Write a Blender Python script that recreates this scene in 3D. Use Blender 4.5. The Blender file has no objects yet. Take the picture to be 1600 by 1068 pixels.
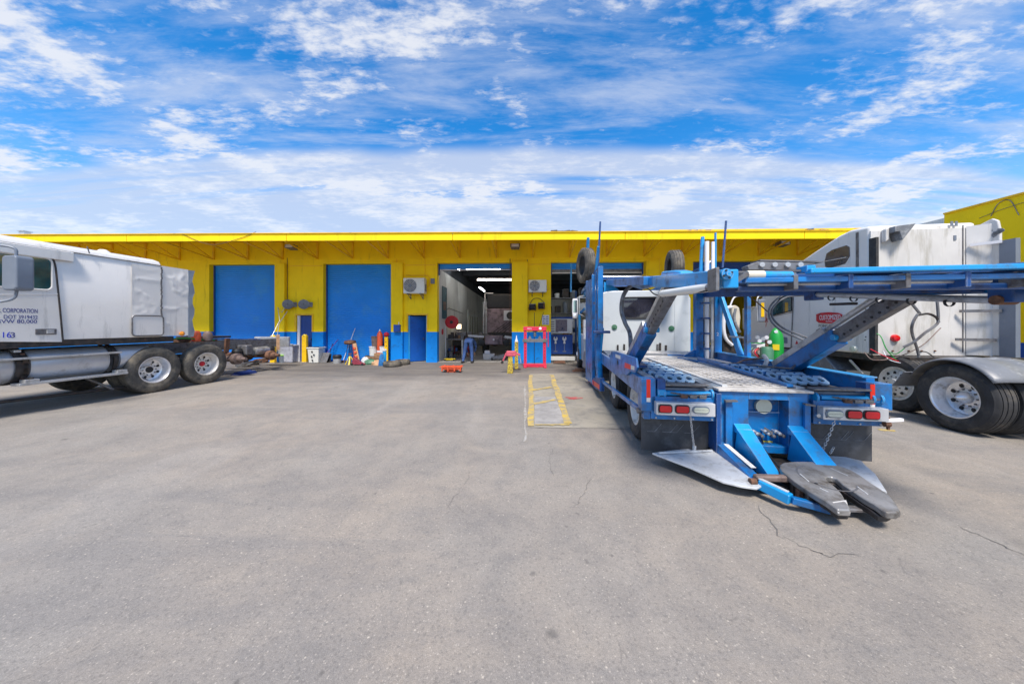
import bpy, bmesh, math, random
from mathutils import Vector, Matrix
random.seed(7)
D = bpy.data
SC = bpy.context.scene
COL = SC.collection
PI = math.pi
R_ = math.radians

# ------------------------------------------------------------ camera, light
H = 1.62
FPX = 488.9
cam_d = D.cameras.new('camera'); cam = D.objects.new('camera', cam_d); COL.objects.link(cam)
cam_d.sensor_width = 36; cam_d.lens = 11.0; cam_d.shift_y = -27 / 1600
cam_d.clip_start = 0.05; cam_d.clip_end = 3000
cam.location = (0, 0, H); cam.rotation_euler = (PI / 2, 0, 0)
SC.camera = cam
SUN_EL, SUN_AZ = 58, 178          # azimuth from +Y, clockwise
sun_d = D.lights.new('sun', 'SUN'); sun = D.objects.new('sun', sun_d); COL.objects.link(sun)
sun_d.energy = 2.5; sun_d.angle = R_(13); sun_d.color = (1, .925, .83)
sd = Vector((math.sin(R_(SUN_AZ)) * math.cos(R_(SUN_EL)), math.cos(R_(SUN_AZ)) * math.cos(R_(SUN_EL)), math.sin(R_(SUN_EL))))
sun.rotation_euler = sd.to_track_quat('Z', 'Y').to_euler()
sun.location = (0, -10, 30)

SC.view_settings.view_transform = 'Standard'
SC.view_settings.look = 'None'
SC.view_settings.gamma = 1
SC.view_settings.use_curve_mapping = False
SC.view_settings.exposure = 1.14
try:
    SC.cycles.max_bounces = 8
    SC.cycles.sample_clamp_indirect = 4
except Exception:
    pass

def world():
    w = D.worlds.new('World'); SC.world = w; w.use_nodes = True
    nt = w.node_tree; N = nt.nodes; L = nt.links
    for n in list(N): N.remove(n)
    out = N.new('ShaderNodeOutputWorld'); bg = N.new('ShaderNodeBackground')
    bg.inputs[1].default_value = 0.122
    L.new(bg.outputs[0], out.inputs[0])
    sky = N.new('ShaderNodeTexSky'); sky.sky_type = 'NISHITA'; sky.sun_disc = False
    sky.sun_elevation = R_(SUN_EL); sky.sun_rotation = R_(SUN_AZ)
    sky.air_density = 1.0; sky.dust_density = 0.4; sky.ozone_density = 2.5
    hs = N.new('ShaderNodeHueSaturation'); hs.inputs['Saturation'].default_value = 1.42; hs.inputs['Value'].default_value = .92
    hs.inputs['Hue'].default_value = 0.500
    L.new(sky.outputs[0], hs.inputs['Color'])
    tc = N.new('ShaderNodeTexCoord')
    sep = N.new('ShaderNodeSeparateXYZ'); L.new(tc.outputs['Generated'], sep.inputs[0])
    def m(op, a, b=None, c=None, clamp=False):
        n = N.new('ShaderNodeMath'); n.operation = op; n.use_clamp = clamp
        for i, v in enumerate((a, b, c)):
            if v is None: continue
            if isinstance(v, (int, float)): n.inputs[i].default_value = v
            else: L.new(v, n.inputs[i])
        return n.outputs[0]
    X, Y, Z = sep.outputs
    zc = m('MAXIMUM', Z, 0.0)
    zz = m('ADD', zc, 0.10)
    px = m('DIVIDE', X, zz); py = m('DIVIDE', Y, zz)
    def noise(sx, sy, sc, det, rough, dist=0.0, off=(0, 0)):
        cb = N.new('ShaderNodeCombineXYZ')
        L.new(m('MULTIPLY_ADD', px, sx, off[0]), cb.inputs[0]); L.new(m('MULTIPLY_ADD', py, sy, off[1]), cb.inputs[1])
        n = N.new('ShaderNodeTexNoise'); n.inputs['Scale'].default_value = sc; n.inputs['Detail'].default_value = det
        n.inputs['Roughness'].default_value = rough; n.inputs['Distortion'].default_value = dist
        L.new(cb.outputs[0], n.inputs['Vector']); return n.outputs[0]
    def ss(v, a, b):
        n = N.new('ShaderNodeMapRange'); n.interpolation_type = 'SMOOTHSTEP'; n.inputs[1].default_value = a; n.inputs[2].default_value = b
        L.new(v, n.inputs[0]); return n.outputs[0]
    big = noise(1, 1, 1.3, 3, .5, .3, (3.1, 7.7))
    puff = noise(.8, 1.25, 4.0, 8, .58, .15, (1.2, 4.4))
    fine = noise(.8, 1.8, 17, 6, .62, .2, (0, 9))
    cov = m('ADD', m('MULTIPLY', big, .66), m('ADD', m('MULTIPLY', puff, .66), m('MULTIPLY', fine, .40)))
    dens = ss(cov, .79, 1.02)
    veil = m('MULTIPLY', ss(noise(.5, 1.8, 2.6, 10, .66, .25, (5, 2)), .40, .74), .66)
    band = noise(.16, 1.5, 1.5, 9, .62, .3, (2.2, 5.15))
    low = m('MULTIPLY', ss(band, .30, .50), ss(m('ADD', m('ABSOLUTE', py), m('MULTIPLY', big, .25)), 1.52, 1.66))
    low = m('MULTIPLY', low, .80)
    al = m('MAXIMUM', m('MAXIMUM', m('MULTIPLY', dens, .86), veil), low)
    hz = m('MULTIPLY', m('SUBTRACT', 1.0, ss(Z, 0.0, .42)), .45)
    al = m('MAXIMUM', al, hz, clamp=True)
    cc = N.new('ShaderNodeMix'); cc.data_type = 'RGBA'
    cc.inputs[6].default_value = (2.35, 2.65, 3.3, 1); cc.inputs[7].default_value = (3.4, 3.45, 3.6, 1)
    L.new(dens, cc.inputs[0])
    mx = N.new('ShaderNodeMix'); mx.data_type = 'RGBA'
    L.new(al, mx.inputs[0]); L.new(hs.outputs[0], mx.inputs[6]); L.new(cc.outputs[2], mx.inputs[7])
    L.new(mx.outputs[2], bg.inputs[0])
world()

# ------------------------------------------------------------ frames: a place on the ground with a heading
class Frame:
    def __init__(s, x, y, yaw):
        s.x, s.y, s.yaw = x, y, yaw
        s.c = math.cos(R_(yaw)); s.s = math.sin(R_(yaw))
    def ray(s, px, py):
        dx, dy, dz = (px - 800) / FPX, 1, (507 - py) / FPX
        return (-s.x * s.c + s.y * s.s, -s.x * s.s - s.y * s.c), (dx * s.c - dy * s.s, dx * s.s + dy * s.c, dz)
    def a(s, px, py, a):
        o, d = s.ray(px, py); t = (a - o[0]) / d[0]; return (a, o[1] + t * d[1], H + t * d[2])
    def b(s, px, py, b):
        o, d = s.ray(px, py); t = (b - o[1]) / d[1]; return (o[0] + t * d[0], b, H + t * d[2])
    def z(s, px, py, z, k=0.0):
        o, d = s.ray(px, py); t = (z + k * o[1] - H) / (d[2] - k * d[1])
        return (o[0] + t * d[0], o[1] + t * d[1], H + t * d[2])
    def world(s, a, b, z=0):
        return (s.x + a * s.c + b * s.s, s.y - a * s.s + b * s.c, z)
CF = Frame(2.82, 3.525, 7.8)     # car carrier truck
BF = Frame(0, 13.3, 2.0)         # garage front wall
LF = Frame(-8.53, 7.5, 7.0)      # left truck side
RF = Frame(7.0, 6.0, 7.5)        # right truck side

# ------------------------------------------------------------ object helpers
def tag(o, label=None, cat=None, group=None, kind=None):
    if label: o['label'] = label
    if cat: o['category'] = cat
    if group: o['group'] = group
    if kind: o['kind'] = kind
    return o
def empty(name, loc=(0, 0, 0), yaw=0, parent=None):
    o = D.objects.new(name, None); COL.objects.link(o); o.location = loc; o.rotation_euler = (0, 0, -R_(yaw)); o.empty_display_size = .2
    if parent: o.parent = parent
    return o
def thing(name, fr, label, cat, group=None, a=0, b=0, rot=0, z=0):
    o = empty(name, fr.world(a, b, z), fr.yaw + rot); tag(o, label, cat, group); return o
def copy_tree(o, parent=None):
    c = o.copy(); COL.objects.link(c); c.parent = parent
    for ch in list(o.children): copy_tree(ch, c)
    return c

class MB:
    def __init__(s): s.v = []; s.f = []
    def add(s, vs, fs):
        k = len(s.v); s.v += [tuple(p) for p in vs]; s.f += [tuple(i + k for i in f) for f in fs]; return s
    def hexa(s, p):     # p: 4 bottom, 4 top
        return s.add(p, [(0, 3, 2, 1), (4, 5, 6, 7), (0, 1, 5, 4), (1, 2, 6, 5), (2, 3, 7, 6), (3, 0, 4, 7)])
    def box(s, x0, x1, y0, y1, z0, z1):
        return s.hexa([(x0, y0, z0), (x1, y0, z0), (x1, y1, z0), (x0, y1, z0), (x0, y0, z1), (x1, y0, z1), (x1, y1, z1), (x0, y1, z1)])
    def bar(s, p0, p1, w, h, up=(0, 0, 1)):
        p0 = Vector(p0); p1 = Vector(p1); d = (p1 - p0).normalized(); up = Vector(up)
        sd_ = d.cross(up)
        if sd_.length < 1e-4: sd_ = d.cross(Vector((1, 0, 0)))
        sd_.normalize(); u = sd_.cross(d).normalized()
        A = sd_ * w / 2; B = u * h / 2
        return s.hexa([p0 - A - B, p0 + A - B, p1 + A - B, p1 - A - B, p0 - A + B, p0 + A + B, p1 + A + B, p1 - A + B])
    def tube(s, pts, r, n=8, cap=True):
        pts = [Vector(p) for p in pts]; rings = []; k = len(s.v)
        d = (pts[1] - pts[0]).normalized(); u = d.orthogonal().normalized()
        for i, p in enumerate(pts):
            if i == 0: t = (pts[1] - pts[0])
            elif i == len(pts) - 1: t = pts[-1] - pts[-2]
            else: t = (pts[i + 1] - pts[i - 1])
            t.normalize(); u = (u - t * u.dot(t))
            if u.length < 1e-5: u = t.orthogonal()
            u.normalize(); w = t.cross(u)
            rr = r[i] if isinstance(r, (list, tuple)) else r
            for j in range(n):
                a = 2 * PI * j / n; s.v.append(tuple(p + (u * math.cos(a) + w * math.sin(a)) * rr))
        for i in range(len(pts) - 1):
            for j in range(n):
                a = k + i * n + j; b = k + i * n + (j + 1) % n; s.f.append((a, b, b + n, a + n))
        if cap:
            s.f.append(tuple(k + j for j in range(n))[::-1]); e = k + (len(pts) - 1) * n; s.f.append(tuple(e + j for j in range(n)))
        return s
    def cyl(s, p0, p1, r, r2=None, n=16): return s.tube([p0, p1], [r, r if r2 is None else r2], n)
    def lathe(s, prof, c=(0, 0, 0), ax='x', n=40, closed=False):
        k = len(s.v); m = len(prof)
        for j in range(n):
            a = 2 * PI * j / n; ca, sa = math.cos(a), math.sin(a)
            for r, t in prof:
                if ax == 'x': p = (t, r * ca, r * sa)
                elif ax == 'y': p = (r * ca, t, r * sa)
                else: p = (r * ca, r * sa, t)
                s.v.append((p[0] + c[0], p[1] + c[1], p[2] + c[2]))
        for j in range(n):
            j2 = (j + 1) % n
            for i in range(m if closed else m - 1):
                i2 = (i + 1) % m
                s.f.append((k + j * m + i, k + j * m + i2, k + j2 * m + i2, k + j2 * m + i))
        return s
    def prism(s, pts, vec):
        n = len(pts); vec = Vector(vec); a = [Vector(p) for p in pts]; k = len(s.v)
        s.v += [tuple(p) for p in a] + [tuple(p + vec) for p in a]
        s.f.append(tuple(k + i for i in range(n))); s.f.append(tuple(k + n + i for i in range(n))[::-1])
        for i in range(n):
            j = (i + 1) % n; s.f.append((k + i, k + j, k + n + j, k + n + i))
        return s
    def disc(s, c, r, ax='x', n=20, t=.004): 
        e = {'x': (t, 0, 0), 'y': (0, t, 0), 'z': (0, 0, t)}[ax]
        return s.cyl(Vector(c) - Vector(e) / 2, Vector(c) + Vector(e) / 2, r, n=n)
    def build(s, name, mat=None, parent=None, bevel=0, smooth=True, seg=2, angle=35):
        me = D.meshes.new(name); me.from_pydata(s.v, [], s.f)
        bm = bmesh.new(); bm.from_mesh(me); bmesh.ops.recalc_face_normals(bm, faces=bm.faces); bm.to_mesh(me); bm.free()
        if smooth:
            me.polygons.foreach_set('use_smooth', [True] * len(me.polygons))
            me.set_sharp_from_angle(angle=R_(angle))
        if mat: me.materials.append(mat)
        o = D.objects.new(name, me); COL.objects.link(o)
        if parent: o.parent = parent
        if bevel:
            md = o.modifiers.new('bevel', 'BEVEL'); md.width = bevel; md.segments = seg; md.limit_method = 'ANGLE'; md.angle_limit = R_(40)
            md.harden_normals = True
        return o
def rrect(w, h, r, n=4):
    """rounded rectangle outline in 2D, centred"""
    out = []
    for cx, cy, a0 in ((w / 2 - r, h / 2 - r, 0), (-w / 2 + r, h / 2 - r, 90), (-w / 2 + r, -h / 2 + r, 180), (w / 2 - r, -h / 2 + r, 270)):
        for i in range(n + 1):
            a = R_(a0 + 90 * i / n); out.append((cx + r * math.cos(a), cy + r * math.sin(a)))
    return out
def smooth_path(pts, n=6):
    P = [Vector(p) for p in pts]; P = [2 * P[0] - P[1]] + P + [2 * P[-1] - P[-2]]; out = []
    for i in range(1, len(P) - 2):
        for k in range(n):
            t = k / n; p0, p1, p2, p3 = P[i - 1:i + 3]
            out.append(.5 * ((2 * p1) + (-p0 + p2) * t + (2 * p0 - 5 * p1 + 4 * p2 - p3) * t * t + (-p0 + 3 * p1 - 3 * p2 + p3) * t ** 3))
    out.append(P[-2]); return out

# ------------------------------------------------------------ materials
def mat(name, col, rough=.5, metal=0, var=.18, scale=2.5, bump=0, bscale=60, dirt=None, damt=.45, dscale=4, coat=0, streak=False, spec=None, wear=False):
    m = D.materials.new(name); m.use_nodes = True; nt = m.node_tree; N = nt.nodes; L = nt.links
    b = N['Principled BSDF']; b.inputs['Roughness'].default_value = rough; b.inputs['Metallic'].default_value = metal
    if coat: b.inputs['Coat Weight'].default_value = coat; b.inputs['Coat Roughness'].default_value = .12
    if spec is not None: b.inputs['Specular IOR Level'].default_value = spec
    tc = N.new('ShaderNodeTexCoord')
    n1 = N.new('ShaderNodeTexNoise'); n1.inputs['Scale'].default_value = scale; n1.inputs['Detail'].default_value = 6; n1.inputs['Roughness'].default_value = .6
    L.new(tc.outputs['Object'], n1.inputs['Vector'])
    mr = N.new('ShaderNodeMapRange'); mr.inputs[1].default_value = .3; mr.inputs[2].default_value = .7
    mr.inputs[3].default_value = 1 - var; mr.inputs[4].default_value = 1 + var * .6
    L.new(n1.outputs[0], mr.inputs[0])
    vm = N.new('ShaderNodeVectorMath'); vm.operation = 'SCALE'; vm.inputs[0].default_value = col[:3]
    L.new(mr.outputs[0], vm.inputs['Scale']); last = vm.outputs[0]
    if dirt:
        n2 = N.new('ShaderNodeTexNoise'); n2.inputs['Scale'].default_value = dscale; n2.inputs['Detail'].default_value = 10; n2.inputs['Roughness'].default_value = .7
        mp = N.new('ShaderNodeMapping'); L.new(tc.outputs['Object'], mp.inputs[0]); L.new(mp.outputs[0], n2.inputs['Vector'])
        if streak: mp.inputs['Scale'].default_value = (2.5, 2.5, .35)
        r2 = N.new('ShaderNodeMapRange'); r2.inputs[1].default_value = .62 - damt * .3; r2.inputs[2].default_value = .80 - damt * .25; r2.clamp = True
        L.new(n2.outputs[0], r2.inputs[0])
        mx = N.new('ShaderNodeMix'); mx.data_type = 'RGBA'; L.new(r2.outputs[0], mx.inputs[0]); L.new(last, mx.inputs[6]); mx.inputs[7].default_value = (*dirt, 1)
        last = mx.outputs[2]
        rr = N.new('ShaderNodeMapRange'); rr.inputs[3].default_value = rough; rr.inputs[4].default_value = min(1, rough + .3)
        L.new(r2.outputs[0], rr.inputs[0]); L.new(rr.outputs[0], b.inputs['Roughness'])
    if wear:
        bv = N.new('ShaderNodeBevel'); bv.samples = 4; bv.inputs['Radius'].default_value = .012
        ge = N.new('ShaderNodeNewGeometry'); dt = N.new('ShaderNodeVectorMath'); dt.operation = 'DOT_PRODUCT'
        L.new(bv.outputs[0], dt.inputs[0]); L.new(ge.outputs['Normal'], dt.inputs[1])
        r3 = N.new('ShaderNodeMapRange'); r3.inputs[1].default_value = .97; r3.inputs[2].default_value = .86; L.new(dt.outputs['Value'], r3.inputs[0])
        n5 = N.new('ShaderNodeTexNoise'); n5.inputs['Scale'].default_value = 9; n5.inputs['Detail'].default_value = 7; n5.inputs['Roughness'].default_value = .7; L.new(tc.outputs['Object'], n5.inputs['Vector'])
        r4 = N.new('ShaderNodeMapRange'); r4.inputs[1].default_value = .40; r4.inputs[2].default_value = .58; L.new(n5.outputs[0], r4.inputs[0])
        mu = N.new('ShaderNodeMath'); mu.operation = 'MULTIPLY'; L.new(r3.outputs[0], mu.inputs[0]); L.new(r4.outputs[0], mu.inputs[1])
        m5 = N.new('ShaderNodeMix'); m5.data_type = 'RGBA'; L.new(mu.outputs[0], m5.inputs[0]); L.new(last, m5.inputs[6]); m5.inputs[7].default_value = (.36, .40, .44, 1)
        n6 = N.new('ShaderNodeTexNoise'); n6.inputs['Scale'].default_value = 3.3; n6.inputs['Detail'].default_value = 9; n6.inputs['Roughness'].default_value = .72
        ml_ = N.new('ShaderNodeMapping'); ml_.inputs['Location'].default_value = (7, 3, 5); L.new(tc.outputs['Object'], ml_.inputs[0]); L.new(ml_.outputs[0], n6.inputs['Vector'])
        r6 = N.new('ShaderNodeMapRange'); r6.inputs[1].default_value = .63; r6.inputs[2].default_value = .70; r6.inputs[4].default_value = .8; L.new(n6.outputs[0], r6.inputs[0])
        m6 = N.new('ShaderNodeMix'); m6.data_type = 'RGBA'; L.new(r6.outputs[0], m6.inputs[0]); L.new(m5.outputs[2], m6.inputs[6]); m6.inputs[7].default_value = (.16, .085, .05, 1)
        last = m6.outputs[2]
    L.new(last, b.inputs['Base Color'])
    if bump:
        n3 = N.new('ShaderNodeTexNoise'); n3.inputs['Scale'].default_value = bscale; n3.inputs['Detail'].default_value = 4
        L.new(tc.outputs['Object'], n3.inputs['Vector'])
        bp = N.new('ShaderNodeBump'); bp.inputs['Strength'].default_value = bump; bp.inputs['Distance'].default_value = .01
        L.new(n3.outputs[0], bp.inputs['Height']); L.new(bp.outputs[0], b.inputs['Normal'])
    return m
def emit(name, col, s):
    m = D.materials.new(name); m.use_nodes = True; b = m.node_tree.nodes['Principled BSDF']
    b.inputs['Base Color'].default_value = (.8, .8, .8, 1); b.inputs['Emission Color'].default_value = (*col, 1); b.inputs['Emission Strength'].default_value = s
    return m
M = {}
M['yellow'] = mat('yellow wall paint', (1.0, .70, .002), .65, var=.10, scale=1.2, bump=.35, bscale=45, dirt=(.55, .38, .02), damt=.16, dscale=1.5, streak=True, spec=.3)
M['yellowtrim'] = mat('yellow trim paint', (.92, .55, .004), .5, var=.14, scale=3, dirt=(.30, .20, .03), damt=.22, dscale=5)
M['bluewall'] = mat('blue wall paint', (.001, .23, .72), .6, var=.15, scale=2, bump=.3, bscale=45, dirt=(.02, .06, .14), damt=.2, dscale=3, spec=.3)
M['shutter'] = mat('blue shutter paint', (.001, .245, .82), .42, var=.12, scale=.9, dirt=(.05, .30, .70), damt=.26, dscale=1.1)
M['doorblue'] = mat('dark blue door paint', (.008, .06, .30), .5, var=.15, dirt=(.02, .03, .06), damt=.2)
M['doormid'] = mat('royal blue door paint', (.004, .11, .48), .45, var=.12, dirt=(.02, .05, .12), damt=.2)
M['blue'] = mat('carrier blue paint', (.002, .165, .48), .36, wear=True, var=.30, scale=2.6, dirt=(.05, .065, .10), damt=.46, dscale=4, coat=.25)
M['bluelite'] = mat('sky blue carrier paint', (.004, .30, .68), .4, wear=True, var=.24, scale=2.5, dirt=(.07, .09, .12), damt=.28, dscale=5, coat=.2)
M['bluedark'] = mat('dark blue carrier paint', (.008, .07, .26), .45, wear=True, var=.3, scale=3, dirt=(.04, .03, .03), damt=.35, dscale=5)
M['white'] = mat('white truck paint', (.79, .76, .72), .35, var=.07, scale=1.3, dirt=(.40, .39, .37), damt=.20, dscale=1.6, coat=.35, streak=True)
M['whitelow'] = mat('weathered off white panel', (.62, .605, .585), .5, var=.12, scale=1.6, dirt=(.36, .34, .29), damt=.36, dscale=2.0, streak=True)
M['cabwhite'] = mat('pale blue white cab paint', (.56, .60, .62), .35, var=.06, scale=1.4, dirt=(.38, .42, .43), damt=.16, dscale=2, coat=.3)
M['alu'] = mat('worn aluminium', (.60, .61, .62), .42, .65, var=.2, scale=3, dirt=(.25, .24, .23), damt=.38, dscale=5)
M['tank'] = mat('dull polished tank', (.58, .60, .64), .36, .5, var=.15, scale=2, dirt=(.34, .34, .35), damt=.3, dscale=3)
M['chrome'] = mat('bright wheel metal', (.84, .84, .85), .30, .55, var=.1, scale=5, dirt=(.35, .34, .32), damt=.3, dscale=7)
M['rimwhite'] = mat('dusty white rim', (.78, .75, .70), .5, .1, var=.15, scale=5, dirt=(.30, .27, .22), damt=.35, dscale=6)
M['steel'] = mat('worn steel', (.21, .21, .22), .45, .5, var=.3, scale=6, dirt=(.11, .09, .08), damt=.45, dscale=9)
M['slat'] = mat('worn pale blue slat', (.34, .52, .68), .45, .1, var=.3, scale=6, dirt=(.34, .38, .42), damt=.5, dscale=8)
M['plate'] = mat('greasy steel plate', (.33, .32, .31), .4, .5, var=.35, scale=3.5, bump=.15, bscale=20, dirt=(.10, .085, .07), damt=.5, dscale=5)
M['galv'] = mat('scuffed galvanised plate', (.60, .62, .64), .5, .25, var=.16, scale=4, bump=.2, bscale=70, dirt=(.33, .33, .33), damt=.4, dscale=9)
M['tread'] = mat('worn pale tread plate', (.60, .58, .56), .5, .15, var=.25, scale=4, dirt=(.22, .20, .18), damt=.45, dscale=6)
M['deck'] = mat('scraped blue grey deck', (.24, .30, .38), .5, .1, var=.35, scale=4, dirt=(.10, .10, .11), damt=.5, dscale=5)
M['rubber'] = mat('tyre rubber', (.045, .045, .047), .75, var=.35, scale=6, bump=.3, bscale=60, dirt=(.13, .115, .095), damt=.36, dscale=5, spec=.35)
M['rubberdirty'] = mat('dusty tyre rubber', (.085, .08, .073), .8, var=.3, scale=6, bump=.3, bscale=60, dirt=(.22, .19, .145), damt=.55, dscale=4, spec=.3)
M['flap'] = mat('scratched rubber flap', (.05, .053, .06), .6, var=.4, scale=3, dirt=(.12, .125, .135), damt=.42, dscale=5)
M['black'] = mat('black plastic', (.02, .02, .022), .5, var=.3, scale=6)
M['dark'] = mat('dark oily metal', (.045, .042, .042), .5, .3, var=.5, scale=8, dirt=(.12, .08, .06), damt=.4, dscale=12)
M['grey'] = mat('grey plastic', (.17, .20, .25), .45, var=.12, scale=3, dirt=(.25, .27, .30), damt=.2)
M['fender'] = mat('scuffed grey fender', (.17, .18, .20), .42, var=.22, scale=3, dirt=(.42, .43, .44), damt=.32, dscale=5)
M['rust'] = mat('rusty metal', (.20, .10, .06), .8, .2, var=.4, scale=8, dirt=(.08, .05, .04), damt=.5, dscale=12)
M['copper'] = mat('rusty pink brown metal', (.22, .16, .14), .65, .2, var=.35, scale=7, dirt=(.12, .08, .07), damt=.4, dscale=10)
M['red'] = mat('red paint', (.62, .012, .03), .45, var=.2, scale=6, dirt=(.2, .03, .03), damt=.3, dscale=9)
M['orange'] = mat('faded orange paint', (.72, .10, .03), .5, var=.2, scale=6, dirt=(.3, .07, .05), damt=.3, dscale=9)
M['redlens'] = mat('red lens', (.65, .004, .012), .18, var=.06, scale=20, coat=.5)
M['amber'] = mat('amber lens', (.8, .28, .01), .2, var=.06, coat=.5)
M['clear'] = mat('clear lens', (.62, .64, .52), .2, var=.08, scale=20, coat=.5)
M['reflred'] = mat('red reflector tape', (.85, .03, .01), .35, var=.08, scale=15)
M['reflwhite'] = mat('white reflector tape', (.75, .73, .68), .4, var=.1, scale=15)
M['tapeyellow'] = mat('yellow tape label', (.85, .62, .02), .4, var=.1, scale=10)
M['green'] = mat('bright green paint', (.01, .30, .04), .35, var=.12, scale=4, coat=.3)
M['greendark'] = mat('faded green cylinder', (.06, .19, .11), .5, var=.25, scale=5, dirt=(.22, .24, .20), damt=.35, dscale=8)
M['paper'] = mat('white paper', (.75, .74, .76), .7, var=.05)
M['wallwhite'] = mat('dingy white wall', (.66, .69, .67), .6, var=.12, scale=.8, dirt=(.28, .30, .30), damt=.3, dscale=.7, streak=True)
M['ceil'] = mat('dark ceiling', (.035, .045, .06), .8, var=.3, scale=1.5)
M['concrete'] = mat('grey concrete', (.30, .285, .26), .8, var=.2, scale=1.5, bump=.3, bscale=30, dirt=(.15, .14, .13), damt=.4, dscale=2)
M['ivory'] = mat('ivory appliance', (.70, .70, .66), .4, var=.06, scale=3, dirt=(.45, .43, .38), damt=.2)
M['cream'] = mat('cream hood fibreglass', (.62, .57, .47), .5, var=.14, scale=3, dirt=(.35, .31, .24), damt=.3)
M['skin'] = mat('skin', (.35, .19, .12), .6, var=.06)
M['cloth'] = mat('navy work clothes', (.045, .10, .27), .85, var=.3, scale=9, bump=.4, bscale=25)
M['hair'] = mat('dark hair', (.02, .015, .012), .7, var=.2)
M['mauve'] = mat('grimy mauve truck paint', (.34, .24, .26), .5, var=.4, scale=3, dirt=(.06, .05, .055), damt=.45, dscale=4)
M['text'] = mat('navy lettering', (.03, .04, .22), .5, var=.05)
M['textblue'] = mat('blue lettering', (.01, .03, .55), .5, var=.05)
M['bagwhite'] = mat('white plastic bag', (.65, .66, .68), .45, var=.1, scale=12, bump=.6, bscale=18)
M['bluecloth'] = mat('blue rag', (.02, .16, .42), .8, var=.35, scale=14, bump=.6, bscale=20)
M['brown'] = mat('brown cardboard', (.36, .20, .10), .8, var=.3, scale=12, bump=.4, bscale=14)
M['wood'] = mat('scuffed orange plank', (.55, .33, .18), .7, var=.3, scale=9)
M['purple'] = mat('purple plastic handle', (.12, .06, .35), .5)
M['lime'] = mat('lime lid', (.35, .75, .05), .4)
M['poly'] = mat('scratched grey tub', (.45, .46, .52), .5, var=.22, scale=5, dirt=(.16, .16, .20), damt=.3, dscale=8)
M['lampon'] = emit('lit lamp', (1, .80, .62), 9)
M['lampwhite'] = emit('lit tube', (.95, .97, 1), 6)

def glass(name, col, rough=.06):
    m = D.materials.new(name); m.use_nodes = True; nt = m.node_tree; N = nt.nodes; L = nt.links
    b = N['Principled BSDF']; b.inputs['Roughness'].default_value = rough; b.inputs['Coat Weight'].default_value = .6
    b.inputs['Specular IOR Level'].default_value = .9
    tc = N.new('ShaderNodeTexCoord'); n = N.new('ShaderNodeTexNoise'); n.inputs['Scale'].default_value = 3; n.inputs['Detail'].default_value = 5
    L.new(tc.outputs['Object'], n.inputs[0]); cr = N.new('ShaderNodeValToRGB')
    cr.color_ramp.elements[0].position = .35; cr.color_ramp.elements[0].color = (col[0] * .35, col[1] * .35, col[2] * .35, 1)
    cr.color_ramp.elements[1].position = .7; cr.color_ramp.elements[1].color = (*col, 1)
    L.new(n.outputs[0], cr.inputs[0]); L.new(cr.outputs[0], b.inputs['Base Color'])
    return m
M['glassteal'] = glass('teal cab window', (.03, .12, .13))
M['glassdark'] = glass('dark cab window', (.035, .035, .05))
M['glassgrey'] = glass('grey vent window', (.10, .09, .09), .25)
M['mirror'] = mat('mirror face', (.45, .58, .55), .08, .9, var=.03)

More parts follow.
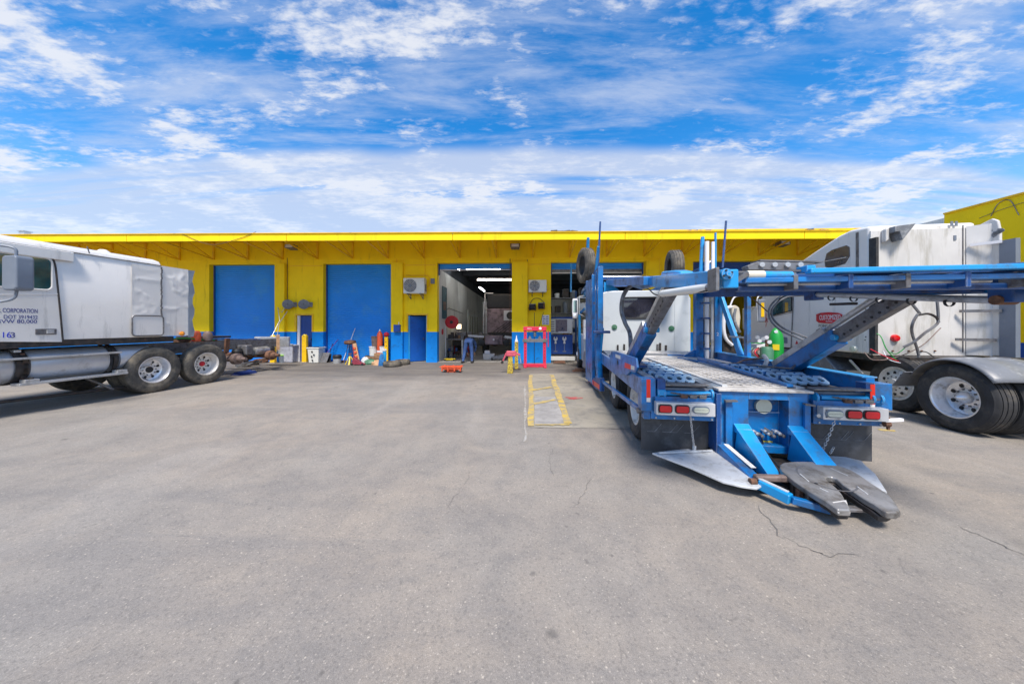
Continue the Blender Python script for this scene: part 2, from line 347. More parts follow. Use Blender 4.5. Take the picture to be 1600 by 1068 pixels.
def asphalt():
    m = D.materials.new('worn asphalt'); m.use_nodes = True; nt = m.node_tree; N = nt.nodes; L = nt.links
    b = N['Principled BSDF']; b.inputs['Roughness'].default_value = .82; b.inputs['Specular IOR Level'].default_value = .3
    tc = N.new('ShaderNodeTexCoord'); P = tc.outputs['Object']
    def noise(sc, det=6, ro=.6, dist=0, sx=1, sy=1, off=0):
        mp = N.new('ShaderNodeMapping'); mp.inputs['Scale'].default_value = (sx, sy, 1); mp.inputs['Location'].default_value = (off, off * 1.7, 0)
        L.new(P, mp.inputs[0])
        n = N.new('ShaderNodeTexNoise'); n.inputs['Scale'].default_value = sc; n.inputs['Detail'].default_value = det
        n.inputs['Roughness'].default_value = ro; n.inputs['Distortion'].default_value = dist
        L.new(mp.outputs[0], n.inputs['Vector']); return n.outputs[0]
    def rng(v, a, b_, c=0, d=1):
        n = N.new('ShaderNodeMapRange'); n.inputs[1].default_value = a; n.inputs[2].default_value = b_; n.inputs[3].default_value = c; n.inputs[4].default_value = d
        L.new(v, n.inputs[0]); return n.outputs[0]
    def mul(a, b_):
        n = N.new('ShaderNodeMath'); n.operation = 'MULTIPLY'
        for i, v in enumerate((a, b_)):
            if isinstance(v, (int, float)): n.inputs[i].default_value = v
            else: L.new(v, n.inputs[i])
        return n.outputs[0]
    def mix(fac, c0, c1):
        n = N.new('ShaderNodeMix'); n.data_type = 'RGBA'
        L.new(fac, n.inputs[0])
        for i, c in ((6, c0), (7, c1)):
            if isinstance(c, tuple): n.inputs[i].default_value = (*c, 1)
            else: L.new(c, n.inputs[i])
        return n.outputs[2]
    def scale(c, f):
        n = N.new('ShaderNodeVectorMath'); n.operation = 'SCALE'; L.new(c, n.inputs[0]); L.new(f, n.inputs['Scale']); return n.outputs[0]
    c = mix(rng(noise(.32, 5, .55, .4), .38, .62), (.290, .250, .208), (.255, .236, .212))
    c = mix(rng(noise(1.4, 9, .72, .3, off=3), .42, .64, 0, .65), c, (.185, .171, .158))
    c = mix(rng(noise(.9, 7, .65, .6, off=9), .52, .68, 0, .45), c, (.31, .265, .215))
    c = mix(rng(noise(.7, 8, .70, .9, .22, 1.5, off=5), .50, .62, 0, .55), c, (.195, .183, .172))
    c = mix(rng(noise(.5, 6, .62, .5, 1.6, .3, off=41), .53, .65, 0, .42), c, (.325, .295, .26))
    c = mix(rng(noise(5, 9, .78, .2, off=31), .50, .70, 0, .50), c, (.16, .152, .145))
    # fine grain and aggregate
    c = scale(c, rng(noise(210, 3, .6), .34, .66, .84, 1.24))
    c = scale(c, rng(noise(55, 5, .75, off=7), .32, .68, .86, 1.14))
    vo = N.new('ShaderNodeTexVoronoi'); vo.inputs['Scale'].default_value = 85; L.new(P, vo.inputs['Vector'])
    vs = N.new('ShaderNodeSeparateColor'); L.new(vo.outputs['Color'], vs.inputs[0])
    c = mix(mul(rng(vs.outputs[0], .80, .96), mul(rng(vo.outputs['Distance'], .42, .28), .40)), c, (.56, .50, .42))
    c = mix(mul(rng(vs.outputs[1], .82, .95), .30), c, (.10, .095, .09))
    vb = N.new('ShaderNodeTexVoronoi'); vb.inputs['Scale'].default_value = 33; L.new(P, vb.inputs['Vector'])
    vbs = N.new('ShaderNodeSeparateColor'); L.new(vb.outputs['Color'], vbs.inputs[0])
    c = mix(mul(rng(vbs.outputs[2], .965, .985), mul(rng(vb.outputs['Distance'], .22, .12), .5)), c, (.62, .55, .45))
    # dark oil spots of several sizes
    nn = N.new('ShaderNodeTexNoise'); nn.inputs['Scale'].default_value = 7; nn.inputs['Detail'].default_value = 5; L.new(P, nn.inputs['Vector'])
    vadd = N.new('ShaderNodeMix'); vadd.data_type = 'VECTOR'; vadd.inputs[0].default_value = .10
    L.new(P, vadd.inputs[4]); L.new(nn.outputs['Color'], vadd.inputs[5])
    for sc_, d0, d1, am in ((1.5, .070, .02, .72), (.55, .11, .03, .50), (4.0, .075, .03, .50)):
        v2 = N.new('ShaderNodeTexVoronoi'); v2.inputs['Scale'].default_value = sc_
        L.new(vadd.outputs[1], v2.inputs['Vector'])
        c = mix(rng(v2.outputs['Distance'], d0, d1, 0, am), c, (.085, .08, .076))
    # fine cracks
    v3 = N.new('ShaderNodeTexVoronoi'); v3.feature = 'DISTANCE_TO_EDGE'; v3.inputs['Scale'].default_value = .5
    n4 = N.new('ShaderNodeTexNoise'); n4.inputs['Scale'].default_value = 1.8; n4.inputs['Detail'].default_value = 9; L.new(P, n4.inputs['Vector'])
    va = N.new('ShaderNodeMix'); va.data_type = 'VECTOR'; va.inputs[0].default_value = .35; L.new(P, va.inputs[4]); L.new(n4.outputs['Color'], va.inputs[5]); L.new(va.outputs[1], v3.inputs['Vector'])
    cr = mul(rng(v3.outputs['Distance'], .0030, .0006), rng(noise(1.5, 5, .6, off=21), .55, .63, 0, .32))
    c = mix(cr, c, (.10, .095, .09))
    # oily band along the workshop front, ragged edge, and oily ground where trucks are worked on
    sep = N.new('ShaderNodeSeparateXYZ'); L.new(P, sep.inputs[0])
    w = noise(.55, 7, .70, .5, .45, 1.3, off=12)
    ad = N.new('ShaderNodeMath'); ad.operation = 'MULTIPLY_ADD'; L.new(w, ad.inputs[0]); ad.inputs[1].default_value = 6.5; L.new(sep.outputs[1], ad.inputs[2])
    streak = rng(noise(1.1, 7, .7, .6, .3, 3.0, off=17), .40, .62, .55, 1)
    c = mix(mul(rng(ad.outputs[0], 11.6, 14.4, 0, .80), streak), c, (.075, .071, .070))
    L.new(c, b.inputs['Base Color'])
    bp = N.new('ShaderNodeBump'); bp.inputs['Strength'].default_value = .5; bp.inputs['Distance'].default_value = .006
    L.new(noise(110, 5, .7), bp.inputs['Height']); L.new(bp.outputs[0], b.inputs['Normal'])
    return m
M['asphalt'] = asphalt()

def ragged(name, col, thr=.5, scale=9):
    """worn road paint: alpha-free, wears through to the pavement colour"""
    m = mat(name, col, .7, var=.25, scale=12, bump=.3, bscale=60, dirt=(.27, .24, .19), damt=thr, dscale=scale)
    return m
M['lineyellow'] = ragged('worn yellow road paint', (.64, .44, .06), .78, 6)
M['linewhite'] = ragged('worn white road paint', (.42, .41, .40), .85, 14)

# ------------------------------------------------------------ ground
g = MB().add([(-600, -60, 0), (600, -60, 0), (600, 900, 0), (-600, 900, 0)], [(0, 1, 2, 3)]).build('ground', M['asphalt'], smooth=False)
tag(g, kind='structure')
def sheet(name, m, pts, z):
    o = MB().add([(x, y, z) for x, y in pts], [tuple(range(len(pts)))]).build(name, m, smooth=False); return tag(o, kind='structure')
def gp(px, py): p = (px - 800) / FPX; d = FPX * H / (py - 507); return (p * d, d)
M['apron'] = mat('stained pale concrete', (.33, .30, .245), .8, var=.3, scale=1.1, bump=.3, bscale=60, dirt=(.165, .155, .14), damt=.55, dscale=2.2)
e = 667.5
sheet('concrete_apron', M['apron'], [gp(826, e), gp(980, e + 2), gp(1160, 672), gp(1180, 600), gp(1000, 583), gp(828, 584)], .004)
sheet('concrete_patch', mat('patched pale concrete', (.33, .315, .30), .8, var=.3, scale=2.5, dirt=(.22, .21, .2), damt=.45, dscale=4), [gp(835, 663), gp(884, 663), gp(868, 620), gp(836, 620)], .008)
def line(name, m, p0, p1, w0, z, label=None):
    x0, y0 = gp(*p0); x1, y1 = gp(*p1); d = Vector((x1 - x0, y1 - y0)); n = Vector((-d.y, d.x)).normalized() * w0 / 2
    k = 14; L_ = []; R2 = []
    for i in range(k + 1):
        t = i / k; j = random.uniform(-.018, .018); j2 = random.uniform(-.018, .018)
        L_.append((x0 + d.x * t + n.x * (1 + j / w0 * 2), y0 + d.y * t + n.y * (1 + j / w0 * 2)))
        R2.append((x0 + d.x * t - n.x * (1 + j2 / w0 * 2), y0 + d.y * t - n.y * (1 + j2 / w0 * 2)))
    return sheet(name, m, L_ + R2[::-1], z)
line('parking_line', M['lineyellow'], (830, 666), (829, 586), .115, .012)
line('parking_line', M['lineyellow'], (888, 662), (862, 586), .13, .012)
line('parking_line', M['lineyellow'], (830, 632), (871, 624), .12, .0135)
line('parking_line', M['lineyellow'], (830, 610), (862, 605), .12, .0135)
line('parking_line', M['lineyellow'], (836, 664), (890, 664), .07, .0135)
line('chalk_line', M['linewhite'], (821, 690), (820, 600), .035, .006)
sheet('garage_floor', M['concrete'], [BF.world(-15.0, 0)[:2], BF.world(12, 0)[:2], BF.world(12, 17)[:2], BF.world(-15.0, 17)[:2]], .006)
def stain(px, py, r, m, z, name):
    x, y = gp(px, py); pts = []
    for i in range(14):
        a = 2 * PI * i / 14; q = r * random.uniform(.6, 1.15); pts.append((x + q * math.cos(a), y + q * .55 * math.sin(a)))
    sheet(name, m, pts, z)
def crack(name, pts, w=.014):
    P_ = [Vector((*gp(x, y), 0)) for x, y in pts]; q = [P_[0]]
    for a, b in zip(P_, P_[1:]):
        for k in range(1, 7):
            p = a.lerp(b, k / 6); q.append(p + Vector((random.uniform(-1, 1), random.uniform(-1, 1), 0)) * .022)
    L1 = []; L2 = []
    for i, p in enumerate(q):
        d = (q[min(i + 1, len(q) - 1)] - q[max(i - 1, 0)]).normalized(); n = Vector((-d.y, d.x, 0)); ww = w * .6 * random.uniform(.25, 1) * (0.2 if i in (0, len(q) - 1) else 1)
        L1.append(p + n * ww / 2); L2.append(p - n * ww / 2)
    vs = [(p.x, p.y, .0045) for p in L1 + L2]; m_ = len(q)
    o = MB().add(vs, [(i, i + 1, m_ + i + 1, m_ + i) for i in range(m_ - 1)]).build(name, M['crack'], smooth=False); tag(o, kind='structure')
M['crack'] = mat('crack filled with grit', (.15, .14, .13), .9, var=.4, scale=20)
crack('ground_crack', [(1185, 790), (1215, 835), (1262, 858), (1290, 868), (1345, 866)], .012)
crack('ground_crack', [(1500, 822), (1550, 845), (1610, 872)], .016)
crack('ground_crack', [(822, 667), (870, 669), (930, 668), (985, 671)], .02)
crack('ground_crack', [(738, 735), (722, 758), (700, 795)], .008)
crack('ground_crack', [(862, 700), (858, 722), (868, 745)], .010)
crack('ground_crack', [(898, 790), (915, 765), (926, 745)], .008)
crack('ground_crack', [(900, 652), (925, 655), (950, 662), (975, 664)], .012)
stain(898, 622, .22, mat('red paint spill', (.42, .05, .05), .8, var=.3, scale=9, dirt=(.25, .2, .17), damt=.6, dscale=10), .0085, 'red_stain')
stain(1385, 672, .12, M['lineyellow'], .005, 'yellow_paint_mark')

# ============================================================ GARAGE BUILDING
bld = thing('garage_building', BF, 'long single storey garage painted yellow over blue with truss canopy and roll-up bay doors', 'garage')
ZB, ZT, ZL = 1.31, 5.32, 4.26
def pier(u0, u1, z0=0, z1=ZL, v0=0, v1=.3, par=bld):
    if z0 < ZB: MB().box(u0, u1, v0, v1, z0, min(z1, ZB)).build('blue_wall', M['bluewall'], par)
    if z1 > ZB: MB().box(u0, u1, v0, v1, max(z0, ZB), z1).build('yellow_wall', M['yellow'], par)
pier(-26, -13.33)
pier(-10.26, -9.83, v0=-.14)
pier(-9.83, -9.40); pier(-8.70, -8.2); pier(-9.40, -8.70, 2.03, ZL)
pier(-5.16, -4.66, v0=-.14)
pier(-4.66, -4.47); pier(-3.66, -3.21); pier(-4.47, -3.66, 2.03, ZL)
pier(0, .66, v0=-.16); pier(.66, 1.65)
pier(5.58, 6.1, v0=-.14); pier(6.1, 7.55); pier(11.4, 12.0, v0=-.14); pier(12.0, 16)
MB().box(-26, 16, .0, .3, ZL, 4.42).build('lintel_beam', M['yellow'], bld)
MB().box(-26, 16, -.03, .3, 4.42, ZT).build('upper_wall', M['yellow'], bld)
for u0, u1 in ((-9.83, -8.2), (-4.66, -3.21), (.66, 1.65)):       # recessed panel lines round the piers
    MB().box(u0 + .05, u1 - .05, -.012, 0, 4.16, 4.19).build('panel_bead', M['yellowtrim'], bld)
# door casings
for u0, u1 in ((-9.40, -8.70), (-4.47, -3.66)):
    MB().box(u0 - .06, u1 + .06, -.03, .0, 2.03, 2.10).box(u0 - .06, u0, -.03, 0, ZB, 2.03).box(u1, u1 + .06, -.03, 0, ZB, 2.03).build('door_casing', M['yellowtrim'], bld, bevel=.008)

def shutter(u0, u1, z0, z1, m=M['shutter'], v=.24, name='roller_door'):
    p = .085; n = int((z1 - z0) / p); mb = MB(); vs = []; prof = []
    for i in range(n):
        z = z0 + (z1 - z0) * i / n; q = (z1 - z0) / n
        prof += [(v, z), (v - .014, z + q * .25), (v - .016, z + q * .55), (v - .002, z + q * .92)]
    prof.append((v, z1))
    vs = [(u0, a, b) for a, b in prof] + [(u1, a, b) for a, b in prof]; k = len(prof)
    mb.add(vs, [(i, i + 1, k + i + 1, k + i) for i in range(k - 1)])
    o = mb.build(name, m, bld, angle=60)
    b = MB().box(u0, u1, v - .035, v + .02, z0 - .06, z0).build('bottom_bar', m, o)
    b = MB().box(u0 - .0, u0 + .06, v - .05, v - .02, 0 if z0 < 1 else ZL - .5, z1).box(u1 - .06, u1, v - .05, v - .02, 0 if z0 < 1 else ZL - .5, z1).build('guide_rail', M['doorblue'], o)
    return o
shutter(-13.33, -10.26, .06, ZL - .003)
shutter(-8.2, -5.16, .06, ZL - .003)
shutter(-3.21, 0, 4.10, ZL - .003)
shutter(1.65, 5.58, 4.06, ZL - .003)
s5 = shutter(7.55, 11.4, 3.3, ZL - .003, M['doorblue'])
MB().box(1.65, 5.58, .26, .34, 3.86, 4.0).build('door_edge_plate', M['steel'], bld)
MB().box(1.65, 5.58, .22, .26, 3.82, 3.86).build('edge_strip', M['paper'], bld)
MB().box(-3.21, 0, .30, .34, 3.99, 4.03).build('edge_strip', M['paper'], bld)
MB().cyl((-3.21, .55, 4.5), (0, .55, 4.5), .22).build('door_drum', M['steel'], bld)
# canopy
for i in range(7):
    u0 = -26 + i * 6; dz = -.0053 * (u0 + 21)
    MB().hexa([(u0, -2.36, 4.69 + dz), (u0 + 5.985, -2.36, 4.66 + dz), (u0 + 5.985, -2.30, 4.66 + dz), (u0, -2.30, 4.69 + dz),
               (u0, -2.36, 4.95 + dz), (u0 + 5.985, -2.36, 4.92 + dz), (u0 + 5.985, -2.30, 4.92 + dz), (u0, -2.30, 4.95 + dz)]).build('fascia_board', M['yellow'], bld, bevel=.006)
MB().hexa([(-26, -2.30, 4.80), (16, -2.30, 4.60), (16, -.03, 5.25), (-26, -.03, 5.25), (-26, -2.30, 4.86), (16, -2.30, 4.66), (16, -.03, 5.31), (-26, -.03, 5.31)]).build('canopy_soffit', M['yellowtrim'], bld)
MB().bar((-26, -2.35, 4.985), (16, -2.35, 4.765), .10, .022).build('drip_edge', M['yellowtrim'], bld)
MB().box(-26, 16, -.02, 17.3, 5.325, 5.345).hexa([(-26, -2.29, 4.93), (16, -2.29, 4.71), (16, -.02, 5.325), (-26, -.02, 5.325), (-26, -2.29, 4.945), (16, -2.29, 4.725), (16, -.02, 5.345), (-26, -.02, 5.345)]).build('roof', M['galv'], bld)
MB().bar((5.2, -2.2, 4.85), (16, -2.2, 4.84), .10, .12).build('roof_edge_strip', M['yellowtrim'], bld)
br0 = None
for k in range(-15, 9):
    u = .88 + k * 1.55
    if br0 is None:
        mb = MB()
        mb.box(-.03, .03, -.09, -.03, 4.45, 5.22)
        mb.bar((0, -.06, 5.20), (0, -2.28, 4.75), .05, .05)
        mb.bar((0, -.06, 4.47), (0, -2.15, 4.77), .045, .045)
        mb.bar((0, -.06, 4.47), (0, -1.12, 4.97), .035, .035)
        br0 = mb.build('canopy_bracket', M['yellowtrim'], bld); br0.location.x = u
    else:
        c = br0.copy(); COL.objects.link(c); c.parent = bld; c.location.x = u
# shell
MB().box(-26, -25.7, .3, 17, 0, ZT).box(15.7, 16, .3, 17, 0, ZT).box(-26, 16, 17, 17.3, 0, ZT).build('outer_wall', M['yellow'], bld)
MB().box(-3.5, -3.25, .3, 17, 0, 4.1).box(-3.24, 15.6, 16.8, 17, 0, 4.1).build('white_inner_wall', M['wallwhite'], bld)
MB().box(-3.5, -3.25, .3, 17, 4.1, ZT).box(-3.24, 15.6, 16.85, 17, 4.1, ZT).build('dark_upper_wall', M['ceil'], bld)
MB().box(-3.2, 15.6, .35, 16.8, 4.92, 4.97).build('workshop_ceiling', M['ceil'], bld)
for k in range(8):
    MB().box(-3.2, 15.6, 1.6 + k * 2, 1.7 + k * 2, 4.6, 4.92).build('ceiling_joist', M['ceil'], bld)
MB().box(-6.5, -3.5, 1.9, 2.0, 0, 4.2).build('lobby_wall', M['wallwhite'], bld)
# personnel doors
d = MB().box(-9.27, -8.70, .10, .15, .04, 2.02).build('blue_door', M['doorblue'], bld, bevel=.006)
MB().box(-9.39, -9.28, .04, .16, .0, 2.02).build('door_frame', M['paper'], d)
MB().cyl((-8.80, .09, 1.0), (-8.80, .03, 1.0), .03).build('handle', M['steel'], d)
MB().box(-9.38, -8.7, .18, .20, 0, 2.03).build('door_backing', M['black'], bld)
d = MB().bar((-4.43, .06, 1.01), (-3.86, .50, 1.01), .045, 1.96).build('blue_door', M['doormid'], bld, bevel=.006)
tag(d, 'blue side door standing half open')
MB().bar((-3.93, .36, 1.0), (-3.90, .33, 1.0), .03, .12).build('handle', M['steel'], d)
MB().box(-4.47, -4.40, .02, .12, 0, 2.0).box(-3.70, -3.66, .02, .28, 0, 2.0).build('door_frame', M['bluelite'], d)
# conduits on the wall
def wire(pts, r=.012, m='yellowtrim', name='conduit', par=bld, n=6, sm=False):
    return MB().tube(smooth_path(pts) if sm else pts, r, n).build(name, M[m], par)
bp_ = lambda px, py, b=-.03: BF.b(px, py, b)
wire([bp_(449, 403), bp_(449, 470), bp_(452, 480)], .012, 'rust')
wire([bp_(634, 430), bp_(668, 430), bp_(671, 434), bp_(671, 447), bp_(664, 450)], .022)
wire([bp_(620, 404), bp_(620, 505)], .012)
wire([bp_(664, 404), bp_(664, 432)], .01)
wire([bp_(797, 404), bp_(797, 520)], .012, 'rust')
wire([bp_(824, 405), bp_(824, 570)], .012, 'rust')
wire([bp_(826, 482), bp_(832, 468), bp_(842, 466), bp_(850, 472)], .012, 'rust', sm=True)
wire([bp_(1030, 404), bp_(1030, 440)], .012)
wire([BF.b(285, 366, -2.38), BF.b(330, 382, -2.38), BF.b(375, 372, -2.38), BF.b(400, 362, -2.38)], .008, 'rust', 'sagging_wire', sm=True)
# small blue junction box on the pier
bx = MB().box(*(lambda p, q: (p[0], q[0], -.26, -.14, q[2], p[2]))(bp_(618, 507), bp_(628, 518))).build('junction_box', M['doorblue'], bld, bevel=.01)
MB().cyl(bp_(623, 507, -.2), bp_(623, 503, -.2), .02).build('knob', M['paper'], bx)
bx = MB().box(*(lambda p, q: (p[0], q[0], -.06, 0, q[2], p[2]))(bp_(673, 435), bp_(679, 443))).build('junction_box', M['grey'], bld, bevel=.006)
# faint stencil on pier
def text(s, size, m, loc, rot, parent, name='lettering', ext=.001, ax='LEFT', sx=1, font_space=1):
    c = D.curves.new(name, 'FONT'); c.body = s; c.size = size; c.extrude = ext; c.align_x = ax; c.align_y = 'CENTER'; c.space_character = font_space
    c.materials.append(m); o = D.objects.new(name, c); COL.objects.link(o); o.location = loc; o.rotation_euler = rot; o.scale = (sx, 1, 1)
    if parent: o.parent = parent
    return o

# rooftop odds
for px, w in ((880, .9), (1090, .8), (1275, .9)):
    p = BF.b(px, 362, -2.2)
    t = thing('roof_debris', BF, {880: 'flattened grey debris on the roof edge above the bay with the shop press', 1090: 'grey scrap sheet on the roof edge beyond the carrier uprights', 1275: 'grey scrap sheet on the roof edge beside the white sleeper roof'}[px], 'scrap sheet', 'scrap sheets on the roof edge', p[0], -2.2, 0, 4.86 - .0053 * p[0])
    mb = MB()
    for i in range(4): mb.bar((-w / 2 + i * w / 4, random.uniform(-.1, .1), .03), (-w / 2 + (i + 1) * w / 4, random.uniform(-.1, .1), .04 + random.uniform(-.01, .02)), .2, .03)
    mb.build('sheet', M['steel'], t)
t = thing('roof_vent', BF, 'small grey metal vent on the roof beyond the left white truck', 'roof vent', None, BF.b(39, 362, -1)[0], -1.0, 0, 5.25)
MB().box(-.12, .12, -.1, .1, 0, .22).build('housing', M['alu'], t, bevel=.01); MB().box(-.15, .15, -.13, .13, .22, .25).build('cap', M['alu'], t)

# ------------------------------------------------------------ wing at the right
wg = thing('workshop_wing', BF, 'yellow over blue workshop wing running along the right edge of the yard', 'workshop')
WU = 11.05
MB().box(WU, WU + .3, -13, -5.05, 1.24, 4.38).build('yellow_wall', M['yellow'], wg)
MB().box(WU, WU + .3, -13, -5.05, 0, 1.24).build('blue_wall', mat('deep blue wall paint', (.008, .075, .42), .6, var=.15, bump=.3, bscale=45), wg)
MB().box(WU, WU + .3, -5.05, -2.5, 0, 4.30).build('white_wall', M['wallwhite'], wg)
MB().box(WU - .03, WU + .35, -13, -5.05, 4.38, 4.42).build('coping', M['yellowtrim'], wg)
MB().box(WU + .3, WU + 6, -13, -2.5, 4.2, 4.3).box(WU + .3, WU + 6, -13, -12.7, 0, 4.2).build('roof', M['galv'], wg)
wire([BF.a(1548, 338, WU - .015), BF.a(1560, 318, WU - .015), BF.a(1578, 313, WU - .015), BF.a(1592, 336, WU - .015)], .007, 'steel', 'wire_arc', wg, sm=True)
wire([BF.a(1530, 341, WU - .01), BF.a(1560, 329, WU - .01), BF.a(1600, 316, WU - .01)], .005, 'steel', 'wall_crack_seam', wg)

# ------------------------------------------------------------ wall fittings
def flood(px, py, label):
    p = BF.b(px, py, -.45)
    t = thing('flood_light', BF, label, 'floodlight', 'floodlights under the canopy', p[0], 0, 0, p[2])
    MB().bar((0, 0, .05), (0, -.32, .02), .04, .04).build('arm', M['steel'], t)
    h = MB().hexa([(-.2, -.62, -.06), (.2, -.62, -.06), (.16, -.3, -.1), (-.16, -.3, -.1), (-.2, -.6, .09), (.2, -.6, .09), (.16, -.3, .08), (-.16, -.3, .08)]).build('housing', M['steel'], t, bevel=.01)
    MB().hexa([(-.15, -.632, -.05), (.15, -.632, -.05), (.15, -.622, -.05), (-.15, -.622, -.05), (-.15, -.612, .07), (.15, -.612, .07), (.15, -.602, .07), (-.15, -.602, .07)]).build('lens', M['paper'], h)
flood(456, 386, 'floodlight between the two closed blue bays')
flood(805, 385, 'floodlight over the pier with the small air conditioner')
flood(1222, 381, 'floodlight at the right, above the rear of the carrier deck')

def ac(px0, px1, py0, py1, label, v0=-.16):
    p = BF.b(px0, py0, v0 - .32); q = BF.b(px1, py1, v0 - .32); w = q[0] - p[0]; h = p[2] - q[2]
    t = thing('air_conditioner', BF, label, 'air conditioner', 'outdoor air conditioner units on the wall', (p[0] + q[0]) / 2, v0 + .1, 0, q[2])
    MB().box(-w / 2, w / 2, -.42, -.12, 0, h).build('casing', M['ivory'], t, bevel=.02)
    fx = -w * .17; r = h * .42; fz = h * .5
    g_ = MB().disc((fx, -.424, fz), r, 'y', 28, .006).build('fan_opening', M['fender'], t)
    gm = MB()
    for k in range(5):
        rr = r * (k + 1) / 5
        gm.tube([(fx + rr * math.cos(a * PI / 12), -.435, fz + rr * math.sin(a * PI / 12)) for a in range(25)], .006, 5, cap=False)
    for k in range(8):
        a = k * PI / 4; gm.tube([(fx, -.437, fz), (fx + r * math.cos(a), -.437, fz + r * math.sin(a))], .006, 5)
    gm.build('fan_guard', M['alu'], g_)
    MB().disc((fx, -.441, fz), r * .22, 'y', 16, .01).build('hub', M['grey'], g_)
    MB().box(w / 2, w / 2 + .015, -.36, -.16, h * .15, h * .6).build('side_cover', M['grey'], t)
    for sx in (-.3, .3):
        MB().box(sx * w - .02, sx * w + .02, -.46, -.0, -.04, 0).bar((sx * w, -.02, -.02), (sx * w, -.02, -.22), .03, .03).bar((sx * w, -.02, -.2), (sx * w, -.4, -.03), .025, .025).build('bracket', M['steel'], t)
    MB().tube(smooth_path([(w / 2, -.2, h * .3), (w / 2 + .09, -.15, h * .25), (w / 2 + .14, -.08, h * .5), (w / 2 + .14, -.06, h)]), .014, 6).build('pipe', M['yellowtrim'], t)
ac(630, 663, 434, 458, 'larger white outdoor air conditioner unit above the half open blue side door')
ac(826, 854, 437, 456, 'smaller white outdoor air conditioner unit above the red shop press', 0)

def reel(px, py, r, label, side, mt='fender'):
    p = BF.b(px, py, -.3)
    t = thing('hose_reel', BF, label, 'hose reel', 'hose reels on the wall', p[0], 0, side, p[2])
    MB().box(-.05, .05, -.16, 0.02, -.1, .1).build('wall_mount', M['steel'], t)
    ax = MB().cyl((-.1, -.3, 0), (.1, -.3, 0), r * .55).build('drum', M['dark'], t)
    for x in (-.11, .11):
        MB().lathe([(.02, x - .008), (r * .6, x - .012), (r * .9, x), (r, x - .01), (r, x + .008), (r * .9, x + .012), (.02, x + .008)], (0, -.3, 0), 'x', 28, True).build('side_disc', M[mt], t)
    hm = MB()
    for k in range(5): hm.tube([(-.07 + k * .035, -.3 + r * .72 * math.cos(a * PI / 10), r * .72 * math.sin(a * PI / 10)) for a in range(21)], .022, 6, cap=False)
    hm.build('hose', M['black'], t)
    MB().bar((-.14, -.3, r * .9), (.14, -.3, r * .95), .05, .03).build('guide_arm', M['steel'], t)
reel(455, 475, .20, 'hose reel above left of the narrow blue door, nearer the left bay', 52)
reel(480, 475, .20, 'hose reel above the narrow blue door, nearer the middle blue bay', 52)
reel(835, 480, .14, 'small dark hose reel on the yellow pier, above the left end of the red press', 15, 'dark')
reel(849, 478, .14, 'small rusty hose reel on the yellow pier, above the paper notice', 15, 'rust')
t = thing('air_hose', BF, 'pale air hose running down from the left reel to the yellow bollard', 'hose', None, 0, 0)
MB().tube([(lambda p: p)(BF.b(x, y, b)) for x, y, b in ((448, 477, -.3), (440, 488, -.3), (434, 480, -.25), (437, 500, -.4), (425, 525, -.8))], .012, 6).build('hose_length', M['alu'], t)
MB().tube([BF.b(x, y, b) for x, y, b in ((449, 486, -.3), (436, 505, -.5), (433, 526, -.8))], .012, 6).build('hose_length', M['alu'], t)
for x0, y0, x1, y1, nm in ((835, 488, 835, 570, 0), (849, 488, 842, 512, 1)):
    t = thing('dark_hose', BF, ('dark hose hanging straight down behind the red press', 'short dark hose slanting down to the top of the red press')[nm], 'hose')
    MB().tube([BF.b(x0, y0, -.3), BF.b((x0 + x1) / 2, (y0 + y1) / 2, -.25), BF.b(x1, y1, -.35)], .011, 6).build('hose_length', M['black'], t)
# notices
t = thing('paper_notice', BF, 'white paper notice with purple graphics hanging on the yellow pier', 'notice', None, 0, 0)
p = BF.b(847, 492, -.02); q = BF.b(858, 507, -.02)
MB().box(p[0], q[0], -.02, -.008, q[2], p[2]).build('sheet', M['paper'], t)
for k in range(4):
    zz = p[2] - .05 - k * .095
    MB().box(p[0] + .03, p[0] + .1 + .03 * (k % 2), -.024, -.0205, zz - .03, zz).box(p[0] + .16, q[0] - .03, -.024, -.0205, zz - .035, zz - .005).build('print', M['text'], t)

def tmesh(s, size, m, loc, rot, parent, name='lettering', ax='LEFT', sx=1):
    o = text(s, size, m, loc, rot, None, 'tmp', .0015, ax, sx)
    me = D.meshes.new_from_object(o); cu = o.data; D.objects.remove(o); D.curves.remove(cu)
    me.name = name; n = D.objects.new(name, me); COL.objects.link(n); n.location = loc; n.rotation_euler = rot; n.scale = (sx, 1, 1)
    if not me.materials: me.materials.append(m)
    if parent: n.parent = parent
    return n

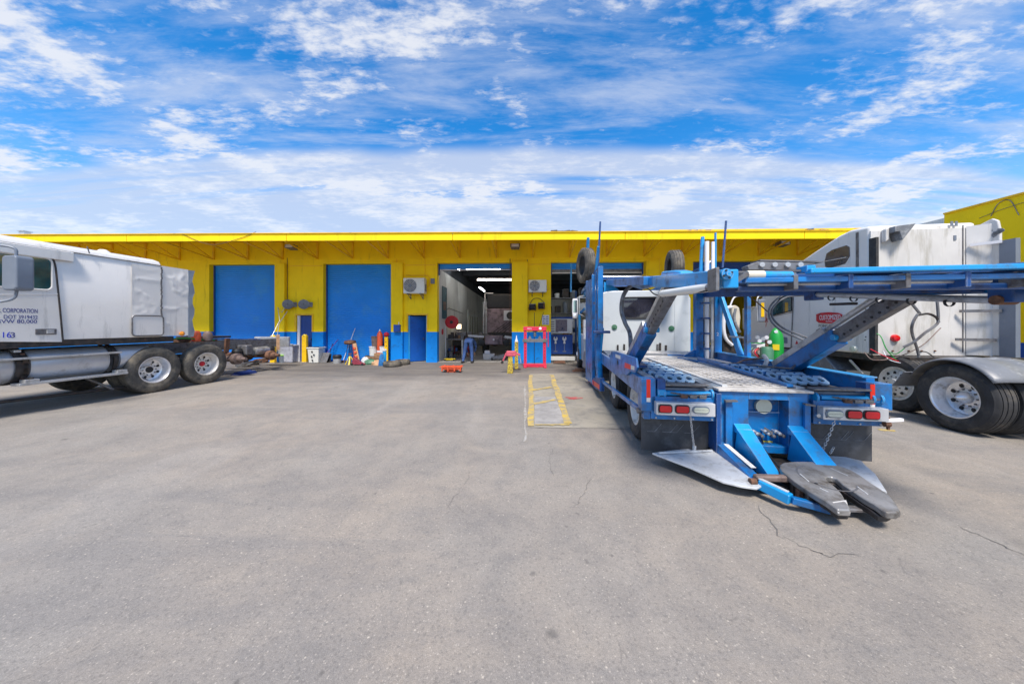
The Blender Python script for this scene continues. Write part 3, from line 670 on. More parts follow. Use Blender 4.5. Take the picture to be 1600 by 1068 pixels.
# ============================================================ WHEELS
def tyre_profile(R, w, rr):
    h = w / 2; g = []
    grooves = [-.62, -.22, .22, .62]
    side = [(rr, -h * .70), (rr + .012, -h * .86), (rr + (R - rr) * .35, -h * .99), (rr + (R - rr) * .42, -h * 1.01), (rr + (R - rr) * .46, -h), (rr + (R - rr) * .78, -h * .97), (R - .035, -h * .90), (R - .012, -h * .82)]
    tread = []
    for q in grooves:
        tread += [(R, (q - .09) * h), (R, (q - .05) * h), (R - .013, (q - .035) * h), (R - .013, (q + .035) * h), (R, (q + .05) * h), (R, (q + .09) * h)]
    return side + tread + [(r, -t) for r, t in side[::-1]]
def make_wheel(parent, loc, R=.53, w=.28, rr=.30, kind='dish', tm='rubber', rm='chrome', yaw=0, name='wheel', hub=None):
    """axle along local x; the face that shows looks to -x"""
    wh = empty(name, loc, yaw, parent)
    MB().lathe(tyre_profile(R, w, rr), ax='x', n=56, closed=False).build('tyre', M[tm], wh)
    h = w / 2
    if kind == 'dish':     # outer wheel of a pair: deep barrel, disc far inside
        prof = [(rr + .006, -h * .72), (rr + .012, -h * .86), (rr - .004, -h * .86), (rr - .02, -h * .70), (rr - .028, -h * .3), (rr - .05, -h * .1), (rr - .055, h * .30), (rr - .09, h * .48), (rr * .48, h * .50), (rr * .42, h * .40), (rr * .30, h * .36), (.0, h * .36)]
        dp = h * .485; hr = rr * .62
    else:                  # steer style: disc bulges outward
        prof = [(rr + .006, -h * .72), (rr + .012, -h * .86), (rr - .004, -h * .86), (rr - .03, -h * .62), (rr - .05, -h * .55), (rr - .065, -h * .78), (rr * .55, -h * .95), (rr * .46, -h * .98), (rr * .42, -h * 1.02), (rr * .30, -h * 1.02), (rr * .28, -h * 1.25), (0, -h * 1.3)]
        dp = -h * .885; hr = rr * .655
    rim = MB().lathe(prof, ax='x', n=48).build('rim', M[rm], wh)
    n = 10 if kind != 'dish' else 8
    hm = None
    hh = []
    for k in range(n):
        a = 2 * PI * (k + .5) / n; c = (dp - .004, hr * math.cos(a), hr * math.sin(a))
        if hm is None:
            hm = MB().add([(0, .036 * math.cos(q * PI / 8) * .8, .036 * math.sin(q * PI / 8)) for q in range(16)], [tuple(range(16))]).build('hand_hole', M['black'], wh, smooth=False); o = hm
        else:
            o = hm.copy(); COL.objects.link(o); o.parent = wh
        o.location = c; o.rotation_euler = (a - PI / 2, 0, 0)
    nm = None
    for k in range(10):
        a = 2 * PI * k / 10; c = (dp - .012, rr * .42 * math.cos(a), rr * .42 * math.sin(a))
        if nm is None: nm = MB().cyl((-.014, 0, 0), (.014, 0, 0), .014, n=6).build('lug_nut', M['steel'], wh); o = nm
        else: o = nm.copy(); COL.objects.link(o); o.parent = wh
        o.location = c
    if hub == 'cone': MB().lathe([(rr * .30, h * .36), (rr * .29, h * .1), (rr * .24, -h * .1), (.012, -h * .62), (0, -h * .62)], ax='x', n=24).build('hub_cap', M['chrome'], wh)
    elif hub == 'red': MB().lathe([(rr * .22, h * .36), (rr * .21, h * .15), (rr * .14, h * .05), (0, h * .05)], ax='x', n=20).build('hub', M['red'], wh)
    elif hub == 'steel': MB().lathe([(rr * .27, h * .36), (rr * .26, -h * .05), (rr * .16, -h * .2), (0, -h * .2)], ax='x', n=20).build('hub', M['steel'], wh)
    elif kind == 'dish': MB().lathe([(rr * .25, h * .36), (rr * .24, h * .30), (0, h * .30)], ax='x', n=20).build('hub', M['black'], wh)
    return wh

# ============================================================ LEFT WHITE TRUCK (local x: a, y: b away from the camera)
lt = thing('white_sleeper_truck', LF, 'white sleeper truck at the left edge with dented sleeper side and blue door lettering', 'truck')
A0 = -.01
def lp(px, py, a=A0): return LF.a(px, py, a)
prof = [(0, 1.33), (0, 3.06), (-.05, 3.14), (-.22, 3.20), (-1.2, 3.26), (-2.18, 3.20), (-2.35, 3.14), (-2.40, 3.06), (-2.40, 1.33)]
MB().prism([(a + A0, .10, z) for a, z in prof], (0, -3.9, 0)).build('cab_body', M['white'], lt, bevel=.01)
# seam under the roof
MB().tube([(A0 + .006, .10, 3.05), (A0 + .006, -3.8, 3.05)], .009, 5).build('roof_seam', M['steel'], lt)
MB().box(A0 + .002, A0 + .05, -3.8, lp(113, 390)[1], 2.86, 3.045).build('roof_side_trim', M['white'], lt, bevel=.012)
MB().tube([lp(136, 385, A0 + .02), lp(140, 396, A0 + .02)], .01, 5).build('roof_crack', M['steel'], lt)
MB().lathe([(0, .09), (.05, .085), (.09, .05), (.11, 0)], (-.5, -.6, 3.2), 'z', 20).build('roof_dome', M['paper'], lt)
# crumpled rear panels
from mathutils import noise as mn
def crumple(b0, b1, z0, z1, amp, seed, nx=44, nz=60):
    mb = MB(); vs = []
    for i in range(nx + 1):
        for j in range(nz + 1):
            u, v = i / nx, j / nz; y = b0 + (b1 - b0) * u; z = z0 + (z1 - z0) * v
            w1 = mn.noise(Vector((y * 1.1, z * .9, seed))) ; w2 = mn.noise(Vector((y * 2.3 + z * 1.6, z * 2.6 - y * .8, seed + 4.2))); w3 = mn.noise(Vector((y * 5 - z * 3, z * 6.5, seed + 9)))
            d = w1 * .8 + (.5 - abs(w2) * 2.2) * .55 + (.4 - abs(w3) * 2) * .22
            e = min(1, 5 * min(v, 1 - v)) * min(1, 5 * u + (.6 if b0 > 0 else 0))
            vs.append((A0 + .014 + amp * max(-.1, d) * e, y, z))
    fs = [(i * (nz + 1) + j, (i + 1) * (nz + 1) + j, (i + 1) * (nz + 1) + j + 1, i * (nz + 1) + j + 1) for i in range(nx) for j in range(nz)]
    return mb.add(vs, fs)
b210, b253, b290, b303 = lp(205, 450)[1], lp(251, 450)[1], lp(293, 450)[1], lp(303, 450)[1]
crumple(b210, b253, 1.36, 3.0, .022, 5).build('dented_side_panel', M['white'], lt, angle=40)
p = crumple(b253 + .01, b290, 1.34, 3.05, .038, 9).build('dented_side_extender', M['white'], lt, angle=40)
MB().box(A0 - .06, A0 + .002, b253 - .1, b290, 1.34, 3.04).box(-2.4, -2.34, b253 - .1, b290, 1.34, 3.04).build('extender_backing', M['white'], lt)
mb = MB()
for k in range(12):
    z0 = 1.30 + k * 1.74 / 12; w0 = .10 + .03 * math.sin(k * 1.7); w1 = .10 + .03 * math.sin((k + 1) * 1.7)
    mb.hexa([(A0 - .04, b290, z0), (A0 + .03, b290, z0), (A0 + .05, b290 + w0, z0), (A0 - .02, b290 + w0, z0), (A0 - .04, b290, z0 + .145), (A0 + .03, b290, z0 + .145), (A0 + .05, b290 + w1, z0 + .145), (A0 - .02, b290 + w1, z0 + .145)])
mb.build('torn_rubber_edge', M['grey'], lt)
sm_ = MB()
for k in range(34): 
    j = random.uniform(-.008, .008); sm_.box(A0 + .02, A0 + .035, b253 - .012 + j, b253 + .012 + j, 1.38 + k * .048, 1.38 + k * .048 + .045)
sm_.build('torn_seam', M['steel'], lt)
# storage door
def frame_loop(pts, r, name, m, par, n=6): return MB().tube([*pts, pts[0], pts[1]], r, n, cap=False).build(name, M[m], par)
c = lp(228, 508); o3 = lp(202, 508); w_ = lp(253, 508)[1] - lp(204, 508)[1]; h_ = lp(228, 493)[2] - lp(228, 524)[2]
cy, cz = (lp(253, 508)[1] + lp(204, 508)[1]) / 2, (lp(228, 493)[2] + lp(228, 524)[2]) / 2
rr_ = rrect(w_, h_, .07)
sd = MB().prism([(A0 + .02, cy + x, cz + y) for x, y in rr_], (.022, 0, 0)).build('storage_door', M['white'], lt, bevel=.004)
frame_loop([(A0 + .042, cy + x, cz + y) for x, y in rr_], .016, 'door_seal', 'steel', sd)
# door: outline seam, belt line, window, handle
seam = [lp(x, y, A0 + .012) for x, y in ((-70, 371), (0, 381), (35, 386), (62, 391), (76, 398), (85, 411), (89, 440), (94, 490), (98, 534))]
dr = MB().prism([(A0 + .001, b, z) for a, b, z in seam] + [(A0 + .001, lp(-70, 530)[1], 1.35)], (.014, 0, 0)).build('cab_door', M['white'], lt, bevel=.005)
MB().tube(smooth_path([(a + .004, b, z) for a, b, z in seam]), .014, 6).build('door_seal', M['dark'], dr)
MB().tube([lp(-60, 461, A0 + .016), lp(90, 459, A0 + .016)], .008, 5).build('belt_crease', M['white'], dr)
wb0, wb1 = lp(-55, 430)[1], lp(80, 430)[1]; wz0, wz1 = lp(60, 452)[2], lp(60, 402)[2]
wo = [(x + (wb0 + wb1) / 2, y + (wz0 + wz1) / 2) for x, y in rrect(wb1 - wb0, wz1 - wz0, .08)]
win = MB().prism([(A0 + .012, b, z) for b, z in wo], (.008, 0, 0)).build('window', M['glassteal'], dr)
frame_loop([(A0 + .021, b, z) for b, z in wo], .014, 'window_frame', 'white', win)
hb = lp(70, 518)[1]; hz = lp(70, 518)[2]
hd = MB().box(A0 + .014, A0 + .03, hb - .12, hb + .13, hz - .055, hz + .055).build('handle', M['steel'], dr, bevel=.01)
MB().box(A0 + .03, A0 + .05, hb + .0, hb + .09, hz - .035, hz + .035).build('handle_grip', M['alu'], hd, bevel=.006)
def side_text(s, px, py, px1, py1, m, name='door_lettering', sxy=1.0):
    p0 = lp(px, py); h = abs(lp(px, py)[2] - lp(px, py1)[2]); w = lp(px1, py)[1] - p0[1]
    o = tmesh(s, h * 1.42, m, (A0 + .0165, p0[1], (lp(px, py)[2] + lp(px, py1)[2]) / 2), (PI / 2, 0, PI / 2), lt, name)
    o.scale = (w / max(o.dimensions.x, .01), 1, 1)
    return o
side_text('EL CORPORATION', -8, 481, 57, 488, M['text'])
side_text('DOT 3919432', 4, 492, 57, 498, M['text'])
side_text('GVW 80,000', -9, 499, 56, 505, M['text'])
side_text('16', 0, 519, 13, 528, M['textblue'], 'unit_number')
side_text('3', 14, 519.5, 21, 528, M['text'], 'unit_number')
# rocker
MB().box(-2.38, A0 - .005, -3.7, b290 - .3, 1.20, 1.328).build('rocker_panel', M['dark'], lt)
# mirror
mpt = LF.a(27, 427, .50)
mi = MB().prism([(x + .50, mpt[1] - .09, mpt[2] + y) for x, y in rrect(.30, .58, .06)], (0, .20, 0)).build('side_mirror', M['grey'], lt, bevel=.03, seg=3)
MB().tube(smooth_path([(0, mpt[1] - .3, mpt[2] + .44), (.2, mpt[1] - .2, mpt[2] + .45), (.45, mpt[1] - .02, mpt[2] + .43), (.48, mpt[1], mpt[2] + .27)]), .02, 8).build('mirror_arm', M['grey'], lt)
MB().tube(smooth_path([(0, mpt[1] - .35, mpt[2] - .52), (.25, mpt[1] - .25, mpt[2] - .52), (.46, mpt[1] - .04, mpt[2] - .44), (.5, mpt[1], mpt[2] - .27)]), .02, 8).build('mirror_arm', M['grey'], lt)
# fuel tanks, straps, step planks
def tank(b0, b1, a=-.36, z=.86, r=.315):
    return MB().lathe([(0, b0), (r * .8, b0), (r * .96, b0 + .03), (r, b0 + .08), (r, b1 - .08), (r * .96, b1 - .03), (r * .8, b1), (0, b1)], (a, 0, z), 'y', 36).build('fuel_tank', M['tank'], lt)
tb = [lp(x, 570)[1] for x in (34, 48, 178, 187, 205)]
tank(-3.7, tb[0] - .0); tank(tb[1], tb[2]); tank(tb[2] + .12, tb[2] + .75, r=.30)
for b in (tb[0] + .01, tb[1] - .07, tb[2] + .02, (tb[1] - .15)):
    MB().lathe([(.325, b), (.335, b), (.335, b + .07), (.325, b + .07)], (-.36, 0, .86), 'y', 32, True).build('tank_strap', M['dark'], lt)
MB().box(-.4, -.1, tb[0] + .03, tb[1] - .02, .62, 1.1).build('tank_bracket', M['rust'], lt)
MB().box(-.16, .05, -3.7, lp(188, 551)[1], .995, 1.03).build('upper_step', M['alu'], lt, bevel=.006)
MB().box(-.14, .07, lp(25, 600)[1], lp(196, 583)[1], .53, .575).build('lower_step', M['alu'], lt, bevel=.006)
for b in (tb[0] + .05, tb[2] + .06):
    MB().bar((.0, b, .55), (-.02, b + .04, .66), .1, .02).bar((-.1, b, .66), (-.05, b, 1.0), .05, .05).build('step_bracket', M['dark'], lt)
    MB().box(-.08, .06, b - .05, b + .12, .575, .63).build('step_clip', M['alu'], lt, bevel=.01)
MB().box(-.3, -.1, lp(28, 548)[1], lp(40, 548)[1], 1.12, 1.17).build('tank_cap_box', M['alu'], lt, bevel=.01)
# chassis behind and under the cab
MB().box(-.95, -.87, -3.5, 4.3, .82, 1.10).build('frame_rail', M['steel'], lt); MB().box(-1.85, -1.77, -3.5, 4.3, .82, 1.10).build('frame_rail', M['steel'], lt)
for b in (-2.2, -.9, .6, 1.7, 2.8, 3.6, 4.2): MB().box(-1.77, -.95, b, b + .08, .85, 1.05).build('cross_member', M['dark'], lt)
MB().cyl((-1.36, -3, .75), (-1.36, 2.8, .70), .06, n=10).build('drive_shaft', M['dark'], lt)
fwp = []
for k in range(24):
    a = PI + PI * k / 23; fwp.append((-1.36 + .45 * math.cos(a), 1.9 + .40 * math.sin(a)))
fwp += [(-.93, 2.3), (-1.12, 2.75), (-1.28, 2.75), (-1.33, 2.1), (-1.39, 2.1), (-1.44, 2.75), (-1.60, 2.75), (-1.79, 2.3)]
MB().prism([(x, y, 1.22 + (y - 1.5) * -.02) for x, y in fwp], (0, 0, .06)).build('coupling_plate', M['dark'], lt, bevel=.01)
MB().box(-1.75, -.97, 1.6, 2.2, 1.10, 1.22).build('coupling_base', M['rust'], lt)
# bare axle ends and suspension, wheels taken off
for i, b in enumerate((2.25, 3.45)):
    ax = MB().lathe([(0, -2.5), (.09, -2.5), (.09, -.45), (.17, -.42), (.17, -.28), (.11, -.26), (.09, -.16), (.055, -.14), (.05, -.02), (0, -.02)], (0, b, .55), 'x', 20).build('bare_axle', M['copper'] if i == 0 else M['rust'], lt)
    MB().lathe([(.0, -1.55), (.22, -1.5), (.27, -1.36), (.22, -1.2), (0, -1.15)], (0, b, .58), 'x', 20).build('differential', M['dark'], ax)
    MB().lathe([(.13, 0), (.15, .03), (.13, .09), (.15, .13), (.13, .19), (.12, .22), (0, .22)], (-.72, b + .35, .62), 'z', 18).build('air_bag', M['black'], lt)
    MB().bar((-.75, b - .5, .60), (-.75, b + .5, .50), .09, .05).build('suspension_arm', M['dark'], lt)
MB().tube(smooth_path([(-.6, 1.2, 1.15), (-.5, 1.7, 1.2), (-.7, 2.4, 1.16), (-.5, 3.2, 1.12)]), .02, 6).build('air_line', M['bluedark'], lt)
MB().tube(smooth_path([(-.5, .4, 1.22), (-.35, .8, 1.26), (-.45, 1.3, 1.2), (-.6, 1.8, 1.16)]), .018, 6).build('air_line', M['green'], lt)
MB().lathe([(0, 0), (.1, .01), (.11, .22), (.06, .3), (0, .3)], (-.45, 1.2, 1.15), 'z', 18).build('brake_chamber', M['orange'], lt)
MB().lathe([(0, 0), (.1, .01), (.11, .2), (.06, .28), (0, .28)], (-.45, 1.5, 1.15), 'z', 18).build('brake_chamber', M['copper'], lt)
MB().bar((-.55, 2.1, .75), (-.5, 2.1, 1.2), .12, .06).build('hanger', M['rust'], lt)
MB().bar((-.5, 3.9, .7), (-.45, 3.85, 1.25), .1, .05).build('hanger', M['wood'], lt)
MB().box(-.86, -.5, 2.7, 2.95, .62, .95).build('valve_block', M['steel'], lt, bevel=.04)
MB().lathe([(0, 0), (.13, 0), (.14, .5), (.11, .55), (0, .55)], (-.62, 3.05, .72), 'y', 20).build('air_tank', M['alu'], lt)
MB().box(-1.9, -.45, 4.3, 4.4, .78, 1.16).build('end_beam', M['alu'], lt, bevel=.02)
MB().lathe([(0, 0), (.05, .02), (.06, .05), (0, .08)], (A0 + .02, lp(281, 521)[1], lp(281, 521)[2]), 'x', 18).build('marker_light', M['amber'], lt)
MB().cyl((-.2, -2.6, .28), (-.2, -.2, .2), .03).build('pipe_on_floor', M['dark'], lt) 
for b in (-1.0, -.3): MB().cyl((-.25, b, .5), (-.15, b + .35, .2), .025).build('linkage', M['steel'], lt)
# front part of the cab outside the photograph
MB().hexa([(-2.2, -6.2, 1.0), (-.2, -6.2, 1.0), (A0, -3.8, 1.0), (-2.4, -3.8, 1.0), (-2.0, -6.1, 1.9), (-.4, -6.1, 1.9), (-.15, -3.8, 2.1), (-2.25, -3.8, 2.1)]).build('hood', M['white'], lt, bevel=.08)
make_wheel(lt, (-.22, -5.0, .53), yaw=180, kind='steer'); make_wheel(lt, (-2.2, -5.0, .53), kind='steer')
# rear wheels that show
make_wheel(lt, (-.14, .0, .54), R=.54, yaw=180, kind='dish', tm='rubberdirty', rm='chrome', name='wheel', hub=None)
make_wheel(lt, (-.46, .0, .54), R=.54, yaw=180, kind='dish', tm='rubberdirty')
make_wheel(lt, (-.14, 1.14, .54), R=.54, yaw=180, kind='dish', tm='rubberdirty', rm='rimwhite', hub='red')
make_wheel(lt, (-2.2, .0, .54), R=.54, kind='dish', tm='rubberdirty'); make_wheel(lt, (-2.2, 1.14, .54), R=.54, kind='dish', tm='rubberdirty')

# ============================================================ RIGHT WHITE TRUCK
rt = thing('white_tall_sleeper_truck', RF, 'tall white sleeper truck at the right with a red badge and grey quarter fender', 'truck')
AE = RF.b(1531, 400, .11)[0]; BE = RF.a(1562, 400, AE)[1]; BR = RF.a(1588, 400, AE)[1]
def rp(px, py, a=0.0): return RF.a(px, py, a)
bw = .15                                   # back wall of the sleeper
bB = rp(1222, 541)[1]                      # rear edge of the door
top = [rp(1250, 408), rp(1290, 380), rp(1332, 356), rp(1350, 350)]
side = [(0, bw, 1.03), (0, bw, 3.56)] + [(0, rp(1365, 346)[1] + .0, 3.56)] * 0
side += [(0, .55, 3.60), (0, rp(1310, 368)[1], rp(1310, 368)[2]), (0, rp(1272, 393)[1], rp(1272, 393)[2]), (0, rp(1245, 412)[1], rp(1245, 412)[2]), (0, rp(1205, 430)[1], 2.9), (0, rp(1197, 445)[1], 2.6), (0, rp(1170, 485)[1], 1.95), (0, rp(1165, 538)[1], 1.03)]
MB().prism(side, (AE - .005, 0, 0)).build('cab_body', M['white'], rt, bevel=.06, seg=3)
MB().box(-.012, .0, rp(1342, 400)[1], rp(1338, 400)[1], 2.2, 3.5).build('panel_seam', M['steel'], rt)
MB().box(.0, AE - .003, .12, .148, 1.03, 3.45).build('back_wall', M['whitelow'], rt)
MB().box(.02, 2.3, .1, 4.5, .92, 1.03).build('rocker_panel', M['dark'], rt)
# vent window high up
vw = [rp(x, y, -.012) for x, y in ((1288, 408), (1291, 396), (1300, 390), (1322, 383), (1327, 386), (1327, 400), (1320, 412), (1296, 419), (1289, 417))]
v = MB().prism(vw, (.02, 0, 0)).build('vent_window', M['glassgrey'], rt, bevel=.008)
MB().bar(rp(1290, 408, -.02), rp(1322, 402, -.02), .02, .02).build('vent_bar', M['alu'], v)
# door with window
dl = [rp(x, y, -.008) for x, y in ((1181, 490), (1192, 462), (1200, 446), (1236, 440), (1236, 543), (1180, 538))]
dd = MB().prism(dl, (.012, 0, 0)).build('cab_door', M['white'], rt, bevel=.01)
MB().tube([rp(1240, 438, -.012), rp(1239, 480, -.012), rp(1236, 543, -.012)], .012, 6).build('door_seal', M['steel'], dd)
wl = [rp(x, y, -.018) for x, y in ((1206, 493), (1209, 478), (1222, 463), (1237, 459), (1237, 485))]
wn = MB().prism(wl, (.012, 0, 0)).build('window', M['glassteal'], dd)
frame_loop([(-.022, b, z) for a, b, z in wl], .014, 'window_frame', 'black', wn)
hp = rp(1227, 530, -.012)
MB().box(-.03, -.008, hp[1] - .08, hp[1] + .08, hp[2] - .1, hp[2] + .06).build('handle', M['grey'], dd, bevel=.01)
MB().tube([rp(1196, 500, -.01), rp(1208, 494, -.01), rp(1237, 488, -.01)], .007, 5).build('belt_crease', M['steel'], dd)
# badge
def bp4(pts, a): return [rp(x, y, a) for x, y in pts]
bd = MB().prism(bp4([(1276, 491), (1283, 488.5), (1296, 487.5), (1310, 488.5), (1316, 491), (1315, 500), (1312, 504), (1296, 505), (1280, 504), (1276, 501)], -.010), (-.010, 0, 0)).build('badge', M['red'], rt)
c = rp(1296, 496, -.022)
w_ = rp(1278, 496)[1] - rp(1313, 496)[1]
o = tmesh('CUSTOMIZED', .155, M['paper'], (-.0225, c[1] + w_ * .47, c[2]), (PI / 2, 0, -PI / 2), bd); o.scale = (w_ * .93 / max(o.dimensions.x, .01), 1, 1)
c = rp(1296, 502, -.022); tmesh('TRUCKING', .035, M['paper'], (-.0225, c[1] + .1, c[2]), (PI / 2, 0, -PI / 2), bd)
c = rp(1297, 509, -.004); tmesh('POINT BLANK', .085, M['steel'], (-.0045, c[1] + .31, c[2]), (PI / 2, 0, -PI / 2), rt)
c = rp(1198, 500, -.010); tmesh('A', .20, M['red'], (-.011, c[1] + .08, c[2]), (PI / 2, 0, -PI / 2), rt, 'door_mark'); 
c = rp(1198, 511, -.010); tmesh('TRANSPORT', .075, M['red'], (-.011, c[1] + .02, c[2]), (PI / 2, R_(-90), -PI / 2), rt, 'door_mark')
c = rp(1245, 535, -.006); MB().prism([(-.004, c[1] - .05, c[2] - .04), (-.004, c[1] + .05, c[2] - .04), (-.004, c[1], c[2] + .06)], (-.004, 0, 0)).build('warning_sticker', M['red'], rt)
c = rp(1263, 537, -.006); MB().box(-.010, -.001, c[1] - .1, c[1] + .1, c[2] - .055, c[2] + .055).build('blue_sticker', M['bluelite'], rt)
# storage door, marker, dots
q = [rp(1275, 545, -.012), rp(1276, 516, -.012), rp(1281, 513, -.012), rp(1330, 513, -.012), rp(1338, 516, -.012)]
MB().tube(q, .012, 6).build('storage_door_seal', M['steel'], rt)
c = rp(1334, 545, -.01); MB().lathe([(0, -.05), (.06, -.04), (.075, 0), (0, 0)], (0, c[1], c[2]), 'x', 18).build('marker_light', M['clear'], rt)
for x, y in ((1355, 478), (1353, 526), (1353, 483), (1352, 531)):
    c = rp(x, y); MB().disc((-.004, c[1], c[2]), .012, 'x', 8, .006).build('rivet', M['dark'], rt)
# left side extender (rubber edge) and upper wing
MB().box(-.015, .03, .0, .14, 2.1, 3.30).build('rubber_edge', M['rubber'], rt); MB().box(-.01, .035, .02, .14, 1.05, 2.1).build('rubber_edge', M['rubber'], rt)
pb = lambda px, py, b=.11: RF.b(px, py, b)
# wedge bracket at top left of back wall
t0, t1, t2 = pb(1376, 357), pb(1395, 357), pb(1413, 354)
MB().prism([pb(x, y, .118) for x, y in ((1381, 358), (1413, 354), (1393, 379), (1388, 366), (1381, 367))], (0, -.2, 0)).build('wing_bracket', M['fender'], rt, bevel=.008)
MB().prism([pb(x, y, .118) for x, y in ((1376, 360), (1382, 357), (1382, 376), (1376, 380))], (0, -.1, 0)).build('wing_stub', M['whitelow'], rt, bevel=.02)
for px in (1487, 1494, 1492):
    c = pb(px, 349 if px != 1492 else 371, .115); MB().box(c[0] - .02, c[0] + .02, .108, .118, c[2] - .05, c[2] + .04).build('paint_chip', M['grey'], rt)
MB().box(pb(1505, 400)[0] - .006, pb(1505, 400)[0] + .006, .108, .12, 1.1, 3.5).build('panel_seam', M['steel'], rt)
# right side extender: white panel reaching toward the camera, rounded top, rubber edge
ex = [(.12, 1.05), (.12, 3.50), (BE * .3, 3.56), (BE * .8, 3.50), (BE, 3.30), (BE, 1.05)]
MB().prism([(AE, b, z) for b, z in ex], (.05, 0, 0)).build('side_extender', M['whitelow'], rt, bevel=.02)
MB().prism([(AE - .22, .108, 1.05), (AE, -.06, 1.05), (AE, .108, 1.05)], (0, 0, 2.42)).build('corner_fairing', M['whitelow'], rt)
MB().box(AE - .01, AE + .06, BR, BE - .003, 1.05, 3.12).build('rubber_edge', M['grey'], rt)
for py0, py1, x0, x1, mm in ((383, 377, 1516, 1566, 'paper'), (486, 485, 1499, 1565, 'steel'), (530, 531, 1493, 1556, 'steel')):
    p0 = RF.b(x0, py0, .06); 
    p1 = RF.a(x1, py1, AE - .02)
    MB().bar(p0, p1, .03, .05).build('grab_rail', M[mm], rt)
mb = MB(); c = RF.a(1550, 358, AE)
for k in range(7):
    cb, cz = c[1] + random.uniform(-.12, .12), c[2] + random.uniform(-.12, .1)
    mb.prism([(AE - .002, cb + random.uniform(.03, .09) * math.cos(q), cz + random.uniform(.02, .06) * math.sin(q)) for q in (0, 1, 2, 3, 4, 5)], (-.006, 0, 0))
mb.build('torn_patch', M['fender'], rt)
c = pb(1398, 528, .11); MB().lathe([(0, -.05), (.055, -.045), (.07, -.02), (.07, .01)], (c[0], .11, c[2]), 'y', 24).build('red_marker_light', M['redlens'], rt)
for px in (1370, 1395, 1420, 1440, 1461):
    c = pb(px, 548, .11); MB().disc((c[0], .11, c[2]), .015, 'y', 8, .02).build('bolt', M['rust'], rt)
# chassis and deck
MB().box(.55, .63, -2.9, 4.2, .62, .9).build('frame_rail', M['dark'], rt); MB().box(1.75, 1.83, -2.9, 4.2, .62, .9).build('frame_rail', M['dark'], rt)
MB().box(.3, 2.1, -.25, .1, .80, 1.02).build('cross_tray', M['dark'], rt)
MB().box(.02, .5, 1.2, 4.3, .55, .90).build('side_box', M['dark'], rt, bevel=.03)
MB().hexa([(0, .85, .62), (.5, .85, .62), (.5, 2.8, .62), (0, 2.8, .62), (0, 1.25, .96), (.5, 1.25, .96), (.5, 2.75, .98), (0, 2.75, .98)]).build('step_fairing', M['fender'], rt, bevel=.03)
MB().bar(rp(1328, 562, -.02), rp(1348, 584, -.02), .03, .03).build('fairing_trim', M['alu'], rt)
MB().box(.55, 1.8, -2.4, -1.2, .9, .96).build('coupling_plate', M['dark'], rt)
# wires between wall and chassis
def cable(pts, r, m, name, par, b=None): return MB().tube(smooth_path([pb(x, y, q) for x, y, q in pts]), r, 6).build(name, M[m], par)
cable([(1350, 550, .0), (1365, 562, -.1), (1400, 558, -.1), (1440, 540, -.05), (1470, 512, -.02)], .008, 'copper', 'pink_wire', rt)
cable([(1360, 545, .05), (1380, 555, -.1), (1410, 566, -.1), (1425, 565, -.1)], .008, 'red', 'red_wire', rt)
cable([(1366, 520, .05), (1376, 525, -.02), (1385, 545, -.1), (1400, 562, -.1)], .009, 'green', 'green_wire', rt)
cable([(1390, 550, .0), (1402, 552, -.1), (1422, 536, -.1)], .008, 'green', 'green_wire', rt)
cable([(1380, 548, .0), (1390, 562, -.1), (1420, 568, -.15), (1432, 560, -.15)], .008, 'paper', 'white_wire', rt)
cable([(1436, 549, .03), (1448, 550, -.1), (1462, 560, -.15)], .010, 'black', 'black_wire', rt)
cable([(1423, 472, -.3), (1438, 491, -.3), (1434, 491, -.3), (1426, 505, -.3), (1425, 520, -.25), (1433, 545, -.2), (1435, 560, -.2), (1425, 569, -.2)], .022, 'steel', 'hanging_hose', rt)
cable([(1464, 466, -.3), (1466, 498, -.3), (1462, 508, -.3), (1445, 520, -.3), (1428, 534, -.25), (1412, 542, -.2)], .022, 'steel', 'hanging_hose', rt)
cable([(1436, 492, -.3), (1450, 490, -.3), (1462, 495, -.3), (1467, 503, -.3)], .02, 'dark', 'hanging_hose', rt)
# wheels
make_wheel(rt, (.02, RF.a(1487, 622, -.12)[1], .51), R=.51, rr=.30, kind='dish', hub='cone', rm='chrome')
make_wheel(rt, (.36, RF.a(1487, 622, -.12)[1], .51), R=.51, rr=.30, kind='dish')
make_wheel(rt, (.40, RF.a(1487, 622, -.12)[1] + 1.22, .51), R=.51, rr=.30, kind='steer', rm='rimwhite')
make_wheel(rt, (2.3, RF.a(1487, 622, -.12)[1], .51), R=.51, kind='dish', yaw=180)
make_wheel(rt, (2.3, RF.a(1487, 622, -.12)[1] + 1.22, .51), R=.51, kind='dish', yaw=180)
bwh = RF.a(1487, 622, -.12)[1]
MB().cyl((.5, bwh, .51), (2.1, bwh, .51), .09).build('axle', M['dark'], rt); MB().cyl((.5, bwh + 1.22, .51), (2.1, bwh + 1.22, .51), .09).build('axle', M['dark'], rt)
# quarter fender over the rear wheel
ar = []
n = 18
for k in range(n + 1):
    a = R_(158 - 128 * k / n); ar.append((.60 * math.cos(a), .56 * math.sin(a)))
vs = []; fs = []; cols = (-.16, -.13, -.05, .12, .22, .26, .40, .46, .62)
for k, (y, z) in enumerate(ar):
    for j, x in enumerate(cols):
        dz = (-.055, -.01, .02, .03, .032, .0, .0, .03, .02)[j]
        s = 1 + dz; vs.append((x, bwh - .0 - y * s, .55 + z * s))
m_ = len(cols)
for k in range(n):
    for j in range(m_ - 1): fs.append((k * m_ + j, k * m_ + j + 1, (k + 1) * m_ + j + 1, (k + 1) * m_ + j))
fd = MB().add(vs, fs).build('quarter_fender', M['fender'], rt, angle=50); md = fd.modifiers.new('solid', 'SOLIDIFY'); md.thickness = .012
fl = MB().bar((.0, bwh + .55, .82), (-.02, bwh + .72, .55), .5, .012)
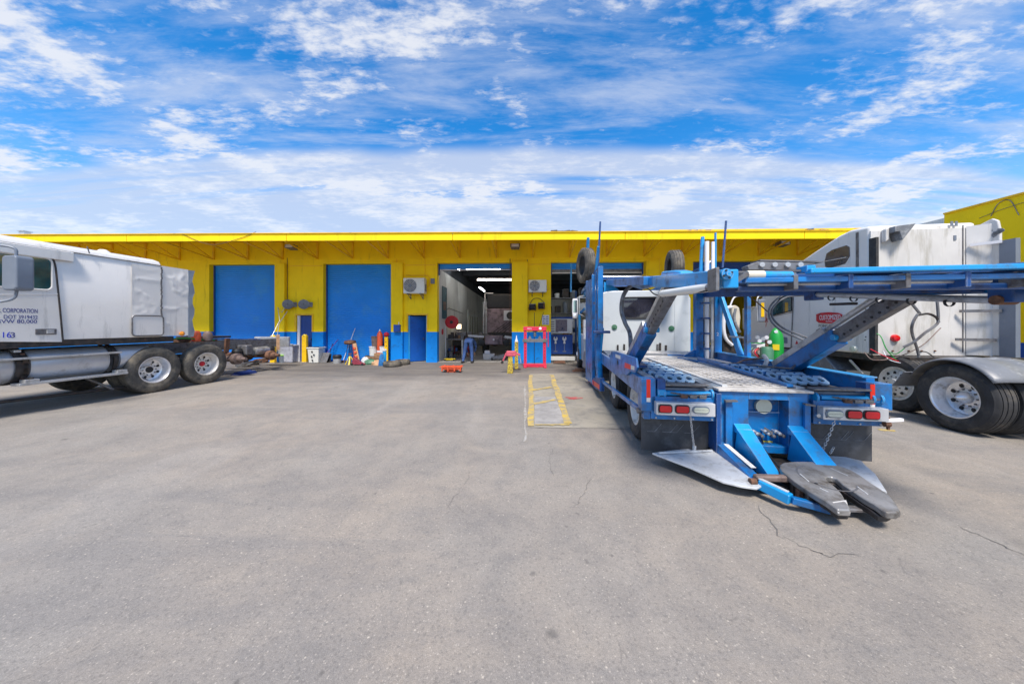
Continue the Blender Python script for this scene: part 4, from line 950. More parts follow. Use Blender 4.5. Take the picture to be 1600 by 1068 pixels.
fl.build('fender_flap', M['fender'], rt)
MB().tube([(.5, bwh + .1, 1.12), (.5, bwh - .1, 1.12), (.9, bwh - .1, .9)], .02, 6).build('fender_bracket', M['steel'], rt)
# raised hood ahead of the cab with a wheel arch, mirror loop
hoodpts = [RF.a(x, y, .03) for x, y in ((1166, 478), (1188, 479), (1190, 497), (1187, 500))]
archc = RF.a(1183, 514, .03)
hp_ = [RF.a(x, y, .03) for x, y in ((1160, 482), (1187, 477), (1196, 486), (1196, 500), (1191, 503), (1187, 498), (1183, 493.5), (1178, 493), (1173, 497), (1170, 505), (1168.5, 512), (1160, 514))]
MB().prism(hp_, (.5, .05, 0)).build('raised_hood', M['cream'], rt, bevel=.015)
MB().prism([(x + .5, y + .02, z) for x, y, z in [RF.a(q, w, .03) for q, w in ((1160, 512), (1160, 485), (1196, 485), (1196, 512))]], (1.3, 0, 0)).build('hood_inner', M['cream'], rt)
MB().box(.1, 1.9, RF.a(1196, 500, 0)[1] + .02, RF.a(1163, 500, 0)[1], .7, 1.55).build('engine_block', M['dark'], rt, bevel=.04)
ml = RF.a(1190, 485, -.32)
mm = MB().box(-.42, -.24, ml[1] - .04, ml[1] + .06, ml[2] - .32, ml[2] + .32).build('side_mirror', M['grey'], rt, bevel=.03)
MB().box(-.36, -.28, ml[1] - .05, ml[1] - .04, ml[2] - .18, ml[2] + .22).build('reflection_strip', M['yellowtrim'], mm)
MB().tube(smooth_path([(-.42, ml[1], ml[2] - .3), (-.44, ml[1], ml[2] + .3), (-.30, ml[1], ml[2] + .42), (.0, ml[1] - .3, ml[2] + .42), (-.0, ml[1] - .35, ml[2] + .1)]), .018, 6).build('mirror_loop', M['alu'], rt)

# ============================================================ CAR CARRIER TRUCK (local x: a right, y: b forward, seen from behind)
cc = thing('car_carrier_truck', CF, 'blue car carrier truck seen from behind with low coupling plate, raised deck and white cab', 'car carrier')
X = CF
HD = .88
def P(*a): return MB().prism(*a)
def bolt_row(pts, r, m, par, name='bolt', ax='y'):
    first = None
    for p in pts:
        if first is None: first = MB().disc((0, 0, 0), r, ax, 8, .02).build(name, M[m], par); o = first
        else: o = first.copy(); COL.objects.link(o); o.parent = par
        o.location = p
# --- rear housing: two cheeks and a recessed centre
hz = .86
hous = MB().box(-.45, -.14, .0, .9, .17, hz).build('housing_cheek', M['blue'], cc, bevel=.008)
MB().box(.27, .46, .0, .9, .17, hz).build('housing_cheek', M['blue'], cc, bevel=.008)
MB().box(-.14, .27, .16, .9, .17, hz - .002).build('housing_centre', M['blue'], cc)
MB().box(-.14, .27, .0, .16, .775, hz - .002).build('housing_top_bar', M['blue'], cc, bevel=.004)
MB().box(-.14, .25, .12, .16, .60, .612).build('housing_lip', M['blue'], cc); MB().box(-.14, .27, .02, .16, .17, .25).build('housing_shelf', M['blue'], cc, bevel=.004)
MB().box(-.50, -.452, -.05, 1.2, .17, .84).build('housing_side_plate', M['bluedark'], cc)
MB().box(-.47, .50, -.03, .12, hz + .002, hz + .03).build('deck_edge_plate', M['tread'], cc, bevel=.005)
MB().box(-.40, -.33, -.045, -.002, .24, .76).build('side_post', M['blue'], cc, bevel=.01); MB().box(.40, .46, -.045, -.002, .24, .76).build('side_post', M['blue'], cc, bevel=.01)
MB().bar((-.42, -.06, .765), (-.30, -.07, .77), .05, .018).build('hinge_pin', M['steel'], cc); MB().bar((.38, -.06, .755), (.47, -.07, .745), .05, .018).build('hinge_pin', M['steel'], cc)
MB().disc((-.36, -.03, .235), .03, 'z', 14, .02).build('pin_foot', M['copper'], cc)
c = X.b(1192, 634, .14); MB().cyl((c[0], .158, c[2]), (c[0], .12, c[2]), .085, n=30).build('round_cover', M['clear'], cc)
for i, px in enumerate((1177, 1185, 1195, 1203, 1212, 1218)):
    c = X.b(px, 674 + (i % 2) * 4, .1); 
    MB().lathe([(0, -.06), (.018, -.055), (.02, -.02), (.012, -.015), (.012, .0), (.024, .005), (.024, .03), (.012, .035), (.012, .1), (0, .1)], (c[0], .08, c[2]), 'y', 10).build('air_coupling', M['steel'] if i % 2 else M['alu'], cc)
MB().bar(X.b(1194, 668, .05), X.b(1207, 676, .02), .025, .02).build('lever', M['steel'], cc)
c = X.b(1200, 692.5, .14); MB().box(c[0] - .055, c[0] + .055, .148, .158, c[2] - .026, c[2] + .026).build('yellow_label', M['tapeyellow'], cc)
for k in range(3): MB().box(c[0] - .045 + k * .034, c[0] - .02 + k * .034, .145, .1475, c[2] - .012, c[2] + .012).build('label_print', M['orange'], cc)
c = X.b(1179, 692.5, .14); MB().box(c[0] - .02, c[0] + .02, .148, .158, c[2] - .03, c[2] + .03).build('yellow_label', M['tapeyellow'], cc)
MB().tube(smooth_path([X.b(1190, 680, .08), X.b(1194, 700, .05), X.b(1206, 716, -.2), X.b(1222, 735, -.45)]), .009, 6).build('electric_cable', M['black'], cc)
# sloped gussets running down to the stinger
def gus(a0, a1, a2, a3):
    z0, z1, z2 = .50, .455, .16
    return MB().hexa([(a2, -.55, .12), (a3, -.55, .12), (a1, .0, .12), (a0, .0, .12), (a2, -.55, z2), (a3, -.55, z2), (a1, -.07, z1), (a0, -.07, z1)]).hexa(
        [(a0, -.07, z1 - .05), (a1, -.07, z1 - .05), (a1, -.002, z1 - .05), (a0, -.002, z1 - .05), (a0, -.07, z1 + .002), (a1, -.07, z1 + .002), (a1, -.002, z0), (a0, -.002, z0)])
gus(-.30, -.14, -.27, -.155).build('gusset', M['bluelite'], cc, bevel=.006)
gus(.25, .42, .23, .42).build('gusset', M['bluelite'], cc, bevel=.006)
# stinger arms and low frame
def sting(s):
    a = -.44 if s < 0 else .44
    m = MB().hexa([(a - .06, .1, .10), (a + .06, .1, .10), (a * .92 + .05, -.62, .05), (a * .92 - .05, -.62, .05)][::1] + [(a - .06, .1, .30), (a + .06, .1, .30), (a * .92 + .05, -.62, .15), (a * .92 - .05, -.62, .15)])
    m.build('stinger_arm', M['blue'], cc, bevel=.01)
    b0 = X.z(1186, 755, .13); b1 = X.z(1236, 780, .10); b2 = X.z(1296, 796, .06)
    if s > 0: b0, b1, b2 = (.40, -.58, .12), (.36, -.80, .10), (.33, -.88, .08)
    o = MB().bar(b0, b1, .075, .09).build('stinger_link', M['bluelite'] if s < 0 else M['blue'], cc, bevel=.012)
    MB().bar((b0[0], b0[1], b0[2] + .05), (b1[0], b1[1] + .03, b1[2] + .05), .04, .006).build('wear_strip', M['galv'], o)
    MB().bar(b1, b2, .06, .06).build('stinger_tip', M['blue'], cc, bevel=.01)
    MB().cyl((a * 1.02, -.66, .15), (a * 1.14, -.66, .15), .03).build('pivot_pin', M['rust'], cc)
sting(-1); sting(1)
MB().bar((-.40, -.04, .27), (-.36, -.47, .20), .05, .006).build('white_stripe', M['reflwhite'], cc)
MB().box(-.38, .38, -.62, .1, .06, .10).build('stinger_floor', M['dark'], cc)
MB().bar((-.44, -.62, .17), (.1, -.60, .18), .07, .06).build('tilt_tube', M['copper'], cc, bevel=.02)
MB().bar(X.z(1300, 793, .08), X.z(1385, 797, .08), .07, .03).build('end_bar', M['steel'], cc, bevel=.01)
# coupling plate (flat horseshoe with a slot), tilted down to the rear
k_ = .10; zp = .285
fz = lambda px, py: X.z(px, py, zp, k_)
out = [(1218, 730), (1219, 725), (1225, 721.5), (1245, 720), (1270, 720.3), (1290, 722), (1307, 725.5), (1330, 733.5), (1346, 743), (1360, 753), (1376, 763), (1390, 773), (1400, 785), (1407, 797), (1401, 800), (1386, 800),
       (1377, 795), (1366, 787), (1350, 778), (1335, 768), (1318, 757), (1310, 750), (1306, 746.5), (1300, 744.2), (1293, 744), (1290, 746), (1293, 750), (1301, 756), (1311, 765), (1317, 773), (1321, 781), (1328, 792), (1329, 796),
       (1309, 795.5), (1300, 789), (1289, 781), (1272, 771), (1256, 761), (1240, 750), (1229, 741), (1222, 736)]
pp = [fz(x, y) for x, y in out]
pl = MB().prism(pp, (0, 0, -.055)).build('coupling_plate', M['plate'], cc, bevel=.014, seg=3)
gc = [sum(p[i] for p in pp) / len(pp) for i in range(3)]
MB().prism([(gc[0] + (p[0] - gc[0]) * .86, gc[1] + (p[1] - gc[1]) * .86, p[2] - .056) for p in pp], (0, 0, -.05)).build('plate_skirt', M['dark'], pl, bevel=.01)
for k, (px_, py_) in enumerate(((1226, 748), (1238, 758), (1247, 767), (1262, 776))):
    c = X.z(px_, py_, .14); MB().box(c[0], c[0] + .05, c[1], c[1] + .04, .05, .15).build('plate_bracket', M['dark'] if k % 2 else M['rust'], cc, bevel=.01)
for x0, y0, x1, y1 in ((1298, 731, 1325, 743), (1250, 740, 1264, 752), (1281, 762, 1294, 768), (1340, 760, 1356, 772)):
    a_, b_ = fz(x0, y0), fz(x1, y1); MB().bar((a_[0], a_[1], a_[2] + .0015), (b_[0], b_[1], b_[2] + .0015), .008, .002).build('bright_scrape', M['galv'], pl)
ramp = [fz(1301, 784), fz(1322, 781), fz(1329, 796), fz(1309, 795.5)]
MB().hexa([(p[0], p[1], p[2] - .03) for p in ramp] + [(ramp[0][0], ramp[0][1], ramp[0][2] + .002), (ramp[1][0], ramp[1][1], ramp[1][2] + .002), (ramp[2][0], ramp[2][1], ramp[2][2] - .02), (ramp[3][0], ramp[3][1], ramp[3][2] - .02)]).build('plate_ramp', M['tread'], pl)
MB().disc((fz(1275, 755)[0], fz(1275, 755)[1], fz(1275, 755)[2] + .001), .014, 'z', 12, .004).build('grease_hole', M['black'], pl)
def arcm(c, r0, r1, a0, a1, zoff, n=14):
    cx, cy, cz = fz(*c); v1 = []; v2 = []
    for i in range(n + 1):
        a = R_(a0 + (a1 - a0) * i / n)
        for r, L2 in ((r0, v1), (r1, v2)):
            x, y = cx + r * math.cos(a), cy + r * math.sin(a); L2.append((x, y, zp + k_ * y + zoff))
    vs = v1 + v2; m2 = n + 1
    return MB().add(vs, [(i, i + 1, m2 + i + 1, m2 + i) for i in range(n)])
arcm((1290, 746), .19, .205, 100, 330, .0015).build('polished_ring', M['steel'], pl, smooth=False)
# wing plates either side
def wing(pts, t=.02):
    q = [X.z(x, y, z) for x, y, z in pts]
    return MB().prism(q, (0, 0, -t))
w = wing([(1019, 707, .15), (1047, 703, .16), (1075, 700.5, .17), (1085, 703, .16), (1118, 703, .17), (1130, 706, .17), (1178, 748, .15), (1192, 757, .14), (1182, 762, .12), (1160, 759, .12), (1130, 752, .12), (1080, 730, .13)]).build('wing_plate', M['galv'], cc, bevel=.004)
MB().bar(X.z(1030, 707, .17), X.z(1113, 703.5, .18), .015, .02).build('bent_edge', M['galv'], w)
w = wing([(1278, 713, .17), (1290, 711, .18), (1320, 713, .18), (1346, 719, .17), (1352, 726, .16), (1368, 740, .14), (1386, 768, .12), (1372, 764, .12), (1340, 742, .13), (1300, 722, .15)]).build('wing_plate', M['galv'], cc, bevel=.004)
# chains holding the wings: links
def chain(p0, p1, par, m='alu', n=None, sag=.02):
    p0 = Vector(p0); p1 = Vector(p1); L = (p1 - p0).length; n = n or int(L / .028)
    first = None
    for i in range(n):
        t = (i + .5) / n; c = p0.lerp(p1, t) + Vector((0, 0, -sag * 4 * t * (1 - t)))
        if first is None:
            first = MB().tube([(.016 * math.cos(a) * .6, 0, .021 * math.sin(a)) for a in [2 * PI * k / 10 for k in range(11)]], .0038, 5, cap=False).build('chain_link', M[m], par); o = first
        else: o = first.copy(); COL.objects.link(o); o.parent = par
        d = (p1 - p0).normalized(); q = d.to_track_quat('Z', 'Y'); o.location = c; o.rotation_mode = 'QUATERNION'
        from mathutils import Quaternion
        o.rotation_quaternion = q @ Quaternion((0, 0, 1), R_(90 * (i % 2) + 20))
chn = empty('safety_chain', parent=cc); chain(X.b(1079, 650, -.06), X.z(1085, 702, .18), chn)
chn = empty('safety_chain', parent=cc); chain(X.b(1305, 655, -.06), X.z(1281, 711, .19), chn)
chn = empty('safety_chain', parent=cc); chain(X.b(1303, 698, -.02), X.b(1297, 708, -.06), chn, sag=0)
MB().lathe([(0, 0), (.02, .0), (.02, .05), (0, .05)], X.z(1085, 703, .17), 'z', 8).build('chain_stud', M['galv'], cc)
# --- lamp bars
def lampbar(a0, a1, order, z0, z1, zs):
    MB().box(a0 - .03, a1 + .06 if a0 < 0 else a1 + .02, .0, .05, z0 - .075, z1 + .05).build('lamp_back_plate', M['blue'], cc, bevel=.006)
    b_ = MB().box(a0, a1, -.09, -.002, z0, z1).build('lamp_box', M['alu'] if 0 else mat('lamp box aluminium', (.66, .66, .66), .4, .3, var=.1, scale=4, dirt=(.35, .34, .33), damt=.3, dscale=8), cc, bevel=.006)
    for px0, px1, kind in order:
        p0 = X.b(px0, 640, -.092); p1 = X.b(px1, 640, -.092); cx = (p0[0] + p1[0]) / 2; w = p1[0] - p0[0]
        h = .078 if kind == 'red' else .062; r = .022 if kind == 'red' else .030
        MB().prism([(cx + x, -.0905, zs + y) for x, y in rrect(w + .022, h + .022, r + .01)], (0, -.010, 0)).build('lamp_gasket', M['black'] if kind == 'red' else M['grey'], b_, bevel=.003)
        MB().prism([(cx + x, -.1010, zs + y) for x, y in rrect(w - .004, h - .004, r)], (0, -.012, 0)).build('tail_lamp' if kind == 'red' else 'reverse_lamp', M['redlens'] if kind == 'red' else M['clear'], b_, bevel=.004)
    mid = (a0 + a1) / 2
    bolt_row([(a0 + .02 + k * (a1 - a0 - .02) / 3, -.003, z0 - .055) for k in range(4)], .009, 'alu', cc)
    bolt_row([(a0 + .025, -.093, z0 + .03), (a0 + .025, -.093, z1 - .03)], .006, 'steel', cc, 'screw')
lampbar(-1.16, -.53, ((1030, 1049, 'red'), (1056, 1076, 'red'), (1083, 1107, 'clear')), .585, .73, .66)
lampbar(.545, 1.155, ((1291, 1316, 'clear'), (1323, 1345, 'red'), (1350, 1373, 'red')), .60, .735, .668)
bolt_row([(.50, -.08, .64)], .02, 'alu', cc)
# bumper beam and chain tensioners above the lamps
for s in (-1, 1):
    a0, a1 = (-1.17, -.48) if s < 0 else (.50, 1.22)
    MB().box(a0, a1, .06, .22, .72, .84).build('rear_beam', M['blue'], cc, bevel=.01)
    MB().cyl((a0 + .1, .03, .815), (a1 - .05, .03, .815), .028, n=12).build('ratchet_shaft', M['bluelite'], cc)
    for a in (a0 + .06, a0 + .13, a1 - .04) if s < 0 else (a0 + .05, a1 - .13, a1 - .05):
        MB().cyl((a - .012, .03, .815), (a + .012, .03, .815), .055, n=14).build('ratchet_wheel', M['bluelite'], cc, bevel=.004)
    ch = empty('tie_chain', parent=cc); chain((a0 + .2, -.01, .83), (a1 - .08, -.01, .82), ch, 'steel', n=18)
    for k in range(3): MB().bar((a0 + .30 + k * .1, .0, .79), (a0 + .38 + k * .1, .0, .785), .05, .04).build('tie_hook', M['steel'] if k else M['rust'], cc, bevel=.008)
    pz = X.z(1080, 603, .905) if s < 0 else X.z(1310, 610, .905)
    MB().bar((a0 + (.12 if s < 0 else .0), pz[1] + .05, .91), (a0 + (.62 if s < 0 else .55), pz[1] + .05, .915), .10, .022).build('skid_bar', M['steel'], cc, bevel=.005)
    MB().bar((a0 + (.02 if s < 0 else .05), pz[1] + .16, .90), (a0 + .5, pz[1] + .15, .905), .06, .02).build('skid_bar', M['rust'], cc, bevel=.005)
# corner posts with reflector strips
for a0, a1, ra in ((-1.30, -1.14, X.b(1014, 600, -.02)[0]), (1.10, 1.27, X.b(1366, 600, -.02)[0])):
    MB().box(a0, a1, .0, .16, .60 if a0 < 0 else .70, .985).build('corner_post', M['blue'], cc, bevel=.006)
    MB().box(ra - .022, ra + .022, -.004, -.0005, .76, .975).build('red_reflector', M['reflred'], cc)
    MB().box(ra - .022, ra + .022, -.004, -.0005, .71, .759).build('white_reflector', M['reflwhite'], cc)
MB().box(-1.12, -1.03, .0, .12, .86, .98).build('tube_socket', M['bluedark'], cc, bevel=.004)
MB().box(1.02, 1.09, .0, .12, .90, .99).build('tube_socket', M['bluedark'], cc, bevel=.004)
MB().box(-1.12, -1.04, -.02, .02, .79, .86).build('latch_block', M['bluelite'], cc, bevel=.006)
c = X.b(1388, 656, -.02); MB().bar((1.16, -.04, c[2] + .0), (1.34, -.02, c[2] + .01), .03, .03).build('winch_bar_end', M['paper'], cc)
MB().cyl((1.17, -.02, .56), (1.22, -.02, .56), .03).build('winch_socket', M['rust'], cc); MB().bar((1.21, -.02, .63), (1.21, -.02, .50), .02, .02).build('winch_pin', M['rust'], cc)
# --- mud flaps
MB().box(-1.265, -.50, .14, .155, .09, .60).build('mud_flap', M['flap'], cc)
MB().box(.50, 1.20, .14, .155, .09, .60).build('mud_flap', M['flap'], cc)
for s0 in (-1.2, -.95, .62, .85):
    for k in range(2):
        q = s0 + k * .18; MB().tube([(q, .137, .32), (q + .09, .137, .32), (q + .17, .137, .42)], .0025, 4).build('flap_rib', M['fender'], cc)
# --- lower deck
MB().box(-1.12, 1.12, .10, 4.35, .80, .862).build('deck_plate', M['deck'], cc)
def tread(a0, a1, b0, b1, z, pitch, hw, hl, m, name, par=cc, round_=False, th=.012):
    na = max(1, int((a1 - a0) / pitch)); nb = max(1, int((b1 - b0) / (pitch * hl))); mb = MB(); ca, cb = (a1 - a0) / na, (b1 - b0) / nb
    for i in range(na):
        for j in range(nb):
            x, y = a0 + ca * (i + .5), b0 + cb * (j + .5); sx = .02 * 0
            o = [(x - ca / 2, y - cb / 2, z), (x + ca / 2, y - cb / 2, z), (x + ca / 2, y + cb / 2, z), (x - ca / 2, y + cb / 2, z)]
            q = ca * hw / 2; r = cb * hw / 2; inn = [(x - q, y - r, z), (x + q, y - r, z), (x + q, y + r, z), (x - q, y + r, z)]
            mb.add(o + inn, [(0, 1, 5, 4), (1, 2, 6, 5), (2, 3, 7, 6), (3, 0, 4, 7)])
    o = mb.build(name, M[m], par, smooth=False)
    bm = bmesh.new(); bm.from_mesh(o.data); bmesh.ops.remove_doubles(bm, verts=bm.verts, dist=.0005); bmesh.ops.recalc_face_normals(bm, faces=bm.faces)
    for f in bm.faces:
        if f.normal.z < 0: f.normal_flip()
    bm.to_mesh(o.data); bm.free()
    md = o.modifiers.new('solid', 'SOLIDIFY'); md.thickness = th; md.offset = 1
    return o
MB().box(-1.04, 1.04, .14, 3.25, .8625, .866).build('tread_shade_sheet', M['dark'], cc)  # dark sheet stands in for the shade seen through the deck holes
tread(-.30, .33, .12, 3.2, .892, .105, .58, 1.15, 'tread', 'tread_plate')
MB().box(-.36, -.30, .12, 3.2, .875, .908).build('tread_edge', M['galv'], cc, bevel=.004)
tread(.52, 1.0, 2.1, 3.3, .892, .105, .58, 1.15, 'tread', 'tread_plate')
MB().hexa([(.33, .12, .90), (.40, .12, .90), (.56, 2.75, .90), (.47, 2.75, .90), (.33, .12, .935), (.40, .12, .935), (.56, 2.75, .985), (.47, 2.75, .985)]).build('centre_rail', M['blue'], cc, bevel=.008)
MB().box(.42, .51, .12, 2.6, .87, .905).build('centre_strip', M['galv'], cc)
MB().box(-.52, -.37, .12, 2.0, .87, .895).build('deck_strip', M['deck'], cc)
for k in range(6): MB().box(.54, 1.0, 3.3 + k * .15, 3.37 + k * .15, .90, .985).build('ramp_bar', M['tread'], cc, bevel=.004) if k < 0 else None
# wheel trays: slats with round holes
def slat(a0, a1, b, z, n, m):
    mb = MB(); w = .15; cell = (a1 - a0) / n; z0_ = z
    for i in range(n):
        x = a0 + cell * (i + .5); K = 12; r = .034
        ring = [(x + r * math.cos(2 * PI * k / K), b + r * math.sin(2 * PI * k / K), z) for k in range(K)]
        sq = []
        for k in range(K):
            c_, s_ = math.cos(2 * PI * k / K), math.sin(2 * PI * k / K); q = max(abs(c_), abs(s_)); sq.append((x + c_ / q * cell / 2, b + s_ / q * w / 2, z))
        ring = [(p[0], p[1], p[2] + .5 * (p[1] - b)) for p in ring]; sq = [(p[0], p[1], p[2] + .5 * (p[1] - b)) for p in sq]; mb.add(ring + sq, [(k, (k + 1) % K, K + (k + 1) % K, K + k) for k in range(K)])
    o = mb.build('tray_slat', M[m], cc, smooth=False); md = o.modifiers.new('solid', 'SOLIDIFY'); md.thickness = .022; md.offset = 0
    MB().box(a0, a1, b + .078, b + .095, z - .04, z + .050).build('slat_lip', M['blue'], cc)
for k in range(6): slat(-1.02, -.56, .40 + k * .29, .925 - .002 * k, 4, 'slat')
for k in range(5): slat(.54, 1.02, .50 + k * .29, .925, 4, 'slat')
for k in range(9): MB().box(-1.05, -.42, 2.1 + k * .24, 2.17 + k * .24, .862, .90).build('deck_slat', M['tread'], cc, bevel=.004)
MB().hexa([(-1.1, 3.3, .862), (.9, 3.3, .862), (.9, 4.3, .862), (-1.1, 4.3, .862), (-1.1, 3.3, .885), (.9, 3.3, .885), (.9, 4.3, .97), (-1.1, 4.3, .97)]).build('front_ramp', M['tread'], cc)
MB().bar(X.b(988, 554, 3.7), X.b(1042, 555, 3.7), .1, .09).build('cross_beam', M['fender'], cc, bevel=.01)
MB().bar(X.b(1042, 556, 3.7), X.b(1096, 557, 3.7), .1, .08).build('cross_beam', M['blue'], cc, bevel=.01)
MB().bar(X.b(1060, 559, 3.3), X.b(1092, 565, 2.6), .05, .04).build('ramp_rail', M['blue'], cc, bevel=.006)
# side rails
MB().box(1.16, 1.25, .16, 4.3, .80, 1.02).build('side_rail', M['blue'], cc, bevel=.01)
MB().box(1.12, 1.27, .16, 4.3, 1.022, 1.035).build('rail_cap', M['bluelite'], cc)
MB().box(-1.22, -1.14, .16, 4.3, .70, .93).build('side_rail', M['blue'], cc, bevel=.01)
MB().box(-1.14, -1.05, .16, 3.2, .93, .944).build('rail_cap', M['tread'], cc)
# left arm bracket plate over the wheels
pl_ = [X.a(x, y, -1.26) for x, y in ((955, 549), (962, 549), (993, 559), (995, 574), (992, 582), (984, 580), (978, 586), (968, 585), (955, 569), (952, 560))]
bp2 = MB().prism(pl_, (.03, 0, 0)).build('arm_side_plate', M['blue'], cc, bevel=.006)
MB().prism([X.a(x, y, -1.265) for x, y in ((976, 566), (985, 569.5), (985, 577), (976, 574))], (.004, 0, 0)).build('red_reflector', M['reflred'], bp2)
MB().prism([X.a(x, y, -1.265) for x, y in ((985.5, 570), (991, 572), (991, 578), (985.5, 577))], (.004, 0, 0)).build('white_reflector', M['reflwhite'], bp2)
MB().prism([X.a(x, y, -1.265) for x, y in ((961.5, 553), (969, 555.5), (969, 561), (961.5, 558))], (.004, 0, 0)).build('white_sticker', M['reflwhite'], bp2)
c = X.a(965, 566, -1.265); MB().disc(c, .035, 'x', 14, .006).build('plate_hole', M['black'], bp2)
MB().box(-1.24, -.95, 1.0, 2.6, .98, 1.02).build('fender_top', M['bluedark'], cc)
# lower left side bar and side frames
MB().bar(X.a(931, 588, -1.30), X.a(1001, 640, -1.27), .05, .06).build('side_guard_bar', M['blue'], cc, bevel=.008)
c = X.a(1001, 640, -1.27); MB().cyl((c[0] - .05, c[1] - .03, c[2]), (c[0] + .08, c[1] - .03, c[2]), .035).build('bar_end', M['steel'], cc)
MB().box(-1.27, -1.19, .02, .12, .50, .95).build('guard_bracket', M['blue'], cc, bevel=.006)
c = X.b(994, 592, .05)
MB().box(-1.285, -1.27, .04, .09, .82, .95).build('reflector_disc', M['amber'], cc, bevel=.006)
# --- uprights, left
def post(a0, a1, b0, b1, z0, z1, m='blue', n='upright_post'): return MB().box(a0, a1, b0, b1, z0, z1).build(n, M[m], cc, bevel=.01)
post(-1.46, -1.38, 5.0, 5.12, .12, 2.84); post(-1.38, -1.30, 4.3, 4.42, .10, 2.90)
for k in range(6): MB().bar((-1.44, 5.04, .35 + k * .42), (-1.34, 4.36, .35 + k * .42), .03, .03).build('ladder_rung', M['bluelite'], cc)
MB().prism([(-1.455, 4.98, .12), (-1.38, 4.36, .12), (-1.38, 4.36, 2.8), (-1.455, 4.98, 2.8)], (.01, .002, 0)).build('ladder_back', M['blue'], cc)
post(-1.32, -1.20, 3.62, 3.80, 1.4, 2.98); post(-1.34, -1.24, 3.85, 4.0, .6, 2.9)
MB().bar((-1.30, 3.95, 1.45), (-1.26, 3.8, .35), .13, .12).build('lower_leg', M['blue'], cc, bevel=.01)
MB().bar((-1.20, 3.72, 1.55), (-1.24, 4.05, .50), .05, .09).build('lower_leg', M['bluelite'], cc, bevel=.01)
MB().box(-1.42, -1.05, 3.55, 3.75, 1.42, 1.48).build('post_collar', M['bluedark'], cc, bevel=.01)
MB().prism([X.a(x, y, -1.36) for x, y in ((919, 590), (937, 590), (937, 611), (930, 607), (919, 596))], (.1, 0, 0)).build('post_shoe', M['bluedark'], cc, bevel=.006)
MB().prism([X.a(x, y, -1.37) for x, y in ((919.5, 590), (927, 594), (927, 601), (919.5, 595))], (.006, 0, 0)).build('red_reflector', M['reflred'], cc)
MB().prism([X.a(x, y, -1.37) for x, y in ((928, 595), (936, 601), (936, 608), (928, 602))], (.006, 0, 0)).build('red_reflector', M['reflred'], cc)
# head rack over the cab, left side rail and standing poles
MB().bar((-1.27, 3.75, 2.93), (-1.27, 8.6, 2.86), .07, .14).build('rack_rail', M['blue'], cc, bevel=.01)
MB().bar((-1.27, 3.9, 2.78), (-1.27, 8.2, 2.66), .06, .07).build('rack_rail', M['bluelite'], cc, bevel=.01)
MB().bar((1.15, 3.75, 2.93), (1.15, 8.6, 2.80), .07, .14).build('rack_rail', M['blue'], cc, bevel=.01)
for b in (4.8, 6.4, 8.4): MB().bar((-1.24, b, 2.86), (1.12, b, 2.86), .09, .07).build('rack_cross_bar', M['bluedark'], cc)
MB().cyl(X.a(934, 424, -1.22), X.a(938, 346, -1.18), .028, .022, 8).build('stake_pole', M['bluedark'], cc)
MB().cyl(X.a(931, 424, -1.27), X.a(935, 385, -1.25), .035, .03, 8).build('stake_sleeve', M['bluelite'], cc)
MB().cyl(X.a(917, 424, -1.27), X.a(919, 371, -1.27), .06, .045, 8).build('stake_pole', M['bluelite'], cc)
MB().cyl(X.b(892, 456, 8.6), X.b(892.5, 411, 8.6), .035, .03, 8).build('stake_pole', M['bluelite'], cc)
# --- uprights, right
post(.77, .92, 3.50, 3.66, .86, 2.75); post(1.13, 1.27, 3.45, 3.62, .86, 2.62)
MB().cyl((.985, 3.5, .86), (.985, 3.5, 3.44), .045, n=12).build('lift_rod', M['paper'], cc)
MB().cyl((1.085, 3.48, .86), (1.085, 3.48, 2.6), .03, n=12).build('lift_rod', M['alu'], cc)
post(1.065, 1.125, 3.44, 3.5, 2.6, 3.42, 'paper', 'lift_guide'); post(1.13, 1.16, 3.44, 3.5, 2.6, 3.62, 'bluelite', 'lift_guide')
MB().cyl(X.b(1134.5, 345, 3.45), X.b(1129, 418, 3.45), .022, n=8).build('stake_pole', M['bluedark'], cc)
MB().cyl(X.b(1098, 370, 3.6), X.b(1095, 424, 3.6), .04, n=8).build('stake_pole', M['bluelite'], cc)
MB().cyl((.985, 3.5, 2.95), (1.09, 3.5, 3.02), .02, n=8).build('guide_tie', M['paper'], cc)
for k in range(5): MB().bar((.85, 3.46, 1.1 + k * .33), (1.03, 3.46, 1.1 + k * .33), .03, .035).build('post_rung', M['bluedark'], cc)
MB().bar((1.22, 3.42, 2.25), (1.22, 2.66, 1.02), .06, .13).build('diagonal_brace', M['bluelite'], cc, bevel=.008)
MB().box(1.18, 1.25, 2.40, 2.50, 1.03, 2.35).build('upright_post', M['blue'], cc, bevel=.008)
MB().bar((1.2, 2.45, 1.38), (1.2, 3.0, 1.38), .03, .03).build('brace_tie', M['alu'], cc)
MB().hexa([(.45, 3.55, .87), (.78, 3.55, .87), (.78, 3.6, .87), (.45, 3.6, .87), (.74, 3.55, 1.06), (.78, 3.55, 1.06), (.78, 3.6, 1.06), (.74, 3.6, 1.06)]).build('post_foot', M['blue'], cc)
c = X.b(1119.5, 522, 3.44); tmesh('2', .10, M['paper'], (c[0], 3.442, c[2]), (PI / 2, 0, 0), cc, 'post_number')
